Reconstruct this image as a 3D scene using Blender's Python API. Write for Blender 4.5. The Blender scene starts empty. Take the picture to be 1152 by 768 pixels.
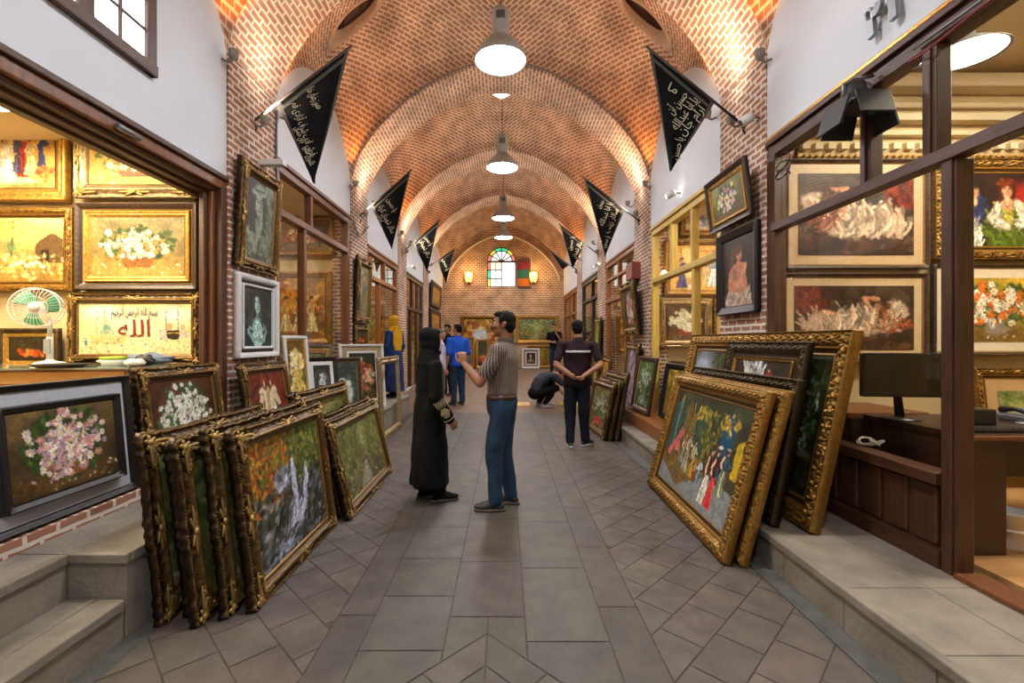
import bpy, math, random
import numpy as np
from mathutils import Vector, Matrix

random.seed(7)
RNG = np.random.default_rng(7)
PI = math.pi
SC = bpy.context.scene
COL = SC.collection

# ------------------------------------------------------------------ camera, world, exposure
cam_data = bpy.data.cameras.new('camera')
cam_data.lens = 16.0
cam_data.sensor_width = 36.0
cam_data.shift_x = 8 / 1152
cam_data.clip_start = 0.05
cam = bpy.data.objects.new('camera', cam_data)
COL.objects.link(cam)
cam.location = (0, 0, 1.5)
cam.rotation_euler = (PI / 2, 0, 0)
SC.camera = cam

world = bpy.data.worlds.new('world')
SC.world = world
world.use_nodes = True
world.node_tree.nodes['Background'].inputs['Color'].default_value = (0.75, 0.85, 1.0, 1)
world.node_tree.nodes['Background'].inputs['Strength'].default_value = 0.5

SC.view_settings.view_transform = 'Standard'
SC.view_settings.look = 'None'
SC.view_settings.exposure = 0.45
SC.view_settings.gamma = 1.0
SC.view_settings.use_curve_mapping = False
try:
    SC.cycles.use_denoising = True
    SC.cycles.max_bounces = 8
    SC.cycles.diffuse_bounces = 4
    SC.cycles.glossy_bounces = 3
    SC.cycles.transparent_max_bounces = 12
    SC.cycles.sample_clamp_indirect = 4.0
    SC.cycles.caustics_reflective = False
    SC.cycles.caustics_refractive = False
except Exception:
    pass

# light levels (lamps of the place, plus an added vault fill)
LAMP_STRENGTH = 75.0      # high-bay discs
RIB_WATT = 95.0           # warm white spots under the ribs
AMBER_WATT = 55.0         # amber spots in the pendentives
FILL_WATT = 92.0         # added wide fill that brightens the vault, no fixture of its own
SHOP_STRENGTH = 22.0       # ceiling panels in the shops

# ------------------------------------------------------------------ colour helpers
def lin(c):
    c = np.asarray(c, float)
    return np.where(c <= 0.04045, c / 12.92, ((c + 0.055) / 1.055) ** 2.4)

def hexc(h):
    h = h.lstrip('#')
    return tuple(float(v) for v in lin([int(h[i:i + 2], 16) / 255 for i in (0, 2, 4)]))

# ------------------------------------------------------------------ procedural materials
def new_mat(name):
    m = bpy.data.materials.new(name)
    m.use_nodes = True
    nt = m.node_tree
    return m, nt, nt.nodes['Principled BSDF']

def mat(name, col, rough=0.6, metal=0.0, nscale=8.0, namt=0.25, bump=0.0, bscale=None, stretch=(1, 1, 1), spec=None, coord='Object'):
    """plain surface: base colour broken by two octaves of noise, optional bump"""
    m, nt, b = new_mat(name)
    c = hexc(col) if isinstance(col, str) else col
    tc = nt.nodes.new('ShaderNodeTexCoord')
    mp = nt.nodes.new('ShaderNodeMapping'); mp.inputs['Scale'].default_value = stretch
    nt.links.new(tc.outputs[coord], mp.inputs['Vector'])
    n = nt.nodes.new('ShaderNodeTexNoise'); n.inputs['Scale'].default_value = nscale; n.inputs['Detail'].default_value = 4
    nt.links.new(mp.outputs[0], n.inputs['Vector'])
    r = nt.nodes.new('ShaderNodeValToRGB')
    r.color_ramp.elements[0].position = 0.3; r.color_ramp.elements[1].position = 0.7
    r.color_ramp.elements[0].color = tuple(v * (1 - namt) for v in c) + (1,)
    r.color_ramp.elements[1].color = tuple(min(1, v * (1 + namt)) for v in c) + (1,)
    nt.links.new(n.outputs['Fac'], r.inputs['Fac'])
    nt.links.new(r.outputs['Color'], b.inputs['Base Color'])
    b.inputs['Roughness'].default_value = rough
    b.inputs['Metallic'].default_value = metal
    if spec is not None:
        b.inputs['Specular IOR Level'].default_value = spec
    if bump:
        n2 = nt.nodes.new('ShaderNodeTexNoise'); n2.inputs['Scale'].default_value = bscale or nscale * 4; n2.inputs['Detail'].default_value = 3
        nt.links.new(mp.outputs[0], n2.inputs['Vector'])
        bp = nt.nodes.new('ShaderNodeBump'); bp.inputs['Strength'].default_value = bump; bp.inputs['Distance'].default_value = 0.02
        nt.links.new(n2.outputs['Fac'], bp.inputs['Height'])
        nt.links.new(bp.outputs[0], b.inputs['Normal'])
    return m

def attr_mat(name, rough, metal=0.0, bump=0.0, bscale=60.0, spec=0.5, noise=0.0, nscale=30.0):
    """base colour from the mesh's own pigment attribute"""
    m, nt, b = new_mat(name)
    a = nt.nodes.new('ShaderNodeAttribute'); a.attribute_name = 'Col'
    out = a.outputs['Color']
    tc = nt.nodes.new('ShaderNodeTexCoord')
    if noise:
        n = nt.nodes.new('ShaderNodeTexNoise'); n.inputs['Scale'].default_value = nscale; n.inputs['Detail'].default_value = 5
        nt.links.new(tc.outputs['Object'], n.inputs['Vector'])
        mr = nt.nodes.new('ShaderNodeMapRange'); mr.inputs['From Min'].default_value = 0.3; mr.inputs['From Max'].default_value = 0.7
        mr.inputs['To Min'].default_value = 1 - noise; mr.inputs['To Max'].default_value = 1 + noise
        nt.links.new(n.outputs['Fac'], mr.inputs['Value'])
        mx = nt.nodes.new('ShaderNodeVectorMath'); mx.operation = 'SCALE'
        nt.links.new(out, mx.inputs[0]); nt.links.new(mr.outputs[0], mx.inputs['Scale'])
        out = mx.outputs[0]
    nt.links.new(out, b.inputs['Base Color'])
    b.inputs['Roughness'].default_value = rough
    b.inputs['Metallic'].default_value = metal
    b.inputs['Specular IOR Level'].default_value = spec
    if bump:
        n2 = nt.nodes.new('ShaderNodeTexNoise'); n2.inputs['Scale'].default_value = bscale; n2.inputs['Detail'].default_value = 4
        nt.links.new(tc.outputs['Object'], n2.inputs['Vector'])
        bp = nt.nodes.new('ShaderNodeBump'); bp.inputs['Strength'].default_value = bump; bp.inputs['Distance'].default_value = 0.01
        nt.links.new(n2.outputs['Fac'], bp.inputs['Height']); nt.links.new(bp.outputs[0], b.inputs['Normal'])
    return m

def emit_mat(name, col, strength):
    m, nt, b = new_mat(name)
    c = hexc(col) if isinstance(col, str) else col
    b.inputs['Base Color'].default_value = c + (1,)
    b.inputs['Emission Color'].default_value = c + (1,)
    b.inputs['Emission Strength'].default_value = strength
    n = nt.nodes.new('ShaderNodeTexNoise'); n.inputs['Scale'].default_value = 3
    mr = nt.nodes.new('ShaderNodeMapRange'); mr.inputs['To Min'].default_value = 0.35; mr.inputs['To Max'].default_value = 0.55
    nt.links.new(n.outputs['Fac'], mr.inputs['Value']); nt.links.new(mr.outputs[0], b.inputs['Roughness'])
    return m

def glass_mat(name, tint=(1, 1, 1), refl=1.0):
    m = bpy.data.materials.new(name); m.use_nodes = True
    nt = m.node_tree; nt.nodes.clear()
    out = nt.nodes.new('ShaderNodeOutputMaterial')
    tr = nt.nodes.new('ShaderNodeBsdfTransparent'); tr.inputs['Color'].default_value = tint + (1,)
    gl = nt.nodes.new('ShaderNodeBsdfGlossy'); gl.inputs['Roughness'].default_value = 0.01
    ge = nt.nodes.new('ShaderNodeNewGeometry')
    dt = nt.nodes.new('ShaderNodeVectorMath'); dt.operation = 'DOT_PRODUCT'
    nt.links.new(ge.outputs['Normal'], dt.inputs[0]); nt.links.new(ge.outputs['Incoming'], dt.inputs[1])
    def mth(op, a, v, sw=False):
        k = nt.nodes.new('ShaderNodeMath'); k.operation = op
        nt.links.new(a, k.inputs[1 if sw else 0]); k.inputs[0 if sw else 1].default_value = v
        return k.outputs[0]
    ab = nt.nodes.new('ShaderNodeMath'); ab.operation = 'ABSOLUTE'; nt.links.new(dt.outputs['Value'], ab.inputs[0])
    f5 = mth('POWER', mth('SUBTRACT', ab.outputs[0], 1.0, True), 5.0)      # Schlick's reflectance of one face
    fac = mth('MULTIPLY', mth('ADD', mth('MULTIPLY', f5, 0.96), 0.04), refl)
    mx = nt.nodes.new('ShaderNodeMixShader')
    nt.links.new(fac, mx.inputs[0])
    nt.links.new(tr.outputs[0], mx.inputs[1]); nt.links.new(gl.outputs[0], mx.inputs[2])
    nt.links.new(mx.outputs[0], out.inputs['Surface'])
    return m

def brick_mat(name, c1, c2, mortar, bw=0.21, bh=0.068, ms=0.011, mode='uv', bump=0.6, var=0.35):
    m, nt, b = new_mat(name)
    if mode == 'uv':
        tc = nt.nodes.new('ShaderNodeTexCoord'); vec = tc.outputs['UV']
    else:
        g = nt.nodes.new('ShaderNodeNewGeometry')
        sp = nt.nodes.new('ShaderNodeSeparateXYZ'); nt.links.new(g.outputs['Position'], sp.inputs[0])
        sn = nt.nodes.new('ShaderNodeSeparateXYZ'); nt.links.new(g.outputs['True Normal'], sn.inputs[0])
        def mth(op, a, c=None):
            k = nt.nodes.new('ShaderNodeMath'); k.operation = op
            nt.links.new(a, k.inputs[0])
            if c is not None:
                if isinstance(c, float): k.inputs[1].default_value = c
                else: nt.links.new(c, k.inputs[1])
            return k.outputs[0]
        ax = mth('GREATER_THAN', mth('ABSOLUTE', sn.outputs[0]), 0.6)
        az = mth('GREATER_THAN', mth('ABSOLUTE', sn.outputs[2]), 0.6)
        iy = mth('SUBTRACT', mth('ADD', ax, 0.0), 0.0)
        nx = mth('SUBTRACT', mth('MULTIPLY', ax, -1.0), -1.0)
        u = mth('ADD', mth('MULTIPLY', sp.outputs[1], iy), mth('MULTIPLY', sp.outputs[0], nx))
        nz = mth('SUBTRACT', mth('MULTIPLY', az, -1.0), -1.0)
        v = mth('ADD', mth('MULTIPLY', sp.outputs[2], nz), mth('MULTIPLY', sp.outputs[1], az))
        cb = nt.nodes.new('ShaderNodeCombineXYZ'); nt.links.new(u, cb.inputs[0]); nt.links.new(v, cb.inputs[1])
        vec = cb.outputs[0]
    nz_ = nt.nodes.new('ShaderNodeTexNoise'); nz_.inputs['Scale'].default_value = 7; nz_.inputs['Detail'].default_value = 3
    nt.links.new(vec, nz_.inputs['Vector'])
    va = nt.nodes.new('ShaderNodeVectorMath'); va.operation = 'SCALE'; va.inputs['Scale'].default_value = 0.022
    vs = nt.nodes.new('ShaderNodeVectorMath'); vs.operation = 'SUBTRACT'; vs.inputs[1].default_value = (0.5, 0.5, 0.5)
    nt.links.new(nz_.outputs['Color'], vs.inputs[0]); nt.links.new(vs.outputs[0], va.inputs[0])
    vd = nt.nodes.new('ShaderNodeVectorMath'); vd.operation = 'ADD'
    nt.links.new(vec, vd.inputs[0]); nt.links.new(va.outputs[0], vd.inputs[1])
    t = nt.nodes.new('ShaderNodeTexBrick')
    t.inputs['Scale'].default_value = 1.0
    t.inputs['Brick Width'].default_value = bw; t.inputs['Row Height'].default_value = bh
    t.inputs['Mortar Size'].default_value = ms; t.inputs['Mortar Smooth'].default_value = 0.25
    t.inputs['Color1'].default_value = hexc(c1) + (1,); t.inputs['Color2'].default_value = hexc(c2) + (1,)
    t.inputs['Mortar'].default_value = hexc(mortar) + (1,)
    t.inputs['Bias'].default_value = 0.0
    nt.links.new(vd.outputs[0], t.inputs['Vector'])
    n = nt.nodes.new('ShaderNodeTexNoise'); n.inputs['Scale'].default_value = 2.2; n.inputs['Detail'].default_value = 6
    nt.links.new(vec, n.inputs['Vector'])
    mr = nt.nodes.new('ShaderNodeMapRange'); mr.inputs['From Min'].default_value = 0.3; mr.inputs['From Max'].default_value = 0.7
    mr.inputs['To Min'].default_value = 1 - var; mr.inputs['To Max'].default_value = 1 + var
    nt.links.new(n.outputs['Fac'], mr.inputs['Value'])
    sc = nt.nodes.new('ShaderNodeVectorMath'); sc.operation = 'SCALE'
    nt.links.new(t.outputs['Color'], sc.inputs[0]); nt.links.new(mr.outputs[0], sc.inputs['Scale'])
    nt.links.new(sc.outputs[0], b.inputs['Base Color'])
    b.inputs['Roughness'].default_value = 0.85
    if bump:
        iv = nt.nodes.new('ShaderNodeMath'); iv.operation = 'SUBTRACT'; iv.inputs[0].default_value = 1.0
        nt.links.new(t.outputs['Fac'], iv.inputs[1])
        bp = nt.nodes.new('ShaderNodeBump'); bp.inputs['Strength'].default_value = bump; bp.inputs['Distance'].default_value = 0.012
        nt.links.new(iv.outputs[0], bp.inputs['Height']); nt.links.new(bp.outputs[0], b.inputs['Normal'])
    return m

M = {}
M['vault'] = brick_mat('vault_brick', '#b07c5e', '#9c674b', '#d0c0aa', 0.175, 0.064, 0.0135)
M['rib'] = brick_mat('rib_brick', '#b18066', '#a16e54', '#d4c6b2', 0.175, 0.064, 0.014)
M['brick'] = brick_mat('pier_brick', '#a06f57', '#8d5c47', '#cfc3b2', 0.18, 0.064, 0.0135, mode='world')
M['backbrick'] = brick_mat('end_wall_brick', '#a8714e', '#96603f', '#d8c3a0', 0.17, 0.075, 0.016, mode='world')
M['plaster'] = mat('white_plaster', '#d2d6dc', 0.9, nscale=1.3, namt=0.10, bump=0.15, bscale=9, coord='Generated')
M['stone'] = mat('step_stone', '#857d71', 0.75, nscale=5, namt=0.22, bump=0.35, bscale=40)
M['stone_edge'] = mat('step_edge_stone', '#80786c', 0.75, nscale=6, namt=0.22, bump=0.3, bscale=40)
M['floor'] = attr_mat('paving_stone', 0.55, bump=0.3, bscale=25, noise=0.22, nscale=6)
M['grout'] = mat('grout', '#4a433b', 0.9, nscale=20, namt=0.3)
M['drain'] = mat('drain_stone', '#5d5c57', 0.7, nscale=9, namt=0.25, bump=0.2)
M['wood_dark'] = mat('dark_stained_wood', '#4a2e20', 0.42, nscale=3, namt=0.35, bump=0.15, bscale=20, stretch=(12, 12, 1.2))
M['wood_dark_h'] = mat('dark_stained_wood_rail', '#4a2d1e', 0.42, nscale=3, namt=0.35, bump=0.15, bscale=20, stretch=(12, 1.2, 12))
M['wood_brown'] = mat('brown_varnished_wood', '#6e4326', 0.4, nscale=3, namt=0.3, bump=0.12, bscale=20, stretch=(12, 12, 1.2))
M['wood_orange'] = mat('orange_varnished_wood', '#8a5428', 0.4, nscale=3, namt=0.3, bump=0.12, bscale=20, stretch=(12, 12, 1.2))
M['wood_yellow'] = mat('yellow_painted_wood', '#c9a955', 0.45, nscale=3, namt=0.15, bump=0.1, bscale=20, stretch=(12, 12, 1.2))
M['wood_floor'] = mat('laminate_floor', '#b98d5b', 0.4, nscale=3, namt=0.2, stretch=(1, 8, 1))
M['desk'] = mat('desk_veneer', '#33201a', 0.3, nscale=3, namt=0.3, stretch=(1.5, 8, 8))
M['black'] = mat('black_plastic', '#0e0e10', 0.35, nscale=20, namt=0.2)
M['black_matte'] = mat('black_metal', '#1b1b1c', 0.5, nscale=20, namt=0.25)
M['grey_metal'] = mat('grey_metal', '#8a8c8f', 0.4, 0.7, nscale=12, namt=0.15)
M['white_plastic'] = mat('white_plastic', '#d9d8d2', 0.45, nscale=12, namt=0.06)
M['enamel'] = mat('grey_enamel', '#9a9fa3', 0.35, nscale=10, namt=0.08)
M['glass'] = glass_mat('window_glass', (0.97, 0.97, 0.96), 0.9)
M['gilt'] = attr_mat('gilded_moulding', 0.34, 0.55, bump=0.12, bscale=120, noise=0.3, nscale=35)
M['paintwood'] = attr_mat('stained_moulding', 0.4, 0.0, bump=0.1, bscale=60, noise=0.06)
M['canvas'] = attr_mat('painted_canvas', 0.42, 0.0, bump=0.15, bscale=220, spec=0.35, noise=0.12, nscale=60)
M['warm_wall'] = mat('cream_shop_wall', '#c9b488', 0.85, nscale=2, namt=0.1)
M['shop_ceiling'] = mat('cream_shop_ceiling', '#d8c9a8', 0.85, nscale=2, namt=0.06)
M['lamp_disc'] = emit_mat('lamp_diffuser', (0.92, 0.96, 1.0), LAMP_STRENGTH)
M['shop_panel'] = emit_mat('shop_light_panel', (1.0, 0.84, 0.60), SHOP_STRENGTH)
M['shop_panel_hot'] = emit_mat('shop_light_panel_bright', (1.0, 0.83, 0.55), SHOP_STRENGTH * 1.6)
M['shop_panel_white'] = emit_mat('shop_light_panel_white', (1.0, 0.88, 0.68), SHOP_STRENGTH * 1.3)
M['bulb'] = emit_mat('bulb_glow', (1.0, 0.85, 0.6), 12)
M['amber_bulb'] = emit_mat('amber_bulb_glow', (1.0, 0.45, 0.1), 6)
M['daylight'] = emit_mat('daylit_pane', (0.95, 0.98, 1.0), 3.0)

# ------------------------------------------------------------------ objects, tags
def link(o, parent=None):
    COL.objects.link(o)
    if parent is not None:
        o.parent = parent
    return o

def tag(o, label, cat, group=None, kind=None):
    if label: o['label'] = label
    if cat: o['category'] = cat
    if group: o['group'] = group
    if kind: o['kind'] = kind
    return o

def struct(o):
    o['kind'] = 'structure'
    return o

def thing(name, label, cat, loc=(0, 0, 0), rz=0.0, group=None):
    o = bpy.data.objects.new(name, None)
    o.empty_display_size = 0.1
    COL.objects.link(o)
    o.location = loc
    o.rotation_euler = (0, 0, rz)
    tag(o, label, cat, group)
    return o

def mesh_np(name, V, Q, material, parent=None, cols=None, uvs=None, smooth=True):
    """numpy verts n x 3, quads m x 4 -> linked mesh object"""
    V = np.asarray(V, np.float32); Q = np.asarray(Q, np.int32)
    me = bpy.data.meshes.new(name)
    me.vertices.add(len(V)); me.vertices.foreach_set('co', V.ravel())
    k = Q.shape[1]
    me.loops.add(Q.size); me.loops.foreach_set('vertex_index', Q.ravel())
    me.polygons.add(len(Q)); me.polygons.foreach_set('loop_start', np.arange(0, Q.size, k, dtype=np.int32))
    if smooth:
        me.polygons.foreach_set('use_smooth', np.ones(len(Q), dtype=bool))
    me.update(calc_edges=True)
    if cols is not None:
        C = np.ones((len(V), 4), np.float32); C[:, :3] = cols
        at = me.color_attributes.new('Col', 'FLOAT_COLOR', 'POINT')
        at.data.foreach_set('color', C.ravel())
    if uvs is not None:
        ul = me.uv_layers.new(name='UVMap')
        ul.data.foreach_set('uv', np.asarray(uvs, np.float32)[Q.ravel()].ravel())
    me.materials.append(material)
    return link(bpy.data.objects.new(name, me), parent)

class MB:
    """collects shapes; build() links them as ONE mesh object"""
    def __init__(s):
        s.v = []; s.f = []; s.sm = []
    def add(s, vs, fs, smooth=False):
        b = len(s.v)
        s.v += [tuple(v) for v in vs]
        s.f += [tuple(b + i for i in f) for f in fs]
        s.sm += [smooth] * len(fs)
        return s
    def box(s, lo, hi, mtx=None):
        (a, b, c), (d, e, f) = lo, hi
        vs = [Vector(p) for p in ((a, b, c), (d, b, c), (d, e, c), (a, e, c), (a, b, f), (d, b, f), (d, e, f), (a, e, f))]
        if mtx is not None: vs = [mtx @ v for v in vs]
        return s.add(vs, [(0, 3, 2, 1), (4, 5, 6, 7), (0, 1, 5, 4), (1, 2, 6, 5), (2, 3, 7, 6), (3, 0, 4, 7)])
    def tube(s, pts, rad, n=10, caps=True):
        pts = [Vector(p) for p in pts]
        if not hasattr(rad, '__len__'): rad = [rad] * len(pts)
        vs = []; fs = []
        prev = None
        for i, p in enumerate(pts):
            d = (pts[min(i + 1, len(pts) - 1)] - pts[max(i - 1, 0)]).normalized()
            if prev is None:
                a = d.orthogonal().normalized()
            else:
                a = (prev - d * prev.dot(d))
                a = a.normalized() if a.length > 1e-6 else d.orthogonal().normalized()
            prev = a; b = d.cross(a)
            for k in range(n):
                t = 2 * PI * k / n
                vs.append(p + (a * math.cos(t) + b * math.sin(t)) * rad[i])
        for i in range(len(pts) - 1):
            for k in range(n):
                fs.append((i * n + k, i * n + (k + 1) % n, (i + 1) * n + (k + 1) % n, (i + 1) * n + k))
        if caps:
            fs.append(tuple(reversed(range(n))))
            fs.append(tuple((len(pts) - 1) * n + k for k in range(n)))
        return s.add(vs, fs, True)
    def ell(s, c, r, n=12, m=8, rot=None):
        c = Vector(c); vs = []; fs = []
        if not hasattr(r, '__len__'): r = (r, r, r)
        for i in range(1, m):
            ph = PI * i / m
            for k in range(n):
                t = 2 * PI * k / n
                vs.append(Vector((r[0] * math.sin(ph) * math.cos(t), r[1] * math.sin(ph) * math.sin(t), r[2] * math.cos(ph))))
        top = len(vs); vs.append(Vector((0, 0, r[2]))); vs.append(Vector((0, 0, -r[2])))
        for i in range(m - 2):
            for k in range(n):
                fs.append((i * n + k, (i + 1) * n + k, (i + 1) * n + (k + 1) % n, i * n + (k + 1) % n))
        for k in range(n):
            fs.append((top, k, (k + 1) % n)); fs.append((top + 1, (m - 2) * n + (k + 1) % n, (m - 2) * n + k))
        if rot is not None: vs = [rot @ v for v in vs]
        return s.add([c + v for v in vs], fs, True)
    def lathe(s, prof, c=(0, 0, 0), n=24, mtx=None, caps=True):
        c = Vector(c); vs = []; fs = []
        for r, z in prof:
            for k in range(n):
                t = 2 * PI * k / n
                v = Vector((r * math.cos(t), r * math.sin(t), z))
                vs.append(c + (mtx @ v if mtx is not None else v))
        for i in range(len(prof) - 1):
            for k in range(n):
                fs.append((i * n + k, i * n + (k + 1) % n, (i + 1) * n + (k + 1) % n, (i + 1) * n + k))
        if caps:
            fs.append(tuple(reversed(range(n)))); fs.append(tuple((len(prof) - 1) * n + k for k in range(n)))
        return s.add(vs, fs, True)
    def prism(s, poly, d, mtx=None):
        """poly in XZ, extruded along +Y by d"""
        n = len(poly)
        vs = [Vector((x, 0, z)) for x, z in poly] + [Vector((x, d, z)) for x, z in poly]
        if mtx is not None: vs = [mtx @ v for v in vs]
        fs = [tuple(range(n)), tuple(reversed(range(n, 2 * n)))]
        fs += [((i + 1) % n, i, n + i, n + (i + 1) % n) for i in range(n)]
        return s.add(vs, fs)
    def loft(s, rings, caps=True):
        """rings: lists of equal length"""
        n = len(rings[0]); vs = [p for r in rings for p in r]; fs = []
        for i in range(len(rings) - 1):
            for k in range(n):
                fs.append((i * n + k, i * n + (k + 1) % n, (i + 1) * n + (k + 1) % n, (i + 1) * n + k))
        if caps:
            fs.append(tuple(reversed(range(n)))); fs.append(tuple((len(rings) - 1) * n + k for k in range(n)))
        return s.add(vs, fs, True)
    def mesh(s, name):
        me = bpy.data.meshes.new(name)
        me.from_pydata([tuple(v) for v in s.v], [], s.f)
        me.polygons.foreach_set('use_smooth', s.sm)
        me.update()
        return me
    def build(s, name, material, parent=None, bevel=0.0, cols=None):
        me = s.mesh(name)
        me.materials.append(material)
        if cols is not None:
            C = np.ones((len(me.vertices), 4), np.float32); C[:, :3] = cols
            at = me.color_attributes.new('Col', 'FLOAT_COLOR', 'POINT'); at.data.foreach_set('color', C.ravel())
        o = link(bpy.data.objects.new(name, me), parent)
        if bevel:
            bv = o.modifiers.new('bevel', 'BEVEL'); bv.width = bevel; bv.segments = 2; bv.limit_method = 'ANGLE'
        return o

def wp(px, py, Y):
    """point of the photograph at depth Y (metres from the camera) as a place in the bazaar"""
    return Vector(((px - 568) * Y / 512, Y, 1.5 - (py - 384) * Y / 512))

WL, WR = -2.6, 2.45        # the two shop walls
W = 2.525; XC = -0.075     # half width and centre line of the vault
PIER = [0.85 - 3.4 + 3.4 * k for k in range(6)]    # near faces of the piers: -2.55, .85, 4.25, ...
PIER_D = 0.9
SPRING = 4.15; RIB_RISE = 2.0; END_Y = 19.0

def floor_z(y):
    return 0.0 if y < 8 else min(0.4, 0.05 * (y - 8))
# ------------------------------------------------------------------ the building
def arch(x, rise, p=1.7, q=0.65):
    return rise * np.power(np.clip(1 - np.power(np.abs(x), p), 0, 1), q)

def grid_quads(nu, nv):
    i, j = np.meshgrid(np.arange(nu - 1), np.arange(nv - 1), indexing='ij')
    a = (i * nv + j).ravel()
    return np.stack([a, a + 1, a + nv + 1, a + nv], 1)

def arclen(P):
    d = np.linalg.norm(np.diff(P, axis=0), axis=1)
    return np.concatenate([[0], np.cumsum(d)])

def vault_bay(y0, y1, idx, holes=()):
    nx, ny = 121, 81
    t = np.linspace(0, PI, nx); xs = -np.cos(t)
    u = -np.cos(np.linspace(0, PI, ny))
    X, U = np.meshgrid(xs, u, indexing='ij')
    H = SPRING + arch(X, RIB_RISE + 0.1) + arch(U, 1.05) * (1 - 0.42 * (1 - X ** 2))
    ym = (y0 + y1) / 2; hl = (y1 - y0) / 2
    V = np.stack([XC + X * W, ym + U * hl, H], -1)
    # courses run square to the diagonals, as in the real vault
    Pc = np.stack([xs * W, np.zeros(nx), arch(xs, RIB_RISE + 0.1)], 1); ax = arclen(Pc); ax = np.abs(ax - ax[nx // 2])
    Pl = np.stack([np.zeros(ny), u * hl, arch(u, 0.75)], 1); ay = arclen(Pl); ay = np.abs(ay - ay[ny // 2])
    AX, AY = np.meshgrid(ax, ay, indexing='ij')
    UV = np.stack([(AX - AY) * 0.72, (AX + AY) * 0.72], -1)
    Q = grid_quads(nx, ny)
    Vf = V.reshape(-1, 3)
    keep = np.ones(len(Q), bool)
    cen = Vf[Q].mean(1)
    for (hx, hy, rx, ry, ang) in holes:
        dx = cen[:, 0] - hx; dy = cen[:, 1] - hy
        a = dx * math.cos(ang) + dy * math.sin(ang); b = -dx * math.sin(ang) + dy * math.cos(ang)
        keep &= (a / rx) ** 2 + (b / ry) ** 2 > 1
    o = mesh_np('ceiling_vault', Vf, Q[keep], M['vault'], uvs=UV.reshape(-1, 2))
    return struct(o)

def vault_h(x, y, y0, y1):
    X = (x - XC) / W; U = (y - (y0 + y1) / 2) / ((y1 - y0) / 2)
    return float(SPRING + arch(np.array(X), RIB_RISE + 0.1) + arch(np.array(U), 1.05) * (1 - 0.42 * (1 - X ** 2)))

def rib(y0, y1):
    n = 81
    t = np.linspace(0, PI, n); xs = -np.cos(t)
    z = SPRING + arch(xs, RIB_RISE)
    P = np.stack([XC + xs * W, z], 1)
    s = arclen(P)
    # outward offset for the extrados
    d = np.gradient(P, axis=0); nrm = np.stack([-d[:, 1], d[:, 0]], 1); nrm /= np.linalg.norm(nrm, axis=1)[:, None]
    E = P + nrm * 0.16
    V = []; UV = []
    cross = [(E, y0, 0.16), (P, y0, 0.0), (P, y0 + 0.001, 0.0), (P, y1 - 0.001, 0.0), (P, y1, 0.0), (E, y1, 0.16)]
    for (A, y, off) in cross:
        V.append(np.stack([A[:, 0], np.full(n, y), A[:, 1]], 1))
    uvy = [-0.16, 0, 0, y1 - y0, y1 - y0, y1 - y0 + 0.16]
    for k in range(6):
        UV.append(np.stack([np.full(n, uvy[k]), s], 1))
    V = np.stack(V, 0).reshape(-1, 3); UV = np.stack(UV, 0).reshape(-1, 2)
    Q = grid_quads(6, n)
    return struct(mesh_np('ceiling_rib', V, Q, M['rib'], uvs=UV, smooth=False))

BAYS = []
for k in range(len(PIER)):
    y0 = PIER[k] + PIER_D
    y1 = PIER[k + 1] if k + 1 < len(PIER) else END_Y + 0.05
    BAYS.append((y0, y1))
# vents in the haunches of the bay after the first pier pair
VENTS = {2: [(-2.07, 6.35, 0.31, 0.17, 0.0), (1.93, 6.35, 0.31, 0.17, 0.0)]}
for k, (y0, y1) in enumerate(BAYS):
    vault_bay(y0, y1, k, VENTS.get(k, ()))
for k, y in enumerate(PIER):
    rib(y, y + PIER_D)

def pier(side, y):
    m = MB()
    if side < 0: m.box((WL - 0.3, y, -0.02), (WL + 0.02, y + PIER_D, SPRING + 0.05))
    else: m.box((WR - 0.02, y, -0.02), (WR + 0.3, y + PIER_D, SPRING + 0.05))
    o = m.build('wall_pier', M['brick'], bevel=0.012)
    return struct(o)
for k, y in enumerate(PIER):
    pier(-1, y); pier(1, y)

def lunette_wall(side, y0, y1, zb):
    """plaster over a shop front, closed by the bay's side arch"""
    n = 41
    u = -np.cos(np.linspace(0, PI, n)); ym = (y0 + y1) / 2; hl = (y1 - y0) / 2
    top = [(ym + a * hl, SPRING + float(arch(np.array(a), 1.05)) + 0.04) for a in u]
    poly = [(y0, zb)] + [(y0, SPRING)] + top[1:-1] + [(y1, SPRING)] + [(y1, zb)]
    mtx = Matrix(((0, 1, 0, 0), (1, 0, 0, 0), (0, 0, 1, 0), (0, 0, 0, 1)))
    x = WL - 0.25 if side < 0 else WR
    m = MB(); m.prism(poly, 0.25, Matrix.Translation((x, 0, 0)) @ mtx)
    return struct(m.build('wall_left' if side < 0 else 'wall_right', M['plaster']))

TOP_L = [3.02, 3.02, 3.58, 3.35, 3.35, 3.35]
TOP_R = [3.37, 3.37, 3.39, 3.39, 3.39, 3.39]
for k, (y0, y1) in enumerate(BAYS):
    lunette_wall(-1, y0, y1, TOP_L[k]); lunette_wall(1, y0, y1, TOP_R[k])

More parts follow.
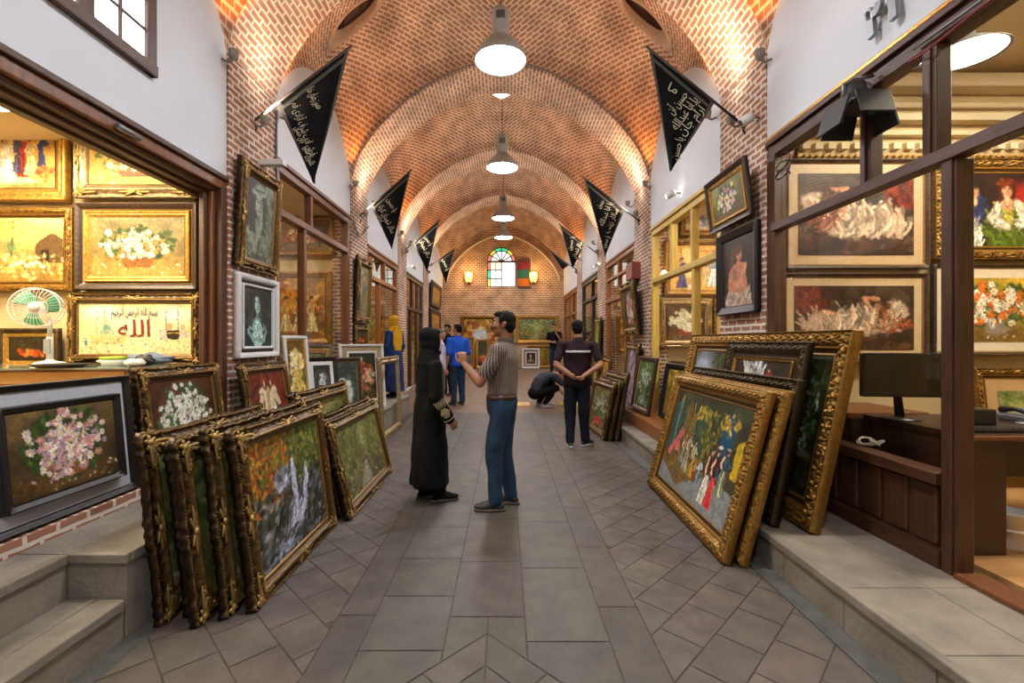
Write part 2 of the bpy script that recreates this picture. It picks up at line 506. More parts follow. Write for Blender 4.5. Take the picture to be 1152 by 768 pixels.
# end wall with the arched opening, and a flat brick arch band on it
def end_wall():
    m = MB()
    wx0, wx1, wz0, wz1 = -0.75, 0.46, 3.78, 5.45
    y = END_Y
    m.box((WL - 0.3, y, -0.02), (wx0, y + 0.3, 7.2)); m.box((wx1, y, -0.02), (WR + 0.3, y + 0.3, 7.2))
    m.box((wx0, y, -0.02), (wx1, y + 0.3, wz0))
    r = (wx1 - wx0) / 2; cx = (wx0 + wx1) / 2; cz = wz1 - r
    n = 24
    for i in range(n):
        a0 = PI * i / n; a1 = PI * (i + 1) / n
        xa, za = cx + r * math.cos(a0), cz + r * math.sin(a0); xb, zb = cx + r * math.cos(a1), cz + r * math.sin(a1)
        m.prism([(xa, za), (xa, 7.2), (xb, 7.2), (xb, zb)], 0.3, Matrix.Translation((0, y, 0)))
    return struct(m.build('wall_back', M['backbrick']))
end_wall()
def end_arch():
    n = 61
    xs = -np.cos(np.linspace(0, PI, n))
    m = MB()
    for off, wd in ((0.86, 0.0),):
        P = [(XC + a * W * 0.93, END_Y - 0.03, SPRING - 0.1 + float(arch(np.array(a), RIB_RISE * 0.95))) for a in xs]
        m.tube(P, 0.05, 6)
    return struct(m.build('trim_arch_moulding', M['rib']))
end_arch()

# unseen slab added to stop world light; unseen closing wall behind the camera
m = MB(); m.box((-7, -4, 7.2), (7, 19.4, 7.4)); struct(m.build('ceiling_sky_blocker', M['plaster']))
m = MB(); m.box((WL - 0.3, -2.9, -0.02), (WR + 0.3, -2.6, 7.2)); struct(m.build('wall_behind', M['plaster']))

# ------------------------------------------------------------------ floor: every slab a stone of its own colour
def clip(poly, a, b, c):
    """keep a*x+b*y+c >= 0"""
    out = []
    for i in range(len(poly)):
        p, q = poly[i], poly[(i + 1) % len(poly)]
        dp = a * p[0] + b * p[1] + c; dq = a * q[0] + b * q[1] + c
        if dp >= 0: out.append(p)
        if dp * dq < 0:
            t = dp / (dp - dq); out.append((p[0] + (q[0] - p[0]) * t, p[1] + (q[1] - p[1]) * t))
    return out

def clip_rect(poly, x0, x1, y0, y1):
    for h in ((1, 0, -x0), (-1, 0, x1), (0, 1, -y0), (0, -1, y1)):
        if len(poly) < 3: return []
        poly = clip(poly, *h)
    return poly

def shrink(poly, g):
    cx = sum(p[0] for p in poly) / len(poly); cy = sum(p[1] for p in poly) / len(poly)
    out = []
    n = len(poly)
    area = sum(poly[i][0] * poly[(i + 1) % n][1] - poly[(i + 1) % n][0] * poly[i][1] for i in range(n)) / 2
    if abs(area) < 0.002: return None
    s = 1 if area > 0 else -1
    q = poly
    for i in range(n):
        p0, p1 = poly[i], poly[(i + 1) % n]
        dx, dy = p1[0] - p0[0], p1[1] - p0[1]; L = math.hypot(dx, dy)
        if L < 1e-5: continue
        a, b = -dy / L * s, dx / L * s
        q = clip(q, a, b, -(a * p0[0] + b * p0[1]) - g)
        if len(q) < 3: return None
    return q

FV, FF, FC = [], [], []
def slab(poly, col, g=0.004, dz=0.0):
    q = shrink(poly, g)
    if not q: return
    b = len(FV)
    jit = RNG.normal(0, 0.035)
    c = lin(np.clip(np.array(col) * (1 + jit) + RNG.normal(0, 0.0035, 3), 0, 1))
    for (x, y) in q:
        FV.append((x, y, floor_z(y) + dz)); FC.append(c)
    FF.append(tuple(range(b, b + len(q))))

GREY = (0.305, 0.29, 0.27); TILE = (0.345, 0.315, 0.295); BROWN = (0.43, 0.35, 0.285)
COLS = [-0.91, -0.712, -0.30, 0.108, 0.526, 0.745]
FAR = 9.2
for c in range(5):
    x0, x1 = COLS[c], COLS[c + 1]
    y = -2.6 + random.random() * 0.5
    while y < FAR:
        L = random.uniform(0.42, 0.8) if 0 < c < 4 else random.uniform(0.7, 1.1)
        poly = [(x0, y), (x1, y), (x1, min(y + L, FAR)), (x0, min(y + L, FAR))]
        # the chevron in the foreground
        A = (XC - 0.015, 2.34)
        if y < 2.34 and c in (1, 2, 3):
            for sgn in (1, -1):   # part outside the 45 degree V
                p = clip(poly, sgn, 0, -sgn * A[0])
                p2 = clip(p, sgn, 1, -(sgn * A[0] + A[1])) if len(p) > 2 else []
                if len(p2) > 2: slab(p2, GREY)
        else:
            slab(poly, GREY)
        y += L
A = (XC - 0.015, 2.34)
for sgn in (1, -1):
    for i in range(16):
        # herringbone strips inside the V, parallel to its arms
        w0 = i * 0.163; w1 = w0 + 0.163
        for j in range(14):
            s0 = -0.6 + j * 0.5 + (i % 2) * 0.2; s1 = s0 + 0.5
            e = (sgn * 0.7071, -0.7071); nn = (-sgn * 0.7071, -0.7071)
            base = A
            q = [(base[0] + e[0] * s + nn[0] * w, base[1] + e[1] * s + nn[1] * w) for s, w in ((s0, w0), (s1, w0), (s1, w1), (s0, w1))]
            q = clip_rect(q, COLS[1], COLS[4], -2.6, 2.34)
            if len(q) > 2: q = clip(q, sgn, 0, -sgn * A[0])
            if len(q) > 2: slab(q, (GREY[0] * 1.03, GREY[1] * 1.02, GREY[2] * 1.0))

def diag(x0, x1, sgn, ylim):
    a = 0.226; L = 0.32
    e = np.array([sgn, 1.0]) / math.sqrt(2)      # along the courses
    n = np.array([-sgn, 1.0]) / math.sqrt(2)
    for i in range(-30, 60):
        for j in range(-40, 60):
            s0 = j * L + (i % 2) * L / 2; w0 = i * a
            q = [tuple(e * s + n * w + np.array([x0, 2.0])) for s, w in ((s0, w0), (s0 + L, w0), (s0 + L, w0 + a), (s0, w0 + a))]
            if max(p[1] for p in q) < -2.6 or min(p[1] for p in q) > ylim: continue
            if max(p[0] for p in q) < x0 or min(p[0] for p in q) > x1: continue
            q = clip_rect(q, x0, x1, -2.6, ylim)
            if len(q) > 2: slab(q, TILE)
diag(0.745, 1.64, 1, FAR)
diag(-1.82, -0.91, -1, FAR)
# far stretch on the ramp: brown pavers
y = FAR
while y < END_Y:
    x = -2.6; i = 0
    off = random.random() * 0.3
    while x < 2.45:
        x2 = min(x + 0.5 + (off if i == 0 else 0), 2.45)
        ya, yb = y, min(y + 0.4, END_Y)
        slab([(x, ya), (x2, ya), (x2, yb), (x, yb)], BROWN)
        x = x2; i += 1
    y += 0.4
me = bpy.data.meshes.new('floor'); me.from_pydata(FV, [], FF); me.update()
at = me.color_attributes.new('Col', 'FLOAT_COLOR', 'POINT')
CC = np.ones((len(FV), 4), np.float32); CC[:, :3] = np.array(FC); at.data.foreach_set('color', CC.ravel())
me.materials.append(M['floor'])
struct(link(bpy.data.objects.new('floor', me)))
# bed of grout under the slabs
m = MB()
ys = [-2.6, 8.0, 16.0, END_Y + 0.2]
rings = [[(-2.6, y, floor_z(y) - 0.004), (2.45, y, floor_z(y) - 0.004), (2.45, y, -0.4), (-2.6, y, -0.4)] for y in ys]
m.loft(rings); o = m.build('floor_bed', M['grout'])
for p in o.data.polygons: p.use_smooth = False
struct(o)

# side gutters, steps and platforms
m = MB(); m.box((1.648, -2.6, -0.1), (1.78, 8.0, -0.002)); m.build('floor_gutter', M['drain']); struct(bpy.data.objects['floor_gutter'])
m = MB(); m.box((1.640, -2.6, -0.1), (1.648, 8.0, 0.004)); struct(m.build('trim_1', M['grey_metal']))
m = MB(); m.box((-1.95, -2.6, -0.1), (-1.82, 8.0, -0.002)); struct(m.build('floor_gutter_left', M['drain']))
# right step: slabs with joints
def platform(name, x0, x1, y0, y1, z, seg, mat_top, lip=0.0, lipside=0):
    m = MB()
    y = y0
    while y < y1 - 1e-3:
        L = min(seg * random.uniform(0.8, 1.2), y1 - y)
        if y1 - y - L < 0.2: L = y1 - y
        xm = x0 + (x1 - x0) * 0.52
        m.box((x0, y + 0.002, -0.1), (xm - 0.002, y + L - 0.002, z)); m.box((xm + 0.002, y + 0.002, -0.1), (x1, y + L - 0.002, z))
        y += L
    return struct(m.build(name, mat_top, bevel=0.006))
platform('floor_step_right', 1.765, 2.62, -2.6, 7.3, 0.218, 0.62, M['stone'])
m = MB(); m.box((1.75, -2.6, 0.168), (1.80, 7.3, 0.22)); struct(m.build('trim_2', M['stone_edge'], bevel=0.008))
m = MB(); m.box((1.95, 5.6, 0.222), (2.5, 7.62, 0.40)); struct(m.build('floor_wood_plinth', M['wood_orange'], bevel=0.01))
# left: raised platform, two steps cut into it near the camera
platform('floor_platform_left', -2.62, -1.925, 2.31, 9.2, 0.423, 0.8, M['stone'])
platform('floor_platform_entry', -2.62, -2.215, -2.6, 2.305, 0.423, 0.9, M['stone'])
platform('floor_step_left', -2.21, -1.925, -2.6, 2.305, 0.198, 1.1, M['stone'])
m = MB()
m.box((-1.96, 2.332, 0.375), (-1.91, 9.2, 0.427)); m.box((-2.25, 2.295, 0.375), (-1.91, 2.33, 0.427)); m.box((-2.25, -2.6, 0.375), (-2.2, 2.293, 0.427))
m.box((-1.96, -2.6, 0.15), (-1.91, 2.29, 0.202))
struct(m.build('trim_3', M['stone_edge'], bevel=0.008))
# ------------------------------------------------------------------ shop rooms and shop fronts
def room(side, y0, y1, depth, zf, zc, floor_mat, wall_mat='warm_wall'):
    """a shop behind the front: one mesh per surface group, open towards the bazaar"""
    a, b = (WL - 0.25 - depth, WL - 0.25) if side < 0 else (WR + 0.25, WR + 0.25 + depth)
    m = MB()
    t = 0.1
    xb = (a - t, a) if side < 0 else (b, b + t)
    m.box((xb[0], y0 - t, zf - 0.1), (xb[1], y1 + t, zc + 0.1))
    m.box((a, y0 - t, zf - 0.1), (b, y0, zc + 0.1)); m.box((a, y1, zf - 0.1), (b, y1 + t, zc + 0.1))
    struct(m.build('wall_shop', M[wall_mat]))
    m = MB(); m.box((a, y0, zc), (b, y1, zc + 0.1)); struct(m.build('ceiling_shop', M['shop_ceiling']))
    m = MB(); m.box((a - 0.0, y0, zf - 0.12), (b + 0.0, y1, zf)); struct(m.build('floor_shop', M[floor_mat]))

def panel_light(x, y, z, sx, sy, material, label):
    t = thing('ceiling_light', label, 'ceiling light', (x, y, z), 0, 'ceiling lights in the shops')
    m = MB(); m.box((-sx / 2 - 0.03, -sy / 2 - 0.03, -0.05), (sx / 2 + 0.03, sy / 2 + 0.03, 0)); m.build('housing', M['white_plastic'], t, bevel=0.006)
    m = MB(); m.box((-sx / 2, -sy / 2, -0.056), (sx / 2, sy / 2, -0.051)); m.build('diffuser', M[material], t)
    return t

def front(idx, side, y0, y1, zb, ztop, ztr, low, up, wood, dado=None, pane=True, bw=0.09, up2=None):
    """timber shop front on the wall plane: sill, posts, transom rail, mullions, glass"""
    X = WL if side < 0 else WR
    o = bpy.data.objects.new('window_%d' % idx, None); COL.objects.link(o); struct(o)
    def bx(name, lo, hi, mt=wood, bev=0.008):
        xa, xb = (X - hi[0], X - lo[0]) if side < 0 else (X + lo[0], X + hi[0])
        m = MB(); m.box((xa, lo[1], lo[2]), (xb, hi[1], hi[2])); return m.build(name, M[mt], o, bevel=bev)
    d = 0.11
    bx('head_rail', (0.0, y0, ztop - 0.12), (d, y1, ztop)); bx('head_moulding', (-0.03, y0, ztop - 0.03), (0.0, y1, ztop + 0.02))
    bx('post', (0.0, y0, zb), (d, y0 + bw, ztop - 0.12)); bx('post', (0.0, y1 - bw, zb), (d, y1, ztop - 0.12))
    if ztr:
        bx('transom_rail', (-0.012, y0 + bw, ztr - 0.04), (d, y1 - bw, ztr + 0.045))
    for y in low: bx('mullion', (0.005, y - 0.04, zb), (d - 0.01, y + 0.04, (ztr or ztop) - 0.04))
    for y in up: bx('mullion', (0.005, y - 0.035, ztr + 0.045), (d - 0.01, y + 0.035, ztop - 0.12))
    if up2:
        bx('upper_rail', (0.0, y0 + bw, up2 - 0.03), (d - 0.02, y1 - bw, up2 + 0.03))
    zg = zb
    if dado:
        zg = dado
        m = bx('dado_panel', (0.03, y0 + bw, zb), (0.08, y1 - bw, dado - 0.05))
        n = max(2, int((y1 - y0) / 0.22))
        for k in range(1, n):
            yy = y0 + bw + (y1 - y0 - 2 * bw) * k / n
            bx('dado_batten', (0.015, yy - 0.018, zb + 0.1), (0.03, yy + 0.018, dado - 0.05), bev=0.004)
        bx('dado_rail', (-0.03, y0 + bw, dado - 0.05), (d, y1 - bw, dado + 0.03))
        bx('plinth', (-0.02, y0 + bw, zb), (0.04, y1 - bw, zb + 0.1))
    if pane:
        bx('pane', (0.05, y0 + bw, zg), (0.056, y1 - bw, ztop - 0.12), 'glass', 0)
    return o

# ---- left 1: wide bright opening with deep stepped timber frame and low brick front
def left_opening():
    o = bpy.data.objects.new('window_1', None); COL.objects.link(o); struct(o)
    y1 = 4.25
    def bx(name, lo, hi, mt='wood_dark_h', bev=0.008):
        m = MB(); m.box(lo, hi); return m.build(name, M[mt], o, bevel=bev)
    bx('head_cornice', (WL - 0.05, 1.75, 2.985), (WL + 0.03, y1, 3.03))
    bx('head_fascia', (WL - 0.05, 1.75, 2.90), (WL + 0.005, y1, 2.985), 'wood_brown')
    bx('head_step', (WL - 0.12, 1.75, 2.865), (WL - 0.04, y1 - 0.04, 2.93))
    bx('head_step', (WL - 0.2, 1.75, 2.84), (WL - 0.1, y1 - 0.10, 2.90))
    bx('head_soffit', (WL - 0.25, 1.75, 2.82), (WL - 0.18, y1 - 0.02, 2.88))
    bx('jamb', (WL - 0.06, y1 - 0.08, 0.425), (WL + 0.01, y1 + 0.0, 2.93), 'wood_dark')
    bx('jamb_step', (WL - 0.10, y1 - 0.13, 0.425), (WL - 0.05, y1 - 0.08, 2.90), 'wood_brown')
    bx('jamb_step', (WL - 0.14, y1 - 0.18, 0.425), (WL - 0.09, y1 - 0.13, 2.88), 'wood_dark')
    bx('jamb', (WL - 0.2, 1.75, 0.425), (WL + 0.01, 1.85, 2.93), 'wood_dark')
    # spring closer on the fascia
    m = MB(); m.tube([(WL + 0.03, 3.02, 2.93), (WL + 0.03, 3.2, 2.93)], 0.022, 12)
    c = m.build('door_closer', M['grey_metal'], o)
    m = MB(); m.box((WL - 0.24, 1.75, 0.40), (WL - 0.015, y1 - 0.02, 1.22))
    struct(m.build('wall_low_brick', M['brick'], bevel=0.005))
    m = MB(); m.box((WL - 0.25, 1.75, 0.40), (WL + 0.13, y1 - 0.02, 0.50)); struct(m.build('trim_brick_course', M['brick'], bevel=0.006))
left_opening()
room(-1, 0.2, 4.25, 3.6, 0.425, 3.35, 'wood_floor')
panel_light(-4.0, 3.3, 3.35, 1.6, 0.5, 'shop_panel_hot', 'long ceiling light in the bright shop with the fan')
panel_light(-4.0, 1.7, 3.35, 1.6, 0.5, 'shop_panel_hot', 'second ceiling light deeper toward the camera in the fan shop')

# small-paned window high in the near left wall
def high_window():
    o = bpy.data.objects.new('window_2', None); COL.objects.link(o); struct(o)
    y0, y1, z0, z1 = 2.25, 3.36, 3.44, 4.5
    def bx(name, lo, hi, mt='wood_dark', bev=0.006):
        m = MB(); m.box(lo, hi); return m.build(name, M[mt], o, bevel=bev)
    x0, x1 = WL - 0.03, WL + 0.035
    fr = 0.085
    bx('frame_side', (x0, y0, z0), (x1, y0 + fr, z1)); bx('frame_side', (x0, y1 - fr, z0), (x1, y1, z1))
    bx('frame_sill', (x0, y0, z0), (x1 + 0.01, y1, z0 + fr), 'wood_dark_h'); bx('frame_head', (x0, y0, z1 - fr), (x1, y1, z1), 'wood_dark_h')
    ym = (y0 + y1) / 2
    bx('meeting_stile', (x0, ym - 0.055, z0 + fr), (x1 - 0.01, ym + 0.055, z1 - fr))
    for yy in ((y0 + fr + ym - 0.055) / 2, (y1 - fr + ym + 0.055) / 2):
        bx('glazing_bar', (x0, yy - 0.014, z0 + fr), (x1 - 0.02, yy + 0.014, z1 - fr))
    for k in range(1, 4):
        zz = z0 + fr + (z1 - z0 - 2 * fr) * k / 4
        bx('glazing_bar', (x0, y0 + fr, zz - 0.012), (x1 - 0.022, y1 - fr, zz + 0.012), 'wood_dark_h')
    bx('pane', (WL + 0.001, y0 + fr, z0 + fr), (WL + 0.004, y1 - fr, z1 - fr), 'daylight', 0)
high_window()

# ---- right 1: dark timber and glass, open doorway nearest the camera
def right_front():
    o = bpy.data.objects.new('window_3', None); COL.objects.link(o); struct(o)
    y0, y1 = 1.75, 4.24
    def bx(name, lo, hi, mt='wood_dark', bev=0.006):
        m = MB(); m.box(lo, hi); return m.build(name, M[mt], o, bevel=bev)
    bx('head_rail', (WR, y0, 3.20), (WR + 0.12, y1, 3.345), 'wood_dark_h')
    bx('head_moulding', (WR - 0.03, y0, 3.30), (WR, y1, 3.345), 'wood_dark_h')
    bx('gold_bead', (WR - 0.025, y0, 3.345), (WR + 0.02, y1, 3.375), 'gold_trim')
    bx('transom_rail', (WR - 0.025, y0, 2.50), (WR + 0.07, y1 - 0.08, 2.575), 'wood_dark_h')
    bx('post', (WR, 2.47, 0.218), (WR + 0.10, 2.56, 2.50)); bx('post_bead', (WR - 0.012, 2.485, 0.218), (WR, 2.545, 2.50))
    bx('post', (WR - 0.01, y1 - 0.12, 0.218), (WR + 0.10, y1, 3.20))
    for y in (2.63, 3.10):
        bx('mullion', (WR, y - 0.045, 2.575), (WR + 0.09, y + 0.045, 3.20)); bx('mullion_bead', (WR - 0.015, y - 0.02, 2.575), (WR, y + 0.02, 3.20))
    # boarded dado
    bx('dado_panel', (WR + 0.04, 2.56, 0.22), (WR + 0.08, y1 - 0.12, 0.69))
    for k in range(8):
        yy = 2.60 + k * 0.2
        bx('dado_board', (WR + 0.02, yy, 0.33), (WR + 0.045, yy + 0.165, 0.67), bev=0.012)
    bx('dado_rail', (WR - 0.03, 2.56, 0.69), (WR + 0.10, y1 - 0.12, 0.76), 'wood_dark_h')
    bx('dado_plinth', (WR - 0.015, 2.56, 0.218), (WR + 0.05, y1 - 0.12, 0.32), 'wood_dark_h')
    bx('threshold', (WR - 0.02, y0, 0.215), (WR + 0.14, 2.47, 0.245), 'wood_brown')
    bx('pane', (WR + 0.05, 2.56, 0.76), (WR + 0.056, y1 - 0.12, 2.5), 'glass', 0)
    bx('pane', (WR + 0.05, y0, 2.575), (WR + 0.056, y1 - 0.12, 3.20), 'glass', 0)
M['gold_trim'] = mat('gilt_trim', '#b8863a', 0.35, 0.7, nscale=40, namt=0.4)
right_front()
room(1, 0.2, 4.25, 3.6, 0.22, 4.0, 'wood_floor')
# cornice and dentil course inside that shop
def cornice():
    m = MB()
    y = 4.25
    for z, dd, h in ((3.52, 0.10, 0.07), (3.66, 0.05, 0.05), (3.80, 0.16, 0.12), (3.40, 0.06, 0.05)):
        m.box((2.7, y - dd, z), (6.3, y, z + h))
    o = m.build('trim_cornice', M['shop_ceiling'], bevel=0.01)
    m = MB()
    for k in range(30):
        x = 2.75 + k * 0.12
        m.box((x, y - 0.05, 3.28), (x + 0.07, y, 3.34))
    m.build('dentils', M['shop_ceiling'], o)
    m = MB()
    for k in range(60): m.ell((2.72 + k * 0.06, y - 0.02, 3.22), 0.02, 6, 4)
    m.build('bead_course', M['gold_trim'], o)
    struct(o)
cornice()
panel_light(4.3, 2.6, 4.0, 1.6, 0.6, 'shop_panel_white', 'ceiling light in the shop with the desk')

# ---- the other shop fronts
front(4, -1, 5.17, 7.63, 0.425, 3.58, 3.0, [5.95], [6.15], 'wood_brown')
room(-1, 5.1, 7.7, 2.2, 0.425, 3.6, 'wood_floor')
panel_light(-3.9, 6.3, 3.6, 0.9, 0.4, 'shop_panel', 'ceiling light behind the second left shop front')
front(5, -1, 8.57, 11.03, 0.3, 3.33, 2.75, [9.5], [9.9], 'wood_orange')
room(-1, 8.5, 11.1, 2.0, 0.3, 3.4, 'wood_floor')
panel_light(-4.2, 8.85, 3.4, 0.9, 0.4, 'shop_panel', 'ceiling light behind the amber-framed left shop front')
front(6, -1, 11.97, 14.43, 0.25, 3.33, 2.4, [12.7, 13.6], [12.9, 13.7], 'wood_dark')
room(-1, 11.9, 14.5, 1.8, 0.25, 3.4, 'wood_floor')
panel_light(-3.6, 13.2, 3.4, 0.7, 0.4, 'shop_panel', 'ceiling light behind the dark far left shop front')
m = MB(); m.box((WL - 0.25, 15.3, 0.2), (WL, 19.05, 3.4)); struct(m.build('wall_left_brick', M['brick']))
front(8, 1, 5.17, 7.63, 0.218, 3.37, 2.5, [5.95], [6.0, 6.75], 'wood_yellow')
room(1, 5.1, 7.7, 2.4, 0.218, 3.6, 'wood_floor')
panel_light(3.7, 6.3, 3.6, 1.4, 0.5, 'shop_panel_white', 'ceiling light in the yellow framed shop')
front(9, 1, 8.57, 11.03, 0.05, 3.37, 2.45, [9.3], [9.9], 'wood_orange', up2=2.95)
room(1, 8.5, 11.1, 2.0, 0.05, 3.5, 'wood_floor')
panel_light(3.6, 10.0, 3.5, 0.9, 0.4, 'shop_panel', 'ceiling light in the amber framed shop opposite')
front(10, 1, 11.97, 14.43, 0.22, 3.33, 2.7, [12.8], [12.9], 'black_matte')
room(1, 11.9, 14.5, 1.8, 0.22, 3.4, 'wood_floor')
panel_light(3.5, 13.2, 3.4, 0.7, 0.4, 'shop_panel', 'ceiling light in the far shop with black posts')
front(11, 1, 15.37, 18.9, 0.38, 3.33, 2.5, [16.5, 17.6], [16.5, 17.6], 'wood_orange')
room(1, 15.3, 19.0, 1.5, 0.38, 3.4, 'wood_floor')
panel_light(3.4, 16.8, 3.4, 0.7, 0.4, 'shop_panel', 'ceiling light in the last shop on the same side')
# walls that close the first bay (beside and behind the camera)
for (x0, x1) in ((WL - 0.25, WL), (WR, WR + 0.25)):
    m = MB(); m.box((x0, -2.6, 0.2), (x1, 0.85, 3.4)); struct(m.build('wall_near', M['plaster']))

# ---- stained-glass opening in the end wall, right leaf swung open
def stained(name, col, strength):
    return emit_mat(name, col, strength)
M['gl_white'] = stained('daylit_clear_pane', (0.9, 1.0, 0.97), 1.0)
M['gl_green'] = stained('daylit_green_pane', (0.05, 0.75, 0.38), 0.7)
M['gl_yellow'] = stained('daylit_yellow_pane', (1.0, 0.72, 0.08), 0.75)
M['gl_red'] = stained('daylit_red_pane', (0.95, 0.25, 0.14), 0.7)
M['gl_pale'] = stained('daylit_pale_pane', (1.0, 0.85, 0.6), 0.9)
M['gd_red'] = mat('red_glass', '#7a2a36', 0.15, nscale=4, namt=0.1)
M['gd_green'] = mat('green_glass', '#22574a', 0.15, nscale=4, namt=0.1)
M['gd_orange'] = mat('orange_glass', '#b4641c', 0.15, nscale=4, namt=0.1)
def stained_window():
    o = bpy.data.objects.new('window_12', None); COL.objects.link(o); struct(o)
    wx0, wx1, wz0, wz1 = -0.75, 0.46, 3.78, 5.45
    y = END_Y + 0.12
    r = (wx1 - wx0) / 2; cx = (wx0 + wx1) / 2; cz = wz1 - r
    def P(nm, poly, mt):
        m = MB(); m.prism(poly, 0.012, Matrix.Translation((0, y, 0))); m.build(nm, M[mt], o)
    # fanlight: outer coloured ring, inner clear lights
    n = 6; cs = ['gl_red', 'gl_yellow', 'gl_green', 'gl_green', 'gl_yellow', 'gl_red']
    for i in range(n):
        a0 = PI * i / n; a1 = PI * (i + 1) / n
        out = [(cx + r * math.cos(a0 + (a1 - a0) * k / 4), cz + r * math.sin(a0 + (a1 - a0) * k / 4)) for k in range(5)]
        inn = [(cx + r * 0.74 * math.cos(a1 + (a0 - a1) * k / 4), cz + r * 0.74 * math.sin(a1 + (a0 - a1) * k / 4)) for k in range(5)]
        P('coloured_pane', out + inn, cs[i])
        P('clear_pane', [(cx, cz)] + inn[::-1], 'gl_white')
    # left leaf: bands of colour
    zs = [wz0, wz0 + (cz - wz0) / 3, wz0 + 2 * (cz - wz0) / 3, cz]
    edge = ['gl_yellow', 'gl_green', 'gl_red']; body = ['gl_white', 'gl_white', 'gl_pale']
    for k in range(3):
        P('coloured_pane', [(wx0, zs[k]), (wx0 + 0.14, zs[k]), (wx0 + 0.14, zs[k + 1]), (wx0, zs[k + 1])], edge[k])
        P('clear_pane', [(wx0 + 0.14, zs[k]), (cx, zs[k]), (cx, zs[k + 1]), (wx0 + 0.14, zs[k + 1])], body[k])
    P('clear_pane', [(cx, wz0), (wx1, wz0), (wx1, cz), (cx, cz)], 'gl_white')
    m = MB()
    yb = y - 0.03
    for i in range(n + 1):
        a = PI * i / n
        m.tube([(cx, yb, cz), (cx + r * math.cos(a), yb, cz + r * math.sin(a))], 0.022, 6)
    for k in (0.74, 1.0):
        m.tube([(cx + r * k * math.cos(PI * j / 24), yb, cz + r * k * math.sin(PI * j / 24)) for j in range(25)], 0.022 if k < 1 else 0.04, 6)
    for z in zs: m.tube([(wx0, yb, z), (cx if z not in (zs[0], zs[3]) else wx1, yb, z)], 0.022 if z not in (zs[0], zs[3]) else 0.04, 6)
    for x, rr in ((wx0, 0.04), (wx0 + 0.14, 0.016), ((wx0 + 0.14 + cx) / 2, 0.018), (cx, 0.024), (wx1, 0.04)):
        m.tube([(x, yb, wz0), (x, yb, cz)], rr, 6)
    m.build('lead_bars', M['wood_dark'], o)
    # open leaf lying back against the wall
    lx0, lx1 = wx1 + 0.06, wx1 + 0.06 + 0.50
    for k, c in enumerate(('gd_orange', 'gd_green', 'gd_red')):
        m = MB(); m.box((lx0, END_Y - 0.09, zs[k]), (lx1, END_Y - 0.08, zs[k + 1])); m.build('leaf_pane', M[c], o)
    m = MB()
    for z in zs: m.box((lx0 - 0.03, END_Y - 0.11, z - 0.018), (lx1 + 0.03, END_Y - 0.06, z + 0.018))
    for x in (lx0 - 0.02, lx1 + 0.01): m.box((x, END_Y - 0.11, zs[0] - 0.018), (x + 0.03, END_Y - 0.06, zs[3] + 0.018))
    m.build('leaf_frame', M['wood_dark'], o)
stained_window()

def round_light():
    t = thing('ceiling_light', 'round white lamp glowing under the ceiling of the shop with the desk', 'ceiling light', (3.50, 3.45, 3.68))
    m = MB(); m.lathe([(0.05, 0.32), (0.05, 0.10), (0.12, 0.08), (0.24, 0.0), (0.245, -0.01), (0.22, 0.0), (0.1, 0.07)], n=32, caps=False); m.build('lamp_shade', M['enamel'], t)
    m = MB(); m.lathe([(0.001, -0.012), (0.12, -0.01), (0.225, 0.0), (0.22, 0.008)], n=32, caps=False); m.build('diffuser', M['shop_panel_white'], t)
round_light()

def window_counter():
    t = thing('display_counter', 'low dark counter behind the yellow framed window', 'counter', (3.05, 6.6, 0.22))
    m = MB(); m.box((-0.3, -0.9, 0), (0.3, 0.9, 0.92)); m.build('counter_body', M['desk'], t, bevel=0.01)
    m = MB(); m.box((-0.34, -0.94, 0.92), (0.34, 0.94, 0.96)); m.build('counter_top', M['wood_dark'], t, bevel=0.006)
    for k, (y, hh, ww, mt, lb) in enumerate(((5.85, .10, .16, 'teal', 'teal'), (6.12, .07, .2, 'paper', 'white'), (6.4, .12, .14, 'wood_brown', 'brown'), (6.7, .08, .2, 'blue_bag', 'grey blue'), (7.0, .11, .16, 'gold_trim', 'gilt'))):
        b = thing('gift_box', 'small %s lidded box on the counter behind the yellow window' % lb, 'box', (2.9, y, 1.18))
        m = MB(); m.box((-.08, -ww / 2, 0), (.08, ww / 2, hh)); m.build('box_body', M[mt], b, bevel=.006)
        m = MB(); m.box((-.085, -ww / 2 - .005, hh), (.085, ww / 2 + .005, hh + .025)); m.build('lid', M[mt], b, bevel=.004)
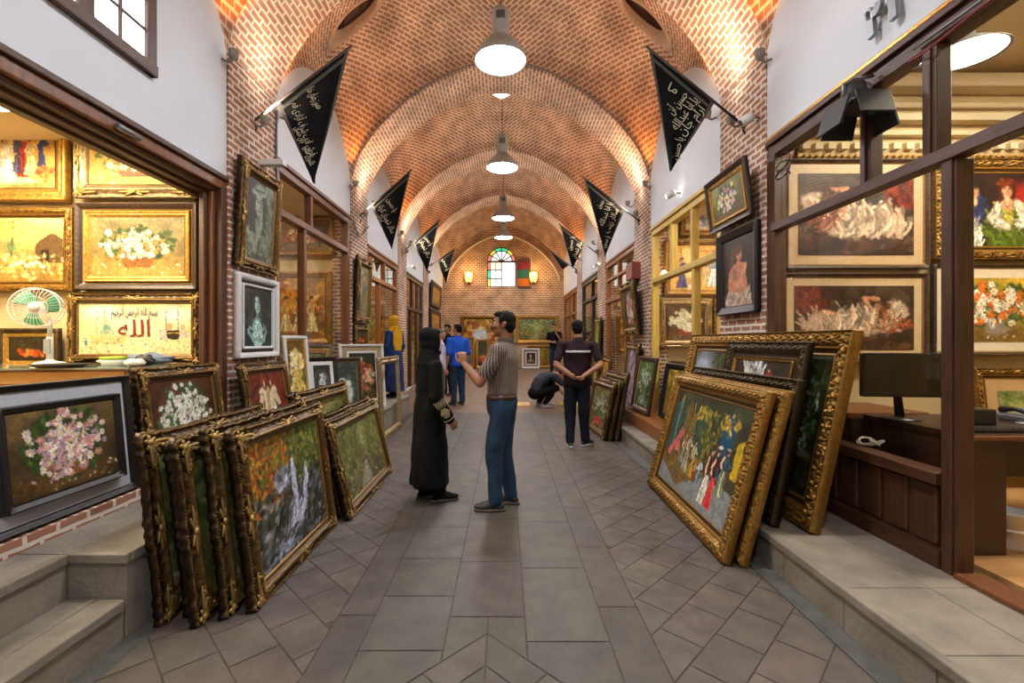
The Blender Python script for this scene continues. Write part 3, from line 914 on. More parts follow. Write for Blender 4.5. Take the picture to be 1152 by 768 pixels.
# ------------------------------------------------------------------ painter: pigments laid on a grid of canvas points
class Pic:
    """x runs 0..a (a = width / height), y runs 0..1 upwards; colours are sRGB"""
    def __init__(s, w, h, res, bg=(0.4, 0.35, 0.25), seed=0):
        s.nx = max(8, int(w / res)); s.ny = max(8, int(h / res)); s.a = w / h; s.w = w; s.h = h
        s.x = np.linspace(0, s.a, s.nx); s.y = np.linspace(0, 1, s.ny)
        s.X, s.Y = np.meshgrid(s.x, s.y, indexing='ij')
        s.C = np.empty((s.nx, s.ny, 3)); s.C[:] = bg
        s.r = np.random.default_rng(seed)
    def finish(s, warp=0.008):
        """loosen every edge with a hand-held wobble and lay broken colour over the whole"""
        q = min(s.nx, s.ny)
        for k, (f, am) in enumerate(((9, warp), (26, warp * 0.7))):
            dx = (s.noise(f, 2) - 0.5) * 4 * am * (s.ny - 1); dy = (s.noise(f, 2) - 0.5) * 4 * am * (s.ny - 1)
            i, j = np.meshgrid(np.arange(s.nx), np.arange(s.ny), indexing='ij')
            s.C = s.C[np.clip(np.rint(i + dx).astype(int), 0, s.nx - 1), np.clip(np.rint(j + dy).astype(int), 0, s.ny - 1)]
        h = s.noise(45, 2) - 0.5; w = s.noise(14, 2) - 0.5
        s.C = s.C * (1 + 0.34 * h + 0.22 * w)[..., None] + (s.noise(30, 1) - 0.5)[..., None] * np.array([0.05, 0.03, 0.0])
    def shaded(s, pts, wd, col, n=26):
        """a rounded form: dark side, body colour, broken lights along its upper edge"""
        s.line(pts, wd * 1.06, tuple(c * 0.55 for c in col)); s.line([(x + wd * 0.1, y + wd * 0.12) for x, y in pts], wd * 0.88, col)
        s.line([(x + wd * 0.2, y + wd * 0.32) for x, y in pts], wd * 0.42, tuple(min(1, c * 1.16) for c in col), 0.7)
        for k in range(n):
            f = s.r.random() * (len(pts) - 1); i = min(int(f), len(pts) - 2); f -= i
            x = pts[i][0] + (pts[i + 1][0] - pts[i][0]) * f; y = pts[i][1] + (pts[i + 1][1] - pts[i][1]) * f
            v = 0.75 + 0.45 * s.r.random(); s.ell(x + s.r.normal(0, wd * 0.5), y + s.r.normal(0, wd * 0.5), wd * 0.35, wd * 0.16, tuple(min(1, c * v) for c in col), math.atan2(pts[i + 1][1] - pts[i][1], pts[i + 1][0] - pts[i][0]), 0.5, 0.5)
    def folds(s, box, col, n, size, ang=1.5):
        x0, y0, x1, y1 = box
        for k in range(n):
            v = 0.6 + 0.75 * s.r.random() ** 1.3; x = x0 + (x1 - x0) * s.r.random(); y = y0 + (y1 - y0) * s.r.random(); a = ang + s.r.normal(0, 0.5); L = size * (0.6 + s.r.random())
            s.line([(x, y), (x + L * math.cos(a) * 0.5, y + L * math.sin(a) * 0.5), (x + L * math.cos(a + .3), y + L * math.sin(a + .3))], size * 0.09, tuple(min(1, c * v) for c in col), 0.55)
    def noise(s, sc, oct=3):
        out = np.zeros((s.nx, s.ny)); amp = 1; tot = 0
        for o in range(oct):
            n = max(2, int(sc * s.a) + 2); mm = max(2, int(sc) + 2)
            g = s.r.random((n + 1, mm + 1))
            fx = s.X / s.a * (n - 1); fy = s.Y * (mm - 1)
            i = fx.astype(int); j = fy.astype(int); u = fx - i; v = fy - j
            u = u * u * (3 - 2 * u); v = v * v * (3 - 2 * v)
            out += amp * (g[i, j] * (1 - u) * (1 - v) + g[i + 1, j] * u * (1 - v) + g[i, j + 1] * (1 - u) * v + g[i + 1, j + 1] * u * v)
            tot += amp; amp *= 0.55; sc *= 2.1
        return out / tot
    def grad(s, c0, c1, horiz=False):
        t = (s.X / s.a if horiz else s.Y)[..., None]
        s.C[:] = np.array(c0) * (1 - t) + np.array(c1) * t
    def mix(s, mask, col):
        s.C += np.clip(mask, 0, 1)[..., None] * (np.array(col) - s.C)
    def mottle(s, sc, amt, oct=3):
        s.C *= (1 + amt * (s.noise(sc, oct) - 0.5) * 2)[..., None]
    def _win(s, x, y, r):
        i0 = max(0, int((x - r) / s.a * (s.nx - 1))); i1 = min(s.nx, int((x + r) / s.a * (s.nx - 1)) + 2)
        j0 = max(0, int((y - r) * (s.ny - 1))); j1 = min(s.ny, int((y + r) * (s.ny - 1)) + 2)
        return i0, i1, j0, j1
    def ell(s, x, y, rx, ry, col, ang=0, al=1.0, soft=0.25):
        i0, i1, j0, j1 = s._win(x, y, max(rx, ry) * (1 + soft))
        if i0 >= i1 or j0 >= j1: return
        dx = s.X[i0:i1, j0:j1] - x; dy = s.Y[i0:i1, j0:j1] - y
        c, n = math.cos(ang), math.sin(ang)
        d = np.sqrt(((dx * c + dy * n) / rx) ** 2 + ((-dx * n + dy * c) / ry) ** 2)
        m = np.clip((1 + soft - d) / (2 * soft + 1e-6), 0, 1) * al
        s.C[i0:i1, j0:j1] += m[..., None] * (np.array(col) - s.C[i0:i1, j0:j1])
    def poly(s, pts, col, al=1.0):
        pts = [(p[0] * 1.0, p[1]) for p in pts]
        ins = np.zeros((s.nx, s.ny), bool)
        n = len(pts)
        for i in range(n):
            x0, y0 = pts[i]; x1, y1 = pts[(i + 1) % n]
            if y0 == y1: continue
            c = ((y0 > s.Y) != (y1 > s.Y)) & (s.X < (x1 - x0) * (s.Y - y0) / (y1 - y0) + x0)
            ins ^= c
        s.C[ins] += al * (np.array(col) - s.C[ins])
    def line(s, pts, wd, col, al=1.0):
        for (x0, y0), (x1, y1) in zip(pts[:-1], pts[1:]):
            L = math.hypot(x1 - x0, y1 - y0); k = max(1, int(L / (wd * 0.6)))
            for i in range(k + 1):
                t = i / k; s.ell(x0 + (x1 - x0) * t, y0 + (y1 - y0) * t, wd, wd, col, 0, al)
    def dabs(s, n, box, pal, size, ang=None, al=0.8, asp=0.5):
        x0, y0, x1, y1 = box
        for k in range(n):
            c = np.array(pal[s.r.integers(len(pal))]) * (0.85 + 0.3 * s.r.random())
            z = size * (0.5 + s.r.random()); a = s.r.random() * 3.1 if ang is None else ang + s.r.normal(0, 0.25)
            s.ell(x0 + (x1 - x0) * s.r.random(), y0 + (y1 - y0) * s.r.random(), z, z * asp, np.clip(c, 0, 1), a, al, 0.4)
    def blob_dabs(s, n, cx, cy, rx, ry, pal, size, al=0.85, asp=0.55):
        for k in range(n):
            t = s.r.random() * 6.283; q = math.sqrt(s.r.random())
            c = np.array(pal[s.r.integers(len(pal))]) * (0.85 + 0.3 * s.r.random()); z = size * (0.5 + s.r.random())
            s.ell(cx + rx * q * math.cos(t), cy + ry * q * math.sin(t), z, z * asp, np.clip(c, 0, 1), s.r.random() * 3.1, al, 0.4)
    def flower(s, x, y, r, col, core, petals=7):
        a0 = s.r.random() * 6.28
        for k in range(petals):
            a = a0 + 6.283 * k / petals
            c = np.clip(np.array(col) * (0.86 + 0.2 * s.r.random()), 0, 1)
            s.ell(x + r * 0.58 * math.cos(a), y + r * 0.58 * math.sin(a), r * 0.46, r * 0.27, c, a, 0.95, 0.2)
        s.ell(x, y, r * 0.25, r * 0.25, core, 0, 1, 0.3)

WHITE = (0.93, 0.91, 0.86); GOLD = (0.85, 0.62, 0.2)
def bouquet(p, bg0, bg1, fl, core=(0.85, 0.65, 0.15), cx=None, cy=0.56, rx=0.36, ry=0.3, n=70, r=0.055, scat=0.6, vase='basket', leaf=((0.2, 0.3, 0.1), (0.3, 0.4, 0.16), (0.12, 0.2, 0.08)), ground=(0.4, 0.3, 0.15)):
    p.grad(bg0, bg1); p.mottle(3, 0.35)
    cx = p.a / 2 if cx is None else cx
    rx *= p.a
    p.ell(cx, 0.12, p.a * 0.5, 0.16, ground, 0, 0.8, 0.6)
    p.dabs(60, (0, 0.02, p.a, 0.22), [ground, (ground[0] * 1.3, ground[1] * 1.2, ground[2]), fl[0]], 0.02)
    p.blob_dabs(int(n * 2.4), cx, cy, rx * 1.12, ry * 1.15, leaf, 0.045)
    if vase == 'basket':
        p.poly([(cx - rx * 0.55, 0.36), (cx + rx * 0.55, 0.36), (cx + rx * 0.4, 0.14), (cx - rx * 0.4, 0.14)], (0.45, 0.26, 0.1))
        for k in range(7): p.line([(cx - rx * 0.5, 0.17 + k * 0.03), (cx + rx * 0.5, 0.17 + k * 0.03)], 0.006, (0.62, 0.42, 0.2), 0.7)
    elif vase == 'vase':
        p.ell(cx, 0.22, rx * 0.32, 0.13, (0.55, 0.5, 0.45)); p.ell(cx - rx * 0.1, 0.26, rx * 0.08, 0.05, (0.85, 0.85, 0.82), 0, 0.7)
    elif vase == 'pot':
        p.ell(cx, 0.24, rx * 0.4, 0.12, (0.6, 0.2, 0.1)); p.ell(cx, 0.3, rx * 0.42, 0.04, (0.7, 0.3, 0.15))
    for k in range(n):
        t = p.r.random() * 6.283; q = p.r.random() ** scat * (0.8 + 0.42 * p.r.random())
        p.flower(cx + rx * q * math.cos(t), cy + ry * q * math.sin(t), r * (0.7 + 0.6 * p.r.random()), fl[p.r.integers(len(fl))], core)
    p.blob_dabs(n // 2, cx, cy, rx, ry, leaf, 0.022, 0.7)

def figure(p, x, y, h, dress, top, skin=(0.85, 0.65, 0.5), hair=(0.25, 0.15, 0.08), wide=0.2, hat=None):
    """small standing figure with a full dress or breeches"""
    w = h * wide
    p.poly([(x - w * 0.35, y + h * 0.55), (x + w * 0.35, y + h * 0.55), (x + w * 0.75, y + h * 0.15), (x + w, y), (x - w * 1.05, y), (x - w * 0.7, y + h * 0.2)], tuple(c * 0.8 for c in dress))
    for k in range(16):
        u = p.r.random() * 2 - 1; v = 0.55 + 0.8 * p.r.random()
        p.line([(x + w * u * 0.3, y + h * 0.54), (x + w * u * (0.55 + 0.1 * p.r.random()), y + h * 0.25), (x + w * u * 0.95, y + h * 0.02 * p.r.random())], h * 0.013, tuple(min(1, c * v + 0.02) for c in dress), 0.6)
    p.poly([(x - w * 0.42, y + h * 0.82), (x + w * 0.42, y + h * 0.82), (x + w * 0.32, y + h * 0.5), (x - w * 0.32, y + h * 0.5)], tuple(c * 0.85 for c in top))
    for k in range(8):
        u = p.r.random() * 2 - 1; p.line([(x + w * u * 0.35, y + h * 0.8), (x + w * u * 0.28, y + h * 0.54)], h * 0.012, tuple(min(1, c * (0.6 + 0.7 * p.r.random())) for c in top), 0.5)
    p.shaded([(x - w * 0.4, y + h * 0.78), (x - w * 0.75, y + h * 0.62), (x - w * 0.5, y + h * 0.52)], h * 0.03, skin if p.r.random() > .5 else top, 6)
    p.shaded([(x + w * 0.4, y + h * 0.78), (x + w * 0.7, y + h * 0.65), (x + w * 0.95, y + h * 0.66)], h * 0.03, top, 6)
    p.ell(x, y + h * 0.9, h * 0.05, h * 0.066, skin); p.ell(x + h * 0.02, y + h * 0.89, h * 0.025, h * 0.05, tuple(c * 0.75 for c in skin), 0, 0.6, 0.6); p.ell(x - h * 0.01, y + h * 0.945, h * 0.06, h * 0.045, hair); p.ell(x - h * 0.05, y + h * 0.9, h * 0.022, h * 0.05, hair)
    if hat: p.ell(x, y + h * 0.98, h * 0.09, h * 0.032, hat, 0.15)

def pic_waterfall(p):
    p.grad((0.18, 0.16, 0.13), (0.35, 0.42, 0.25)); p.mottle(5, 0.5)
    p.dabs(420, (0, 0.5, p.a, 1), [(0.26, 0.33, 0.12), (0.38, 0.43, 0.16), (0.16, 0.22, 0.1), (0.55, 0.5, 0.2)], 0.03)
    p.dabs(420, (0, 0.42, p.a * 0.5, 1), [(0.62, 0.3, 0.12), (0.72, 0.42, 0.16), (0.5, 0.22, 0.1), (0.8, 0.55, 0.2), (0.45, 0.4, 0.15)], 0.026)
    p.dabs(90, (p.a * 0.55, 0.6, p.a, 1), [(0.6, 0.55, 0.2), (0.3, 0.38, 0.14)], 0.025)
    p.dabs(420, (0, 0.0, p.a, 0.56), [(0.3, 0.3, 0.3), (0.42, 0.42, 0.42), (0.16, 0.15, 0.14), (0.55, 0.57, 0.58), (0.26, 0.27, 0.2), (0.12, 0.12, 0.1)], 0.034, 0.5, 0.85, 0.5)
    p.blob_dabs(90, p.a * 0.42, 0.62, p.a * 0.13, 0.09, [(0.5, 0.52, 0.56), (0.62, 0.64, 0.68), (0.3, 0.3, 0.32)], 0.03)
    wat = [(0.72, 0.75, 0.86), (0.6, 0.64, 0.78), (0.85, 0.87, 0.93)]
    def fall(pts, w0, w1, n):
        pts = [(x * p.a, y) for x, y in pts]
        for k in range(n):
            f = p.r.random() * (len(pts) - 1); i = min(int(f), len(pts) - 2); u = f - i
            x = pts[i][0] + (pts[i + 1][0] - pts[i][0]) * u; y = pts[i][1] + (pts[i + 1][1] - pts[i][1]) * u
            wd = w0 + (w1 - w0) * f / (len(pts) - 1); an = math.atan2(pts[i + 1][1] - pts[i][1], pts[i + 1][0] - pts[i][0])
            p.ell(x + p.r.normal(0, wd), y + p.r.normal(0, wd * 0.5), 0.034, 0.0055, wat[p.r.integers(3)], an + p.r.normal(0, 0.12), 0.6, 0.6)
    wat = [(0.72, 0.74, 0.86), (0.6, 0.63, 0.78), (0.88, 0.9, 0.96)]
    p.dabs(130, (p.a * 0.3, 0.05, p.a, 0.6), [(0.16, 0.15, 0.14), (0.3, 0.3, 0.3), (0.22, 0.22, 0.16), (0.36, 0.37, 0.38)], 0.026, 0.6, 0.8, 0.55)
    fall([(0.55, 0.74), (0.56, 0.62), (0.545, 0.5), (0.56, 0.4)], 0.016, 0.03, 150)
    fall([(0.73, 0.62), (0.74, 0.52), (0.70, 0.42), (0.69, 0.34)], 0.014, 0.028, 120)
    fall([(0.46, 0.63), (0.40, 0.56), (0.33, 0.53)], 0.03, 0.02, 60)
    fall([(0.57, 0.4), (0.52, 0.27), (0.47, 0.17), (0.36, 0.07), (0.24, 0.0)], 0.04, 0.07, 330)
    fall([(0.68, 0.34), (0.62, 0.24), (0.55, 0.14)], 0.03, 0.04, 110)
    p.dabs(60, (p.a * 0.1, 0, p.a * 0.6, 0.16), [(0.4, 0.44, 0.5), (0.25, 0.25, 0.24)], 0.03, 0.3)

def pic_garden(p, warm=0):
    p.grad((0.35, 0.33, 0.2), (0.42, 0.45, 0.25)); p.mottle(4, 0.5)
    p.dabs(520, (0, 0.25, p.a, 1), [(0.25, 0.32, 0.12), (0.42, 0.46, 0.2), (0.16, 0.22, 0.1), (0.6, 0.58, 0.3), (0.55, 0.45, 0.2)], 0.03)
    p.poly([(p.a * 0.3, 0), (p.a * 0.62, 0), (p.a * 0.54, 0.35), (p.a * 0.48, 0.35)], (0.66, 0.64, 0.55), 0.7)
    p.dabs(140, (0, 0.0, p.a, 0.35), [(0.5, 0.45, 0.35), (0.7, 0.55, 0.45), (0.3, 0.34, 0.16), (0.8, 0.75, 0.68)], 0.022)
    p.ell(p.a * 0.55, 0.7, 0.16, 0.2, (0.72, 0.72, 0.5), 0, 0.5, 0.8)

def pic_court(p):
    p.grad((0.3, 0.25, 0.15), (0.2, 0.22, 0.15)); p.mottle(4, 0.35)
    a = p.a
    p.poly([(0, 0), (a, 0), (a, 0.22), (a * 0.55, 0.34), (0, 0.3)], (0.46, 0.36, 0.2)); 
    p.poly([(0, 0.0), (a, 0.0), (a, 0.3), (a * 0.68, 0.3), (a * 0.3, 0.04), (0, 0.2)], (0.5, 0.52, 0.52))
    p.dabs(70, (0.1, 0.2, a * 0.6, 0.36), [(0.6, 0.42, 0.15), (0.5, 0.25, 0.12), (0.42, 0.4, 0.2)], 0.03, 0.2)
    # arches, curtains, chandelier
    for x0, x1, c in ((0.03, 0.16, (0.12, 0.33, 0.33)), (0.2, 0.3, (0.42, 0.36, 0.2)), (0.74, 0.88, (0.1, 0.28, 0.38))):
        p.poly([(a * x0, 0.34), (a * x1, 0.34), (a * x1, 0.85), (a * (x0 + x1) / 2, 0.93), (a * x0, 0.85)], c)
    for x0, x1 in ((0.34, 0.6),):
        p.poly([(a * x0, 0.36), (a * x1, 0.36), (a * x1, 0.8), (a * 0.47, 0.92), (a * x0, 0.8)], (0.5, 0.42, 0.18)); p.poly([(a * 0.38, 0.4), (a * 0.56, 0.4), (a * 0.56, 0.74), (a * 0.47, 0.84), (a * 0.38, 0.74)], (0.22, 0.3, 0.22))
    p.blob_dabs(70, a * 0.81, 0.83, a * 0.1, 0.08, [(0.75, 0.6, 0.2), (0.85, 0.72, 0.35), (0.5, 0.38, 0.12)], 0.02)
    p.blob_dabs(70, a * 0.47, 0.84, a * 0.1, 0.07, [(0.8, 0.66, 0.22), (0.55, 0.45, 0.15), (0.3, 0.4, 0.15)], 0.02)
    p.blob_dabs(90, a * 0.6, 0.7, a * 0.14, 0.2, [(0.25, 0.33, 0.14), (0.36, 0.42, 0.18), (0.6, 0.5, 0.2)], 0.025)
    p.line([(a * 0.1, 0.95), (a * 0.1, 0.4)], 0.012, (0.68, 0.55, 0.2)); p.line([(a * 0.32, 0.92), (a * 0.32, 0.4)], 0.012, (0.68, 0.55, 0.2))
    p.poly([(a * 0.93, 0.4), (a * 1, 0.4), (a * 1, 0.75), (a * 0.93, 0.7)], (0.75, 0.62, 0.15))
    figure(p, a * 0.2, 0.36, 0.3, (0.78, 0.4, 0.4), (0.8, 0.45, 0.42))
    p.poly([(a * 0.1, 0.28), (a * 0.26, 0.58), (a * 0.22, 0.62), (a * 0.05, 0.32)], (0.78, 0.36, 0.36))
    figure(p, a * 0.3, 0.26, 0.34, (0.55, 0.58, 0.5), (0.55, 0.5, 0.42)); figure(p, a * 0.38, 0.22, 0.4, (0.6, 0.6, 0.5), (0.7, 0.66, 0.55), hat=(0.5, 0.4, 0.2))
    figure(p, a * 0.47, 0.2, 0.38, (0.7, 0.55, 0.15), (0.75, 0.7, 0.55)); figure(p, a * 0.54, 0.2, 0.2, (0.6, 0.2, 0.12), (0.7, 0.6, 0.4))
    figure(p, a * 0.59, 0.18, 0.26, (0.45, 0.58, 0.68), (0.7, 0.75, 0.78)); figure(p, a * 0.86, 0.22, 0.42, (0.6, 0.62, 0.5), (0.15, 0.35, 0.4), hat=(0.7, 0.65, 0.5))
    figure(p, a * 0.7, 0.06, 0.54, (0.86, 0.83, 0.74), (0.3, 0.15, 0.15), wide=0.17); figure(p, a * 0.77, 0.06, 0.56, (0.82, 0.2, 0.2), (0.22, 0.1, 0.12), wide=0.14, hat=(0.85, 0.8, 0.7))
    p.dabs(330, (0, 0.34, a, 1), [(0.5, 0.43, 0.22), (0.2, 0.26, 0.18), (0.62, 0.52, 0.28), (0.3, 0.36, 0.3), (0.36, 0.25, 0.14), (0.7, 0.66, 0.5)], 0.013, None, 0.42)
    p.dabs(120, (a * 0.05, 0.18, a * 0.6, 0.4), [(0.6, 0.45, 0.2), (0.66, 0.6, 0.48), (0.45, 0.2, 0.14), (0.4, 0.46, 0.42)], 0.014, None, 0.5)

def pic_darkgarden(p):
    p.grad((0.1, 0.09, 0.06), (0.16, 0.16, 0.1)); p.mottle(4, 0.6)
    a = p.a
    p.mix((np.clip(1 - np.hypot((p.X - a * 0.1) / (a * 0.16), (p.Y - 0.75) / 0.4), 0, 1)) * 1.6, (0.62, 0.66, 0.72))
    p.dabs(460, (a * 0.2, 0.35, a, 1), [(0.12, 0.18, 0.09), (0.22, 0.31, 0.14), (0.07, 0.1, 0.06), (0.34, 0.4, 0.2)], 0.03)
    p.dabs(170, (0, 0, a, 0.38), [(0.34, 0.29, 0.16), (0.22, 0.18, 0.1), (0.48, 0.43, 0.27), (0.3, 0.3, 0.15)], 0.03)
    p.poly([(a * 0.79, 0.34), (a * 0.87, 0.34), (a * 0.86, 0.68), (a * 0.81, 0.7)], (0.5, 0.5, 0.42)); p.folds((a * 0.79, 0.36, a * 0.86, 0.66), (0.62, 0.62, 0.54), 36, 0.12)
    p.ell(a * 0.835, 0.75, 0.032, 0.045, (0.7, 0.66, 0.56)); p.ell(a * 0.83, 0.78, 0.04, 0.03, (0.36, 0.3, 0.22)); p.shaded([(a * 0.81, 0.66), (a * 0.78, 0.56), (a * 0.83, 0.5)], 0.02, (0.64, 0.6, 0.5), 8)
    p.blob_dabs(170, a * 0.925, 0.56, a * 0.06, 0.3, [(0.56, 0.62, 0.5), (0.7, 0.72, 0.6), (0.3, 0.4, 0.2), (0.4, 0.5, 0.28)], 0.014)
    p.ell(a * 0.84, 0.18, 0.09, 0.06, (0.42, 0.35, 0.23)); p.ell(a * 0.84, 0.23, 0.065, 0.03, (0.58, 0.52, 0.38)); p.line([(a * 0.75, 0.3), (a * 0.98, 0.28)], 0.02, (0.4, 0.36, 0.26))

def pic_portrait(p, tone, dog=False, hat=False, color=False):
    """half figure: monochrome unless color"""
    a = p.a
    def g(v, sk=False):
        if color: return (v * 1.1, v * 0.8, v * 0.62) if sk else (v * 0.7, v * 0.6, v * 0.5)
        return tuple(v * t for t in tone)
    p.C[:] = g(0.22); p.mottle(4, 0.6)
    p.dabs(120, (0, 0.3, a, 1), [g(0.12), g(0.3), g(0.2)], 0.06)
    if hat:
        p.dabs(120, (a * 0.6, 0.1, a, 1), [g(0.75), g(0.85), g(0.6)], 0.06)
    cx = a * (0.48 if not hat else 0.46)
    hy = 0.72
    for sx in (-1, 1): p.ell(cx + sx * 0.13, hy - 0.16, 0.10, 0.24, g(0.17), sx * 0.1)
    p.ell(cx, hy + 0.05, 0.165, 0.2, g(0.15))
    sh = [(cx - 0.32, 0.0), (cx - 0.25, 0.36), (cx - 0.1, 0.5), (cx + 0.1, 0.5), (cx + 0.25, 0.36), (cx + 0.34, 0)]
    p.poly(sh, g(0.68, True)); p.ell(cx - 0.16, 0.34, 0.1, 0.12, g(0.78, True), 0, 0.7, 0.6)
    p.poly([(cx - 0.05, 0.46), (cx + 0.055, 0.46), (cx + 0.045, 0.62), (cx - 0.045, 0.62)], g(0.58, True))
    p.ell(cx, hy, 0.1, 0.145, g(0.84, True), 0, 1, 0.15); p.ell(cx + 0.055, hy - 0.02, 0.045, 0.11, g(0.62, True), 0, 0.6, 0.7); p.ell(cx, hy - 0.1, 0.055, 0.05, g(0.82, True), 0, 0.8, 0.4)
    for sx in (-1, 1):
        p.ell(cx + sx * 0.042, hy + 0.03, 0.026, 0.014, g(0.45, True), 0, 0.8, 0.5); p.ell(cx + sx * 0.042, hy + 0.025, 0.016, 0.009, g(0.1)); p.line([(cx + sx * 0.02, hy + 0.055), (cx + sx * 0.045, hy + 0.064), (cx + sx * 0.068, hy + 0.055)], 0.005, g(0.2), 0.8)
    p.line([(cx + 0.004, hy + 0.02), (cx + 0.012, hy - 0.035)], 0.006, g(0.62, True), 0.7); p.ell(cx + 0.004, hy - 0.042, 0.02, 0.007, g(0.5, True), 0, 0.7)
    p.ell(cx, hy - 0.082, 0.03, 0.011, g(0.42) if not color else (0.6, 0.2, 0.2)); p.line([(cx - 0.03, hy - 0.081), (cx + 0.03, hy - 0.081)], 0.003, g(0.2), 0.7)
    for sx in (-1, 1):
        for k in range(34):
            o = p.r.normal(0, 0.022); v = 0.1 + 0.4 * p.r.random() ** 2
            p.line([(cx + sx * 0.02 + o, hy + 0.2), (cx + sx * 0.105 + o, hy + 0.1), (cx + sx * 0.13 + o, hy - 0.1), (cx + sx * 0.16 + o * 2, hy - 0.22), (cx + sx * 0.14 + o * 2.4, hy - 0.38)], 0.005, g(v), 0.55)
    p.poly([(cx - 0.36, 0), (cx - 0.25, 0.3), (cx - 0.1, 0.26), (cx + 0.12, 0.24), (cx + 0.26, 0.3), (cx + 0.38, 0)], g(0.5) if not dog else g(0.2))
    for k in range(14): p.line([(cx - 0.3 + 0.05 * k, 0.27), (cx - 0.34 + 0.056 * k, 0.0)], 0.008, g(0.3 + 0.4 * p.r.random()) if not dog else g(0.1 + 0.2 * p.r.random()), 0.5)
    if dog:
        p.ell(cx + 0.02, 0.16, 0.16, 0.2, g(0.9)); p.ell(cx - 0.005, 0.36, 0.115, 0.1, g(0.97)); p.ell(cx - 0.11, 0.33, 0.035, 0.075, g(0.78), 0.3); p.ell(cx + 0.1, 0.33, 0.035, 0.075, g(0.78), -0.3); p.ell(cx - 0.005, 0.32, 0.055, 0.05, g(1.0))
        p.ell(cx - 0.05, 0.38, 0.015, 0.015, g(0.06)); p.ell(cx + 0.035, 0.38, 0.015, 0.015, g(0.06)); p.ell(cx - 0.008, 0.325, 0.021, 0.016, g(0.06)); p.line([(cx - 0.008, 0.31), (cx - 0.008, 0.29)], 0.004, g(0.3))
        p.blob_dabs(110, cx + 0.02, 0.14, 0.15, 0.16, [g(0.95), g(0.78), g(0.88)], 0.028)
        p.line([(cx - 0.27, 0.26), (cx - 0.12, 0.12), (cx + 0.08, 0.14)], 0.04, g(0.72, True)); p.line([(cx + 0.28, 0.26), (cx + 0.2, 0.1), (cx + 0.06, 0.09)], 0.035, g(0.66, True))
    if hat:
        p.ell(cx, hy + 0.14, 0.2, 0.05, g(0.85), 0.12); p.ell(cx, hy + 0.18, 0.12, 0.07, g(0.75)); p.line([(cx - 0.11, hy + 0.15), (cx + 0.11, hy + 0.17)], 0.014, g(0.4), 0.7)
        p.dabs(200, (cx - 0.35, 0.0, cx + 0.4, 0.22), [g(0.9), g(0.6), g(0.35), g(0.75)], 0.04)
        p.line([(cx - 0.26, 0.34), (cx - 0.06, 0.16), (cx + 0.06, 0.45), (cx + 0.05, hy - 0.12)], 0.03, g(0.82, True)); p.line([(cx + 0.27, 0.34), (cx + 0.2, 0.1)], 0.035, g(0.7, True))
        p.dabs(50, (a * 0.7, 0.3, a, 1), [g(0.5), g(0.7)], 0.05)

def pic_recline(p, flip=False, red=True):
    a = p.a
    f = (lambda x: a - x) if flip else (lambda x: x)
    F = lambda q: [(f(a * x), y) for x, y in q]
    p.C[:] = (0.19, 0.14, 0.1); p.mottle(4, 0.5)
    p.dabs(200, (0, 0.4, a, 1), [(0.22, 0.17, 0.12), (0.33, 0.25, 0.17), (0.14, 0.1, 0.08), (0.28, 0.22, 0.17)], 0.07)
    if red:
        p.poly(F([(0.74, 0.6), (1, 0.55), (1, 1), (0.8, 1)]), (0.36, 0.13, 0.09)); p.folds((min(f(a * .76), f(a)), 0.55, max(f(a * .76), f(a)), 0.95), (0.45, 0.16, 0.1), 40, 0.25, 1.4)
    p.poly([(0, 0.0), (a, 0.0), (a, 0.3), (a * 0.6, 0.42), (0, 0.34)], (0.22, 0.15, 0.11)); p.dabs(90, (0, 0.02, a, 0.3), [(0.34, 0.22, 0.14), (0.24, 0.16, 0.12), (0.16, 0.11, 0.09), (0.42, 0.28, 0.17)], 0.06, 0.2)
    sheet = (0.78, 0.68, 0.58)
    p.blob_dabs(90, f(a * 0.16), 0.6, 0.15, 0.13, [(0.76, 0.68, 0.6), (0.62, 0.53, 0.46), (0.86, 0.79, 0.7)], 0.06)
    p.blob_dabs(150, a * 0.54, 0.36, a * 0.36, 0.13, [(0.7, 0.6, 0.5), (0.55, 0.45, 0.37), (0.82, 0.74, 0.64)], 0.06, 0.8, 0.35)
    sk = (0.76, 0.53, 0.39)
    p.shaded(F([(0.6, 0.46), (0.72, 0.42), (0.86, 0.35), (0.93, 0.36)]), 0.05, (0.66, 0.45, 0.33)); p.shaded(F([(0.58, 0.5), (0.74, 0.57), (0.84, 0.45), (0.9, 0.38)]), 0.055, sk)
    p.shaded(F([(0.34, 0.55), (0.46, 0.51), (0.6, 0.49)]), 0.085, sk, 60); p.shaded(F([(0.35, 0.6), (0.42, 0.8), (0.3, 0.79)]), 0.035, sk); p.shaded(F([(0.36, 0.5), (0.34, 0.36), (0.42, 0.28)]), 0.035, sk)
    p.ell(f(a * 0.27), 0.7, 0.095, 0.09, (0.22, 0.12, 0.07)); p.blob_dabs(30, f(a * 0.25), 0.68, 0.1, 0.1, [(0.3, 0.17, 0.09), (0.16, 0.09, 0.06), (0.42, 0.25, 0.13)], 0.03)
    p.ell(f(a * 0.305), 0.665, 0.055, 0.065, sk); p.ell(f(a * 0.315), 0.65, 0.025, 0.045, tuple(c * .75 for c in sk), 0, .6, .6); p.ell(f(a * 0.295), 0.675, 0.012, 0.006, (.15, .08, .06)); p.ell(f(a * 0.318), 0.678, 0.01, 0.005, (.15, .08, .06)); p.ell(f(a * 0.308), 0.635, 0.014, 0.006, (.5, .18, .14))
    p.folds((min(f(a * .38), f(a * .66)), 0.4, max(f(a * .38), f(a * .66)), 0.56), (0.84, 0.78, 0.7), 46, 0.16, 0.2)
    p.folds((min(f(a * .36), f(a * .92)), 0.2, max(f(a * .36), f(a * .92)), 0.44), sheet, 120, 0.2, 1.3)
    if red: p.folds((min(f(a * .05), f(a * .3)), 0.26, max(f(a * .05), f(a * .3)), 0.5), (0.62, 0.3, 0.16), 34, 0.12, 0.6)

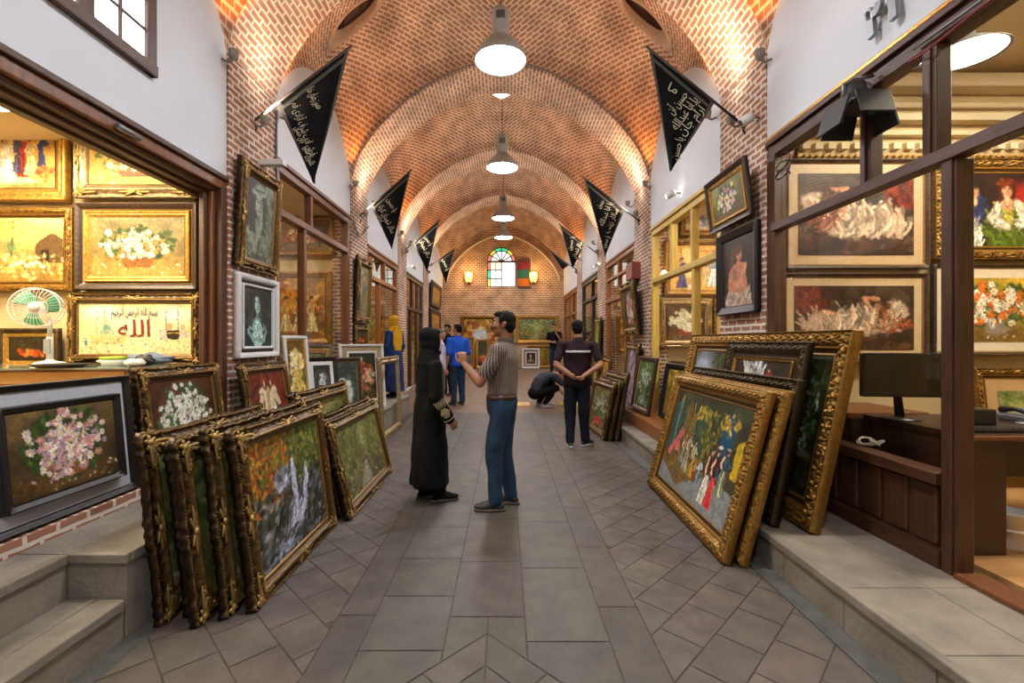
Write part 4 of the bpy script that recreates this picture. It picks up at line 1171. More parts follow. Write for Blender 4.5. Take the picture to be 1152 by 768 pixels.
def pic_couple(p):
    a = p.a
    p.C[:] = (0.17, 0.1, 0.07); p.mottle(4, 0.5)
    p.ell(a * 0.78, 0.5, 0.28, 0.36, (0.55, 0.1, 0.08)); p.ell(a * 0.78, 0.5, 0.22, 0.3, (0.66, 0.16, 0.1))
    p.poly([(a * 0.0, 0), (a * 0.36, 0), (a * 0.34, 0.32), (a * 0.03, 0.3)], (0.78, 0.76, 0.7))
    sk = (0.86, 0.64, 0.48)
    p.poly([(a * 0.1, 0.28), (a * 0.18, 0.62), (a * 0.36, 0.62), (a * 0.42, 0.25)], (0.1, 0.12, 0.24)); p.folds((a * 0.14, 0.3, a * 0.38, 0.6), (0.16, 0.2, 0.38), 40, 0.14)
    p.shaded([(a * 0.27, 0.58), (a * 0.27, 0.66)], 0.04, sk, 4); p.ell(a * 0.26, 0.82, 0.1, 0.09, (0.07, 0.045, 0.035)); p.ell(a * 0.27, 0.75, 0.068, 0.092, sk); p.ell(a * 0.255, 0.83, 0.085, 0.05, (0.08, 0.05, 0.04))
    p.poly([(a * 0.4, 0), (a * 0.52, 0.5), (a * 0.7, 0.52), (a * 0.98, 0.05), (a, 0)], (0.28, 0.34, 0.08)); p.folds((a * 0.42, 0.0, a * 0.96, 0.3), (0.36, 0.44, 0.12), 110, 0.2, 1.9)
    p.poly([(a * 0.54, 0.54), (a * 0.68, 0.55), (a * 0.66, 0.28), (a * 0.56, 0.28)], (0.5, 0.48, 0.18)); p.folds((a * 0.55, 0.28, a * 0.66, 0.54), (0.62, 0.58, 0.24), 30, 0.12)
    p.ell(a * 0.61, 0.57, 0.125, 0.075, sk); p.shaded([(a * 0.61, 0.58), (a * 0.605, 0.68)], 0.04, sk, 6)
    p.shaded([(a * 0.52, 0.57), (a * 0.44, 0.38), (a * 0.6, 0.27)], 0.055, (0.8, 0.75, 0.65), 60); p.shaded([(a * 0.7, 0.57), (a * 0.82, 0.4), (a * 0.73, 0.3)], 0.06, (0.8, 0.75, 0.65), 60); p.folds((a * 0.42, 0.25, a * 0.5, 0.45), (0.86, 0.82, 0.74), 24, 0.1, 0.5); p.folds((a * 0.72, 0.25, a * 0.84, 0.42), (0.86, 0.82, 0.74), 24, 0.1, 2.4)
    p.ell(a * 0.6, 0.83, 0.115, 0.1, (0.3, 0.1, 0.05)); p.ell(a * 0.53, 0.72, 0.035, 0.12, (0.3, 0.1, 0.05)); p.ell(a * 0.67, 0.72, 0.03, 0.1, (0.28, 0.1, 0.05)); p.ell(a * 0.6, 0.76, 0.068, 0.092, sk); p.blob_dabs(30, a * 0.6, 0.87, 0.1, 0.05, [(0.45, 0.18, 0.08), (0.3, 0.1, 0.05), (0.56, 0.26, 0.12)], 0.03)
    for cx in (0.27, 0.6):
        p.ell(a * cx + 0.035, 0.745, 0.03, 0.07, tuple(c * 0.78 for c in sk), 0, 0.6, 0.7)
        for sx in (-1, 1): p.ell(a * cx + sx * 0.028, 0.775, 0.012, 0.007, (0.1, 0.06, 0.05)); p.line([(a * cx + sx * 0.015, 0.795), (a * cx + sx * 0.045, 0.797)], 0.004, (0.2, 0.1, 0.06), 0.7)
        p.line([(a * cx, 0.77), (a * cx + 0.006, 0.735)], 0.005, tuple(c * 0.75 for c in sk), 0.7); p.ell(a * cx, 0.71, 0.02, 0.007, (0.6, 0.2, 0.16))
    p.shaded([(a * 0.17, 0.28), (a * 0.17, 0.5)], 0.03, (0.5, 0.4, 0.3), 10); p.folds((0, 0, a * 0.34, 0.28), (0.82, 0.8, 0.74), 50, 0.14)

def pic_scene(p):
    """bright interior with a wedding party"""
    a = p.a
    p.grad((0.78, 0.6, 0.32), (0.86, 0.66, 0.26)); p.mottle(3, 0.3)
    p.poly([(0, 0.62), (a, 0.7), (a, 1), (0, 1)], (0.85, 0.62, 0.2)); p.line([(0, 0.86), (a, 0.9)], 0.012, (0.55, 0.35, 0.12)); p.poly([(a * 0.2, 0.28), (a * 0.42, 0.28), (a * 0.42, 0.95), (a * 0.2, 0.95)], (0.9, 0.78, 0.48))
    figure(p, a * 0.22, 0.06, 0.5, (0.95, 0.93, 0.86), (0.93, 0.9, 0.82), wide=0.26); figure(p, a * 0.5, 0.1, 0.5, (0.62, 0.16, 0.12), (0.66, 0.2, 0.14), wide=0.12, hat=(0.2, 0.14, 0.12))
    figure(p, a * 0.62, 0.14, 0.42, (0.85, 0.75, 0.5), (0.8, 0.7, 0.5)); figure(p, a * 0.8, 0.16, 0.46, (0.18, 0.2, 0.38), (0.16, 0.2, 0.42), wide=0.12, hat=(0.12, 0.1, 0.12)); figure(p, a * 0.4, 0.16, 0.44, (0.3, 0.28, 0.4), (0.28, 0.3, 0.45), wide=0.12)
    p.blob_dabs(40, a * 0.85, 0.16, 0.12, 0.08, [(0.8, 0.35, 0.12), (0.7, 0.25, 0.1), (0.9, 0.6, 0.25)], 0.03); p.ell(a * 0.3, 0.08, 0.3, 0.04, (0.9, 0.85, 0.7), 0, 0.8)

def pic_ruin(p):
    a = p.a
    p.grad((0.55, 0.42, 0.2), (0.9, 0.84, 0.5)); p.mottle(3, 0.3)
    p.poly([(a * 0.62, 0.3), (a, 0.3), (a, 0.66), (a * 0.85, 0.78), (a * 0.62, 0.6)], (0.36, 0.27, 0.16)); p.poly([(a * 0.7, 0.3), (a * 0.8, 0.3), (a * 0.8, 0.5), (a * 0.7, 0.5)], (0.14, 0.1, 0.07))
    p.line([(a * 0.3, 0.4), (a * 0.33, 0.95)], 0.018, (0.45, 0.34, 0.18)); p.blob_dabs(90, a * 0.34, 0.85, 0.3, 0.14, [(0.5, 0.55, 0.25), (0.7, 0.68, 0.35)], 0.03, 0.6)
    p.ell(a * 0.3, 0.55, 0.09, 0.1, (0.3, 0.45, 0.3), 0, 0.8, 0.6); p.dabs(160, (0, 0, a, 0.42), [(0.72, 0.5, 0.2), (0.5, 0.35, 0.14), (0.85, 0.7, 0.42), (0.92, 0.85, 0.66)], 0.03)
    for k in range(7): p.ell(a * (0.3 + 0.07 * k), 0.25 + 0.03 * (k % 3), 0.045, 0.03, (0.93, 0.88, 0.75))

def pic_landscape(p, hot=False):
    a = p.a
    p.grad((0.36, 0.36, 0.14), (0.6, 0.62, 0.48)); p.mottle(3, 0.4)
    p.dabs(260, (0, 0.3, a, 1), [(0.3, 0.4, 0.14), (0.45, 0.5, 0.2), (0.62, 0.62, 0.3), (0.2, 0.3, 0.12)], 0.045)
    p.ell(a * 0.5, 0.6, 0.2, 0.2, (0.82, 0.82, 0.5), 0, 0.6, 0.8); p.dabs(160, (0, 0, a, 0.4), [(0.55, 0.48, 0.22), (0.42, 0.4, 0.16), (0.72, 0.52, 0.3), (0.6, 0.55, 0.42)], 0.035)
    p.poly([(a * 0.32, 0.0), (a * 0.56, 0.0), (a * 0.55, 0.3), (a * 0.5, 0.38)], (0.7, 0.68, 0.55), 0.6)
    if hot: p.C[:] = p.C * np.array([1.1, 0.85, 0.45])

def pic_horses(p):
    a = p.a
    p.C[:] = (0.36, 0.1, 0.06); p.mottle(3, 0.5)
    p.dabs(100, (0, 0, a, 1), [(0.46, 0.14, 0.08), (0.3, 0.08, 0.05), (0.52, 0.22, 0.1)], 0.07)
    w = (0.86, 0.8, 0.66)
    for cx, fl in ((a * 0.38, 1), (a * 0.62, -1)):
        p.line([(cx, 0.08), (cx + 0.02 * fl, 0.35), (cx + 0.08 * fl, 0.55)], 0.1, w); p.line([(cx + 0.08 * fl, 0.6), (cx - 0.05 * fl, 0.72)], 0.075, w); p.line([(cx - 0.05 * fl, 0.68), (cx - 0.14 * fl, 0.52)], 0.05, (0.8, 0.72, 0.58))
        p.ell(cx + 0.02 * fl, 0.84, 0.02, 0.05, w); p.line([(cx + 0.12 * fl, 0.75), (cx + 0.2 * fl, 0.4), (cx + 0.2 * fl, 0.15)], 0.045, (0.68, 0.58, 0.42)); p.ell(cx - 0.06 * fl, 0.69, 0.015, 0.015, (0.1, 0.06, 0.05))

def pic_still(p):
    a = p.a
    p.C[:] = (0.16, 0.12, 0.07); p.mottle(3, 0.4)
    for k in range(26): p.ell(a * (0.15 + 0.7 * p.r.random()), 0.2 + 0.25 * p.r.random(), 0.09, 0.085, [(0.75, 0.28, 0.1), (0.82, 0.5, 0.2), (0.6, 0.2, 0.08)][k % 3])
    p.dabs(60, (0, 0.4, a, 0.95), [(0.2, 0.26, 0.1), (0.3, 0.3, 0.14)], 0.05)

def pic_gold(p, seed=0):
    """gilded shop painting: figures and foliage in amber tones"""
    a = p.a
    p.grad((0.55, 0.36, 0.12), (0.72, 0.52, 0.18)); p.mottle(4, 0.5)
    p.dabs(int(160 * a), (0, 0, a, 1), [(0.8, 0.6, 0.2), (0.5, 0.3, 0.1), (0.9, 0.78, 0.42), (0.35, 0.22, 0.1), (0.62, 0.24, 0.12), (0.4, 0.4, 0.2)], 0.055)
    for k in range(3): figure(p, a * (0.25 + 0.25 * k), 0.1, 0.6, [(0.86, 0.76, 0.55), (0.62, 0.2, 0.12), (0.3, 0.35, 0.45)][(k + p.r.integers(3)) % 3], (0.8, 0.6, 0.3))

def pic_abstract(p, pal):
    p.C[:] = pal[0]; p.mottle(4, 0.5); p.dabs(int(260 * p.a), (0, 0, p.a, 1), pal, 0.05)

def pic_tall_flowers(p, bg, fl, pot):
    a = p.a
    p.grad((bg[0] * 0.7, bg[1] * 0.7, bg[2] * 0.6), bg); p.mottle(3, 0.4)
    p.blob_dabs(120, a * 0.5, 0.58, a * 0.38, 0.32, [(0.22, 0.34, 0.14), (0.3, 0.42, 0.2), (0.15, 0.24, 0.1)], 0.05)
    for k in range(75): p.flower(a * 0.5 + p.r.normal(0, 0.17) * a, 0.56 + p.r.normal(0, 0.15), 0.038, fl[p.r.integers(len(fl))], (0.7, 0.6, 0.3), 5)
    for k in range(40): p.line([(a * 0.5 + p.r.normal(0, 0.12) * a, 0.5), (a * 0.5 + p.r.normal(0, 0.05) * a, 0.25)], 0.006, (0.3, 0.4, 0.2), 0.6)
    p.ell(a * 0.5, 0.18, a * 0.2, 0.1, pot); p.dabs(30, (a * 0.15, 0.04, a * 0.85, 0.16), [pot, fl[0]], 0.03)

def pic_mosque(p):
    """pale panel: domes, minarets and a black cube over a flowered ground (the writing is laid on as lettering)"""
    a = p.a
    p.grad((0.9, 0.82, 0.62), (0.88, 0.86, 0.56)); p.mottle(3, 0.12)
    p.ell(a * 0.2, 0.85, 0.3, 0.14, (0.85, 0.88, 0.9), 0, 0.8, 0.7); p.ell(a * 0.85, 0.8, 0.3, 0.16, (0.82, 0.87, 0.92), 0, 0.8, 0.7); p.ell(a * 0.5, 0.6, 0.5, 0.3, (0.93, 0.88, 0.78), 0, 0.7, 0.7)
    for x, c in ((0.16, (0.8, 0.68, 0.52)), (0.23, (0.8, 0.68, 0.52)), (0.78, (0.6, 0.6, 0.56)), (0.885, (0.6, 0.6, 0.56))):
        p.poly([(a * x - 0.02, 0.25), (a * x + 0.02, 0.25), (a * x + 0.014, 0.85), (a * x, 0.97), (a * x - 0.014, 0.85)], c)
        for yy in (0.5, 0.68, 0.84): p.ell(a * x, yy, 0.03, 0.012, tuple(v * 0.8 for v in c))
    p.ell(a * 0.25, 0.5, 0.085, 0.1, (0.42, 0.56, 0.5)); p.poly([(a * 0.19, 0.38), (a * 0.31, 0.38), (a * 0.31, 0.48), (a * 0.19, 0.48)], (0.62, 0.66, 0.55)); p.line([(a * 0.25, 0.58), (a * 0.25, 0.68)], 0.006, (0.3, 0.4, 0.35))
    p.poly([(a * 0.1, 0.2), (a * 0.42, 0.2), (a * 0.42, 0.36), (a * 0.1, 0.38)], (0.86, 0.72, 0.48)); p.poly([(a * 0.72, 0.3), (a * 0.99, 0.3), (a * 0.99, 0.46), (a * 0.72, 0.5)], (0.72, 0.68, 0.62))
    p.ell(a * 0.81, 0.55, 0.06, 0.06, (0.85, 0.55, 0.42)); p.ell(a * 0.93, 0.53, 0.05, 0.06, (0.85, 0.58, 0.5))
    p.poly([(a * 0.785, 0.3), (a * 0.9, 0.3), (a * 0.9, 0.48), (a * 0.785, 0.48)], (0.16, 0.13, 0.1)); p.line([(a * 0.785, 0.42), (a * 0.9, 0.42)], 0.01, (0.75, 0.58, 0.2))
    p.dabs(130, (0, 0.02, a, 0.32), [(0.82, 0.4, 0.3), (0.9, 0.7, 0.3), (0.45, 0.55, 0.4), (0.7, 0.5, 0.4), (0.92, 0.86, 0.74), (0.3, 0.45, 0.62)], 0.022, None, 0.7)
    p.ell(a * 0.06, 0.22, 0.03, 0.05, (0.2, 0.45, 0.6))
    p.dabs(70, (a * 0.3, 0.3, a * 0.7, 0.95), [(0.85, 0.6, 0.5), (0.9, 0.78, 0.45), (0.8, 0.55, 0.55)], 0.02, None, 0.5)

def pic_nude_pair(p):
    """dark brown half-length painting of a draped pair"""
    a = p.a
    p.C[:] = (0.13, 0.09, 0.07); p.mottle(3, 0.5)
    sk = (0.72, 0.48, 0.35)
    p.ell(a * 0.55, 0.76, 0.085, 0.11, sk); p.ell(a * 0.52, 0.83, 0.12, 0.09, (0.3, 0.17, 0.09)); p.line([(a * 0.35, 0.8), (a * 0.3, 0.55)], 0.06, (0.34, 0.19, 0.1))
    p.poly([(a * 0.2, 0.1), (a * 0.3, 0.56), (a * 0.5, 0.66), (a * 0.74, 0.6), (a * 0.86, 0.1)], sk)
    p.ell(a * 0.42, 0.47, 0.08, 0.09, (0.6, 0.4, 0.3)); p.line([(a * 0.74, 0.55), (a * 0.6, 0.3), (a * 0.4, 0.32)], 0.05, (0.8, 0.56, 0.42)); p.line([(a * 0.3, 0.5), (a * 0.25, 0.3), (a * 0.45, 0.22)], 0.05, sk)
    p.poly([(a * 0.1, 0), (a * 0.2, 0.24), (a * 0.6, 0.16), (a * 0.9, 0.26), (a * 0.95, 0)], (0.72, 0.64, 0.56))
    p.dabs(50, (a * 0.1, 0, a * 0.9, 0.2), [(0.8, 0.72, 0.64), (0.5, 0.42, 0.36)], 0.04, 0.8)

# ------------------------------------------------------------------ Persian lettering from joined letter forms
_ISO = {'ا': (0xFE8D, 2), 'ب': (0xFE8F, 4), 'ت': (0xFE95, 4), 'ج': (0xFE9D, 4), 'ح': (0xFEA1, 4), 'خ': (0xFEA5, 4), 'د': (0xFEA9, 2), 'ر': (0xFEAD, 2), 'ز': (0xFEAF, 2),
        'س': (0xFEB1, 4), 'ش': (0xFEB5, 4), 'ص': (0xFEB9, 4), 'ض': (0xFEBD, 4), 'ع': (0xFEC9, 4), 'ف': (0xFED1, 4), 'ق': (0xFED5, 4), 'ک': (0xFB8E, 4), 'ل': (0xFEDD, 4),
        'م': (0xFEE1, 4), 'ن': (0xFEE5, 4), 'ه': (0xFEE9, 4), 'و': (0xFEED, 2), 'ی': (0xFBFC, 4), 'آ': (0xFE81, 2)}
def shape(txt):
    out = []
    n = len(txt)
    for i, ch in enumerate(txt):
        if ch not in _ISO: out.append(ch); continue
        base, k = _ISO[ch]
        pj = i > 0 and txt[i - 1] in _ISO and _ISO[txt[i - 1]][1] == 4
        nj = i + 1 < n and txt[i + 1] in _ISO and k == 4
        f = 0
        if pj and nj: f = 3
        elif pj: f = 1
        elif nj: f = 2
        out.append(chr(base + f))
    return ''.join(reversed(out))

def lettering(txt, size, material, parent, mtx, depth=0.001, name='lettering', shaped=True, wide=None, fat=0.0):
    cu = bpy.data.curves.new('lettering_curve', 'FONT')
    cu.body = shape(txt) if shaped else txt
    cu.size = size; cu.offset = fat; cu.extrude = depth; cu.align_x = 'CENTER'; cu.align_y = 'CENTER'; cu.resolution_u = 3
    tmp = bpy.data.objects.new('lettering_tmp', cu); COL.objects.link(tmp)
    dg = bpy.context.evaluated_depsgraph_get(); dg.update()
    me = bpy.data.meshes.new_from_object(tmp.evaluated_get(dg))
    bpy.data.objects.remove(tmp); bpy.data.curves.remove(cu)
    if wide and len(me.vertices):
        xs = [v.co.x for v in me.vertices]; k = wide / max(1e-4, max(xs) - min(xs)); me.transform(Matrix.Diagonal((k, 1, 1, 1)))
    me.transform(mtx); me.materials.clear(); me.materials.append(material)
    me.name = name
    return link(bpy.data.objects.new(name, me), parent)

# ------------------------------------------------------------------ picture frames
def prof(pts, m):
    d = np.linspace(0, 1, m)
    px, py, pg = zip(*pts)
    return d, np.interp(d, px, py), np.interp(d, px, pg)

STYLES = {
 # dn, height, gilding
 'ornate': dict(p=[(0, 0, 0), (0.015, .3, .03), (.045, .55, .08), (.06, .62, .5), (.12, .7, .6), (.17, .42, .1), (.3, .32, .12), (.45, .55, .25), (.6, .95, .55), (.68, 1, .75), (.76, .8, .3), (.84, .62, .8), (.92, .5, .5), (.985, .4, .9), (1, .1, .4)],
   dark='#1c1208', gold='#9a783f', bead=(.06, .14, .016), swirl=.22, dense=.12, scallop=.018, m=24),
 'bronze': dict(p=[(0, 0, 0), (0.015, .35, .04), (.05, .62, .08), (.07, .7, .5), (.11, .66, .4), (.15, .5, .06), (.35, .62, .12), (.55, 1, .5), (.65, .95, .4), (.78, .55, .08), (.88, .5, .6), (.985, .36, .8), (1, .1, .4)],
   dark='#241709', gold='#a37c40', bead=(.055, .13, .016), swirl=.22, dense=.15, scallop=.016, m=24),
 'gold': dict(p=[(0, 0, .7), (0.01, .5, .8), (.06, .75, .75), (.1, .6, .5), (.14, .85, .6), (.3, 1, .6), (.45, .95, .6), (.55, .7, .55), (.58, .55, .9), (.72, .5, .85), (.76, .38, .1), (.9, .3, .1), (.92, .36, .9), (.985, .3, .9), (1, .05, .5)],
   dark='#33220d', gold='#ad8038', bead=(.05, .1, .02), swirl=.12, dense=1.0, scallop=0.0, m=32, per=.26, gild=.45, rows=2),
 'relief': dict(p=[(0, 0, .6), (0.01, .75, .7), (.05, .9, .6), (.1, .62, .35), (.2, .7, .5), (.4, .8, .5), (.55, .66, .4), (.6, .5, .8), (.68, .55, .9), (.74, .35, .1), (.88, .3, .08), (.91, .36, .9), (.985, .3, .9), (1, .05, .5)],
   dark='#1c1207', gold='#b8893c', bead=None, swirl=.26, dense=1.0, scallop=0.0, m=40, per=.3, gild=.8, rows=2),
 'darkrelief': dict(p=[(0, 0, .1), (0.01, .7, .2), (.08, 1, .4), (.2, .7, .2), (.4, .85, .35), (.6, .6, .2), (.7, .4, .1), (.85, .35, .15), (.92, .4, .7), (.985, .3, .7), (1, .05, .3)],
   dark='#1d1711', gold='#6b5736', bead=None, swirl=.18, dense=1.0, scallop=0.0, m=30, per=.3, gild=.4, rows=2),
 'plain': dict(p=[(0, 0, 0), (0.02, .8, 0), (.1, 1, .1), (.5, .8, 0), (.8, .5, 0), (.86, .45, 1), (.97, .42, 1), (1, .1, .5)], dark='#32211a', gold='#a98043', bead=None, swirl=0, dense=0, scallop=0, m=14),
 'black': dict(p=[(0, 0, 0), (0.02, .9, 0), (.1, 1, 0), (.3, .85, 0), (.8, .6, 0), (.97, .5, 0), (1, .1, 0)], dark='#171213', gold='#3a2c26', bead=None, swirl=0, dense=0, scallop=0, m=12),
 'goldplain': dict(p=[(0, 0, .8), (0.02, .7, .9), (.15, 1, 1), (.4, .7, .6), (.6, .75, .9), (.8, .4, .6), (.97, .3, 1), (1, .05, .6)], dark='#5d4015', gold='#c89a46', bead=None, swirl=.06, dense=1, scallop=0, m=14),
 'white': dict(p=[(0, 0, 0), (0.02, .9, 0), (.1, 1, 0), (.6, .95, 0), (.9, .8, 0), (.97, .6, 0), (1, .1, 0)], dark='#cfd0cf', gold='#ffffff', bead=None, swirl=0, dense=0, scallop=0, m=10),
 'silver': dict(p=[(0, 0, .3), (0.015, .4, .4), (.1, .8, .6), (.3, .5, .3), (.6, 1, .5), (.75, .8, .4), (.9, .5, .8), (1, .1, .5)], dark='#5a432c', gold='#cbb48c', bead=(.8, .88, .014), swirl=.2, dense=.3, scallop=.01, m=20),
}

def frame_part(name, parent, x0, z0, x1, z1, fw, dep, style, step, y=0.0, material='gilt', seed=0):
    """mitred moulding around the rectangle (x0,z0)-(x1,z1); front towards -Y"""
    st = STYLES[style]
    m = st['m'] if step < 0.03 else max(8, st['m'] // 2)
    d, hy, g = prof(st['p'], m)
    C = [(x0, z0), (x1, z0), (x1, z1), (x0, z1)]
    I = [(1, 1), (-1, 1), (-1, -1), (1, -1)]
    P = []; CI = []; S = []; LEN = []; NRM = []
    nr = [(0, -1), (1, 0), (0, 1), (-1, 0)]
    for k in range(4):
        a, b = C[k], C[(k + 1) % 4]; L = math.hypot(b[0] - a[0], b[1] - a[1]); n = max(4, int(L / step))
        t = np.linspace(0, 1, n, endpoint=False)
        P.append(np.stack([a[0] + (b[0] - a[0]) * t, a[1] + (b[1] - a[1]) * t], 1))
        CI.append(np.stack([I[k][0] + (I[(k + 1) % 4][0] - I[k][0]) * t, I[k][1] + (I[(k + 1) % 4][1] - I[k][1]) * t], 1))
        S.append((t - 0.5) * L); LEN.append(np.full(n, L)); NRM.append(np.tile(nr[k], (n, 1)))
    P = np.concatenate(P); CI = np.concatenate(CI); S = np.concatenate(S); LEN = np.concatenate(LEN); NRM = np.concatenate(NRM)
    N = len(P)
    edge = LEN / 2 - np.abs(S)                       # distance to the nearest corner
    env = np.clip(np.exp(-((edge) / 0.16) ** 2) + 0.8 * np.exp(-(S / 0.13) ** 2), 0, 1)
    mask = st['dense'] + (1 - st['dense']) * env
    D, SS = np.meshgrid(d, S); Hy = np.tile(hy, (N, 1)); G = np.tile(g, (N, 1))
    pp = st.get('per', 0.8) * fw
    aS = np.abs(SS); ci = np.floor(aS / pp); ds = (aS - (ci + 0.5) * pp) / (pp * 0.5)
    sg = np.where(ci % 2 == 0, 1.0, -1.0)
    if st.get('rows', 1) == 2:
        dd = np.where(D < 0.335, (D - 0.205) / 0.13, (D - 0.465) / 0.13); sg = np.where(D < 0.335, sg, -sg)
    else: dd = (D - (0.34 + 0.05 * sg)) / 0.26
    rr = np.hypot(ds, dd); th = np.arctan2(dd, ds) * sg
    rel = np.cos(th + 5.5 * rr) * np.exp(-(rr / 1.15) ** 4) + 0.35 * np.sin(3 * th + 9 * rr) * np.exp(-(rr / 1.2) ** 4)
    rel = np.clip(rel, -1, 1)
    band = np.clip(np.minimum((D - 0.12) / 0.08, (0.62 - D) / 0.08), 0, 1)
    if style in ('relief', 'gold', 'darkrelief'): band = np.clip(np.minimum((D - 0.08) / 0.05, (0.58 - D) / 0.05), 0, 1)
    R = rel * band * mask[:, None] * st['swirl']
    Y = Hy + R
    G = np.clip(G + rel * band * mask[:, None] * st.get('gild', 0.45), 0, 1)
    if st['bead']:
        b0, b1, bp = st['bead']
        bm = (D >= b0 - 0.01) & (D <= b1 + 0.01)
        bb = np.abs(np.sin(PI * SS / max(bp, step * 2.2)))
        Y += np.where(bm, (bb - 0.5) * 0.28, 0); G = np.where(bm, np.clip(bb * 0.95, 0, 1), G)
    out = np.zeros(N)
    if st['scallop']:
        out = st['scallop'] * (np.abs(np.sin(PI * S / 0.11)) * 0.5 + env * (1 + 0.5 * np.sin(2 * PI * S / 0.06)))
    wgt = np.clip(1 - d / 0.25, 0, 1)
    V = np.empty((N, m, 3))
    V[..., 0] = P[:, None, 0] + CI[:, None, 0] * d * fw + NRM[:, None, 0] * out[:, None] * wgt
    V[..., 2] = P[:, None, 1] + CI[:, None, 1] * d * fw + NRM[:, None, 1] * out[:, None] * wgt
    if st['scallop']: V[..., 2] = np.maximum(V[..., 2], z0)
    V[..., 1] = y - np.clip(Y, 0, None) * dep
    V[:, 0, 1] = y
    back = V[:, -1:].copy(); back[..., 1] = y
    V = np.concatenate([V, back], 1); G = np.concatenate([G, G[:, -1:]], 1); mm = m + 1
    i, j = np.meshgrid(np.arange(N), np.arange(mm), indexing='ij')
    q = np.stack([i * mm + j, ((i + 1) % N) * mm + j, ((i + 1) % N) * mm + (j + 1) % mm, i * mm + (j + 1) % mm], -1).reshape(-1, 4)
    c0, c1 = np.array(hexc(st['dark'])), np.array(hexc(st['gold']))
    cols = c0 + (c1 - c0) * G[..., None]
    return mesh_np(name, V.reshape(-1, 3), q, M[material], parent, cols=cols.reshape(-1, 3))

_ORN = {}
def ornament_mesh(kind, seg):
    """acanthus spray: leaves fanning from a corner (or both ways from a centre)"""
    key = (kind, seg)
    if key in _ORN: return _ORN[key]
    m = MB()
    def leaf(ang, L, wd, lift):
        rot = Matrix.Rotation(lift, 3, 'Y')
        R = Matrix.Rotation(-ang, 3, 'Y')
        m.ell(R @ Vector((L * 0.55, -0.10 - 0.1 * math.sin(lift), 0)), (L * 0.5, 0.10, wd), seg, max(4, seg // 2), R)
    if kind == 'corner':
        for ang, L, wd in ((0.05, 1.5, .10), (0.35, 1.05, .11), (0.785, 0.95, .15), (1.22, 1.05, .11), (1.52, 1.5, .10), (-0.5, 0.45, .1), (2.05, 0.45, .1), (-1.9, .4, .12), (3.4, .4, .12)):
            leaf(ang, L, wd, 0.2)
        for x, z, r in ((0, 0, .2), (0.75, 0.28, .11), (0.28, 0.75, .11), (1.2, .12, .08), (.12, 1.2, .08)): m.ell((x, -0.16, z), (r, .14, r), seg, max(4, seg // 2))
    else:
        for s in (1, -1):
            for ang, L, wd in ((0.0, 1.3, .09), (0.35, .8, .1), (-0.35, .8, .1), (0.9, .5, .1)):
                leaf(ang if s > 0 else PI - ang, L, wd, 0.2)
        m.ell((0, -0.18, 0.05), (.22, .16, .2), seg, max(4, seg // 2))
    me = m.mesh('ornament_' + kind); c0 = np.array(hexc('#8d6c38'))
    at = me.color_attributes.new('Col', 'FLOAT_COLOR', 'POINT')
    co = np.empty(len(me.vertices) * 3, np.float32); me.vertices.foreach_get('co', co); co = co.reshape(-1, 3)
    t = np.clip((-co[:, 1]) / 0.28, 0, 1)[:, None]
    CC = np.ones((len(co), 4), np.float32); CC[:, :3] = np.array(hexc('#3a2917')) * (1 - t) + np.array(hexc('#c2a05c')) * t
    at.data.foreach_set('color', CC.ravel()); me.materials.append(M['gilt'])
    _ORN[key] = me
    return me

def ornaments(parent, w, h, fw, dep, seg=8, centre=True, size=None):
    s = size or fw * 0.9
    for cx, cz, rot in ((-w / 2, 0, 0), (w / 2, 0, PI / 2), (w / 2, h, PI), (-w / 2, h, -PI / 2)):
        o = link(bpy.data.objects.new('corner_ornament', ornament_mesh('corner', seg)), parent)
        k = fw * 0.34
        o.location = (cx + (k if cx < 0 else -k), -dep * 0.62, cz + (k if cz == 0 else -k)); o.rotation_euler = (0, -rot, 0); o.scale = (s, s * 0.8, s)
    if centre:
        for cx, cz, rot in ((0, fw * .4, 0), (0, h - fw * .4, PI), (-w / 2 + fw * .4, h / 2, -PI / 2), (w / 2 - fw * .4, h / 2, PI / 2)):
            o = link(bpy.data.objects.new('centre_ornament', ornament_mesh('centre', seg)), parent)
            o.location = (cx, -dep * 0.62, cz); o.rotation_euler = (0, -rot, 0); o.scale = (s, s * 0.8, s)

